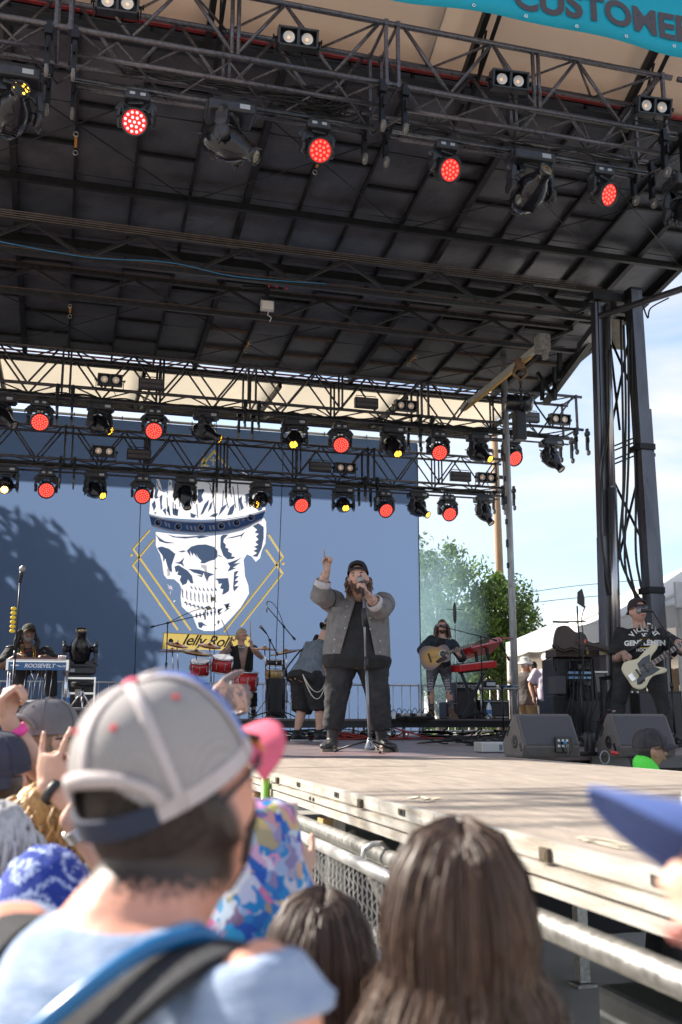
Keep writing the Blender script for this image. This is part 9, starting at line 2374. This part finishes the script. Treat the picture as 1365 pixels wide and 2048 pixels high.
# ---- bucket hat with phone
tie = mat('tie_dye',(0.6,0.6,0.7),0.8); nt = tie.node_tree; b_ = nt.nodes['Principled BSDF']; tc = nt.nodes.new('ShaderNodeTexCoord'); nz = nt.nodes.new('ShaderNodeTexNoise'); nz.inputs['Scale'].default_value = 9; nz.inputs['Detail'].default_value = 2; nz.inputs['Distortion'].default_value = 2.0
mxv = nt.nodes.new('ShaderNodeMixRGB'); mxv.inputs[0].default_value = 0.09; vo = nt.nodes.new('ShaderNodeTexVoronoi'); vo.inputs['Scale'].default_value = 42
nt.links.new(tc.outputs['Object'],nz.inputs['Vector']); nt.links.new(tc.outputs['Object'],mxv.inputs[1]); nt.links.new(nz.outputs['Color'],mxv.inputs[2]); nt.links.new(mxv.outputs[0],vo.inputs['Vector'])
rp = nt.nodes.new('ShaderNodeValToRGB'); rp.color_ramp.interpolation = 'LINEAR'; cr = rp.color_ramp; sx = nt.nodes.new('ShaderNodeSeparateColor'); nt.links.new(vo.outputs['Color'],sx.inputs[0]); nt.links.new(sx.outputs[0],rp.inputs[0])
cols = [(0.0,(0.01,0.05,0.38)),(0.16,(0.02,0.28,0.55)),(0.3,(0.66,0.67,0.70)),(0.45,(0.07,0.02,0.25)),(0.58,(0.58,0.52,0.14)),(0.70,(0.55,0.10,0.36)),(0.82,(0.62,0.60,0.72)),(0.93,(0.01,0.20,0.50))]
cr.elements[0].position,cr.elements[0].color = cols[0][0],(*cols[0][1],1); cr.elements[1].position,cr.elements[1].color = cols[-1][0],(*cols[-1][1],1)
for q,c in cols[1:-1]: e = cr.elements.new(q); e.color = (*c,1)
nt.links.new(rp.outputs[0],b_.inputs['Base Color'])
D_h = crowd('fan in tie-dye bucket hat holding up a phone beside the trucker-cap man',508,1758,2.05,1.60,0.9,rad(-28),headk=1.0,shirt_m=cloth('cloth_ice',(0.36,0.41,0.50)),hands={'R': (at(604,1765,2.25),(-0.25,0.1,1),(-0.5,0.9,0),'half')},voxel=0.009)
mb = MB(); prof = [(0.155,-0.115),(0.158,-0.112),(0.125,-0.03),(0.105,0.035),(0.102,0.055),(0.096,0.10),(0.08,0.135),(0.055,0.148),(0.0,0.152)]
Rh = D_h.headR; O = D_h.Hc + Vector((0,0,0.0))
rings = []
for r,h in prof: rings.append([O + Rh @ Vector((math.cos(a) * 0.92 * r * (1 + (0.04 * math.sin(3 * a + 1) if r > 0.11 else 0)),math.sin(a) * r * 1.1 * (1 + (0.03 * math.sin(4 * a) if r > 0.11 else 0)),h + (0.008 * math.sin(5 * a) if r > 0.12 else 0))) for a in [2 * math.pi * j / 40 for j in range(40)]])
mb.loft(rings,cap=False); ho = mb.build('bucket_hat',tie,D_h.root); md = ho.modifiers.new('t','SOLIDIFY'); md.thickness = 0.003
D_h.hair_shell(HB,lambda x,y,z: y < 0.2 and z > -0.8,1.05,0.006); D_h.strands(HB,60,lambda x,y,z: y < 0 and z < 0,0.14,3,0.006,'hair_strands',0.006)
t = thing('phone','pink-framed phone held up beside the tie-dye bucket hat','phone',at(562,1668,2.28),rad(-25))
mb = MB(); mb.bbox((0,0,0),(0.072,0.010,0.135),0.004,Matrix.Rotation(rad(-6),3,'X')); mb.build('case',mat('phone_pink',(0.55,0.40,0.38),0.3),t)
mb = MB(); mb.box((0,-0.0065,0),(0.062,0.003,0.122),Matrix.Rotation(rad(-6),3,'X')); scr = mb.build('screen',mat('phone_screen',(0.02,0.03,0.03),0.08,emit=(0.25,0.35,0.32),estr=0.25,var=0.5,vscale=30),t)
# ---- bandana
bnd = mat('bandana_blue',(0.02,0.06,0.40),0.85); nt = bnd.node_tree; b_ = nt.nodes['Principled BSDF']; tc = nt.nodes.new('ShaderNodeTexCoord'); vo = nt.nodes.new('ShaderNodeTexVoronoi'); vo.inputs['Scale'].default_value = 11
nz = nt.nodes.new('ShaderNodeTexNoise'); nz.inputs['Scale'].default_value = 30; ad = nt.nodes.new('ShaderNodeMixRGB'); ad.inputs[0].default_value = 0.03; nt.links.new(tc.outputs['Object'],ad.inputs[1]); nt.links.new(nz.outputs['Color'],ad.inputs[2]); nt.links.new(ad.outputs[0],vo.inputs['Vector'])
mt = nt.nodes.new('ShaderNodeMath'); mt.operation = 'MULTIPLY'; mt.inputs[1].default_value = 26; nt.links.new(vo.outputs['Distance'],mt.inputs[0]); sn = nt.nodes.new('ShaderNodeMath'); sn.operation = 'SINE'; nt.links.new(mt.outputs[0],sn.inputs[0])
v2 = nt.nodes.new('ShaderNodeTexVoronoi'); v2.inputs['Scale'].default_value = 42; nt.links.new(tc.outputs['Object'],v2.inputs['Vector']); m5 = nt.nodes.new('ShaderNodeMapRange'); m5.inputs[1].default_value = 0.28; m5.inputs[2].default_value = 0.2; nt.links.new(v2.outputs['Distance'],m5.inputs[0])
gt_ = nt.nodes.new('ShaderNodeMapRange'); gt_.inputs[1].default_value = 0.6; gt_.inputs[2].default_value = 0.85; nt.links.new(sn.outputs[0],gt_.inputs[0]); mxm = nt.nodes.new('ShaderNodeMath'); mxm.operation = 'MAXIMUM'; nt.links.new(gt_.outputs[0],mxm.inputs[0]); mxm.inputs[1].default_value = 0.0
mc = nt.nodes.new('ShaderNodeMixRGB'); mc.inputs[1].default_value = (0.010,0.035,0.26,1); mc.inputs[2].default_value = (0.40,0.48,0.72,1); nt.links.new(mxm.outputs[0],mc.inputs[0]); nt.links.new(mc.outputs[0],b_.inputs['Base Color'])
E_h = crowd('person with blue paisley bandana over the head at lower left',84,1872,1.95,1.60,1.0,rad(-14),headk=1.18,shirt_m=bnd,skin_m=skin('skin_tattoo_arm',(0.50,0.30,0.22),tattoo=(0.03,0.16,0.26),scale=7,thr=0.66),voxel=0.009,hands={'R': (at(222,1640,1.95),(0.2,0.1,1),(-0.5,0.8,0),'open')},elbows={'R': (0.9,0.1,-0.9)},sleeve=0.3)
mb = MB(); scalp(mb,E_h.Hc,E_h.headR,E_h.hk,lambda x,y,z: (z > 0.05) or (y < 0.25),1.15,0.004,n=48,m=34,seed=4); mb.build('bandana',bnd,E_h.root)
mb = MB();
for q in (-1,1): ribbon(mb,[E_h.Hc + Vector((0,-0.12,-0.06)),E_h.Hc + Vector((0.05 * q,-0.17,-0.12)),E_h.Hc + Vector((0.07 * q,-0.16,-0.24))],0.05,0.004)
mb.sphere(E_h.Hc + Vector((0,-0.135,-0.06)),(0.03,0.02,0.025),10,8); mb.build('bandana_knot',bnd,E_h.root,kind='stuff')
# ---- grey cap and grey tee, arms up around him
G_ = crowd('bearded man in grey cap and grey raglan tee facing right at the left',92,1482,3.35,1.76,1.05,rad(-50),head=(-12,0,0),headk=1.03,shirt_m=cloth('cloth_heather',(0.26,0.27,0.26),c2=(0.38,0.38,0.36)),voxel=0.010,sleeve=0.5)
G_.cap(cloth('cap_greytaupe',(0.13,0.12,0.13),c2=(0.19,0.175,0.18)),opening=True,tilt=2,m_brim=cloth('cap_taupe',(0.11,0.10,0.11))); G_.sunglasses(SHADE); G_.face()
G_.hair_shell(hair_mat('hair_sandy',(0.12,0.07,0.035),(0.26,0.16,0.08)),lambda x,y,z: y < 0.1 and z < 0.3,1.09,0.012); G_.strands(MATS['hair_sandy'],70,lambda x,y,z: y < -0.1 and z < 0.1,0.09,8,0.006,'hair_strands',0.005); G_.hair_shell(MATS['hair_sandy'],lambda x,y,z: y > 0.15 and z < -0.35 and not (y > 0.85 and z > -0.55),1.07,0.008,'beard')
# navy cap at the far left
I_ = crowd('person in navy cap and dark tee cut off by the left edge',-8,1560,3.0,1.70,1.1,rad(-8),headk=1.05,shirt_m=cloth('cloth_ink',(0.03,0.035,0.06)),skin_m=SKR,voxel=0.013); I_.cap(cloth('cap_ink',(0.03,0.032,0.055)),yaw=165,tilt=-6); I_.hair_shell(HB,lambda x,y,z: y < 0.1 and z < 0.2,1.05,0.006)
# golden-haired woman making the horn sign
GOLD = hair_mat('hair_golden',(0.30,0.15,0.045),(0.62,0.38,0.13)); GOLD2 = hair_mat('hair_golden_dark',(0.10,0.05,0.02),(0.2,0.11,0.05))
F_h = crowd('golden-haired woman with purple scrunchie making a horn sign at left',78,1668,2.75,1.62,0.9,rad(-38),headk=0.98,shirt_m=cloth('cloth_dusk',(0.03,0.035,0.05)),voxel=0.0055,
 hands={'R': (at(92,1572,2.62),(0.10,0.0,1),(0.6,0.8,0.1),'horn')},elbows={'R': (0.6,0.3,-1)},skin_m=SK,fingers=10)
F_h.hair_shell(GOLD,lambda x,y,z: (z > 0.15 or y < 0.1) and not (y > 0.55 and z < 0.5),1.12,0.012); F_h.strands(GOLD,150,lambda x,y,z: y < 0.35 and z > -0.1,0.12,6,0.0035,'hair_strands',0.01,fall=0.5,out=0.2)
mb = MB(); bun = F_h.Hc + F_h.headR @ Vector((-0.05,-0.125,0.02)); mb.sphere(bun,(0.04,0.035,0.04),12,8); mb.build('bun',GOLD2,F_h.root)
mb = MB(); R3 = frame((-0.4,-1,0.3)); mb.tube([bun + R3 @ Vector((0.036 * math.cos(a) * (1 + 0.15 * math.sin(5 * a)),0.036 * math.sin(a) * (1 + 0.15 * math.sin(5 * a)),0.0)) for a in [k * math.pi / 15 for k in range(30)]],0.013,8,closed=True); mb.build('scrunchie',mat('velvet_purple',(0.08,0.01,0.14),0.8,sheen=0.6),F_h.root)
def band_on(p,n2,f,r,m,name,w=0.022,seg=None):
 a,e,w_,*_ = p.arm[n2]; c = e.lerp(w_,f); d = (w_ - e).normalized(); mb = MB()
 mb.tube([c - d * w / 2,c + d * w / 2],r,20,cap=False); o = mb.build(name,m,p.root); md = o.modifiers.new('t','SOLIDIFY'); md.thickness = 0.004; md.offset = 1; return c,d,o
c,d,o = band_on(F_h,'R',0.90,0.031,black_plastic,'watch_strap'); Rw = frame(d)
mb = MB(); mb.bbox(c + Rw @ Vector((0,-0.036,0)) if False else c + (Rw @ Vector((-0.034,0,0))),(0.014,0.036,0.036),0.004,Rw); mb.build('watch_case',black_metal,F_h.root)
# grey-haired person with the silver watch
K_ = crowd('grey-haired woman at the left edge raising an arm with silver watch',-6,1724,2.3,1.58,0.95,rad(-16),headk=0.98,shirt_m=cloth('cloth_sage',(0.2,0.22,0.2)),voxel=0.0065,hands={'R': (at(138,1640,2.42),(0.75,0.15,0.75),(-0.3,0.9,0.2),'half')},elbows={'R': (0.6,0.1,-1)},fingers=10)
K_.hair_shell(HG,lambda x,y,z: z > 0.1 or y < 0.1,1.13,0.010); K_.strands(HG,220,lambda x,y,z: y < 0.3 and z > -0.3,0.15,16,0.004,'hair_strands',0.006)
a,e,w_,*_ = K_.arm['R']; d = (w_ - e).normalized(); Rw = frame(d)
for i in range(5):
 c = e.lerp(w_,0.86) + d * (i - 2) * 0.006; mb = MB(); mb.tube([c + Rw @ Vector((0.0325 * math.cos(a_),0.0325 * math.sin(a_),0)) for a_ in [k * math.pi / 10 for k in range(20)]],0.0034,6,closed=True); mb.build('watch_bracelet',steel_ring,K_.root)
mb = MB(); mb.bbox(e.lerp(w_,0.86) + Rw @ Vector((-0.03,-0.02,0)),(0.016,0.022,0.03),0.004,Rw); mb.build('watch_case',steel_ring,K_.root)
# pinching hand with pink wristband, its owner mostly outside the left edge
J_ = crowd('fan beyond the left edge raising a pinched hand with pink wristband',-150,1560,3.1,1.72,1.0,rad(-16),shirt_m=cloth('cloth_sand',(0.4,0.36,0.3)),voxel=0.0055,hands={'R': (at(14,1436,3.1),(0.12,0.05,1),(0.75,-0.6,0),'pinch')},elbows={'R': (0.5,0.3,-1)},fingers=10)
J_.hair_shell(HB,lambda x,y,z: z > 0.1 or y < 0.1,1.1,0.01); band_on(J_,'R',0.80,0.031,mat('band_pink',(0.9,0.06,0.35),0.5),'wristband',0.028)
# tattooed hand raised in front of the trucker cap
N_ = crowd('fan hidden by the trucker cap, raising a tattooed hand above it',375,1560,2.9,1.74,1.05,rad(-20),shirt_m=black_c,skin_m=SKTH,voxel=0.0055,hands={'L': (at(458,1348,2.75),(1,0.15,0.12),(0.1,0.95,-0.3),'half')},elbows={'L': (-0.3,-0.3,-1)},fingers=10)
N_.hair_shell(HD,lambda x,y,z: z > 0.1 or y < 0.1,1.1,0.01)
# out-of-focus blue brim at the right edge
Q_ = crowd('very close person in white cap with blue brim at the right edge',1672,1800,0.76,1.72,1.0,rad(62),head=(0,20,16),headk=1.0,shirt_m=cloth('cloth_white',(0.72,0.72,0.72)),voxel=0.012,skin_m=skin('skin_near',(0.62,0.36,0.27)))
Q_.cap(cloth('cap_white',(0.74,0.73,0.78),bump=0.1),m_brim=cloth('brim_blue',(0.05,0.085,0.24),bump=0.1),under=MATS['brim_blue'],size=1.02); Q_.face(); Q_.hair_shell(HB,lambda x,y,z: y < 0.1 and z < 0.3,1.05,0.006)
bpy.data.scenes.remove(_work)
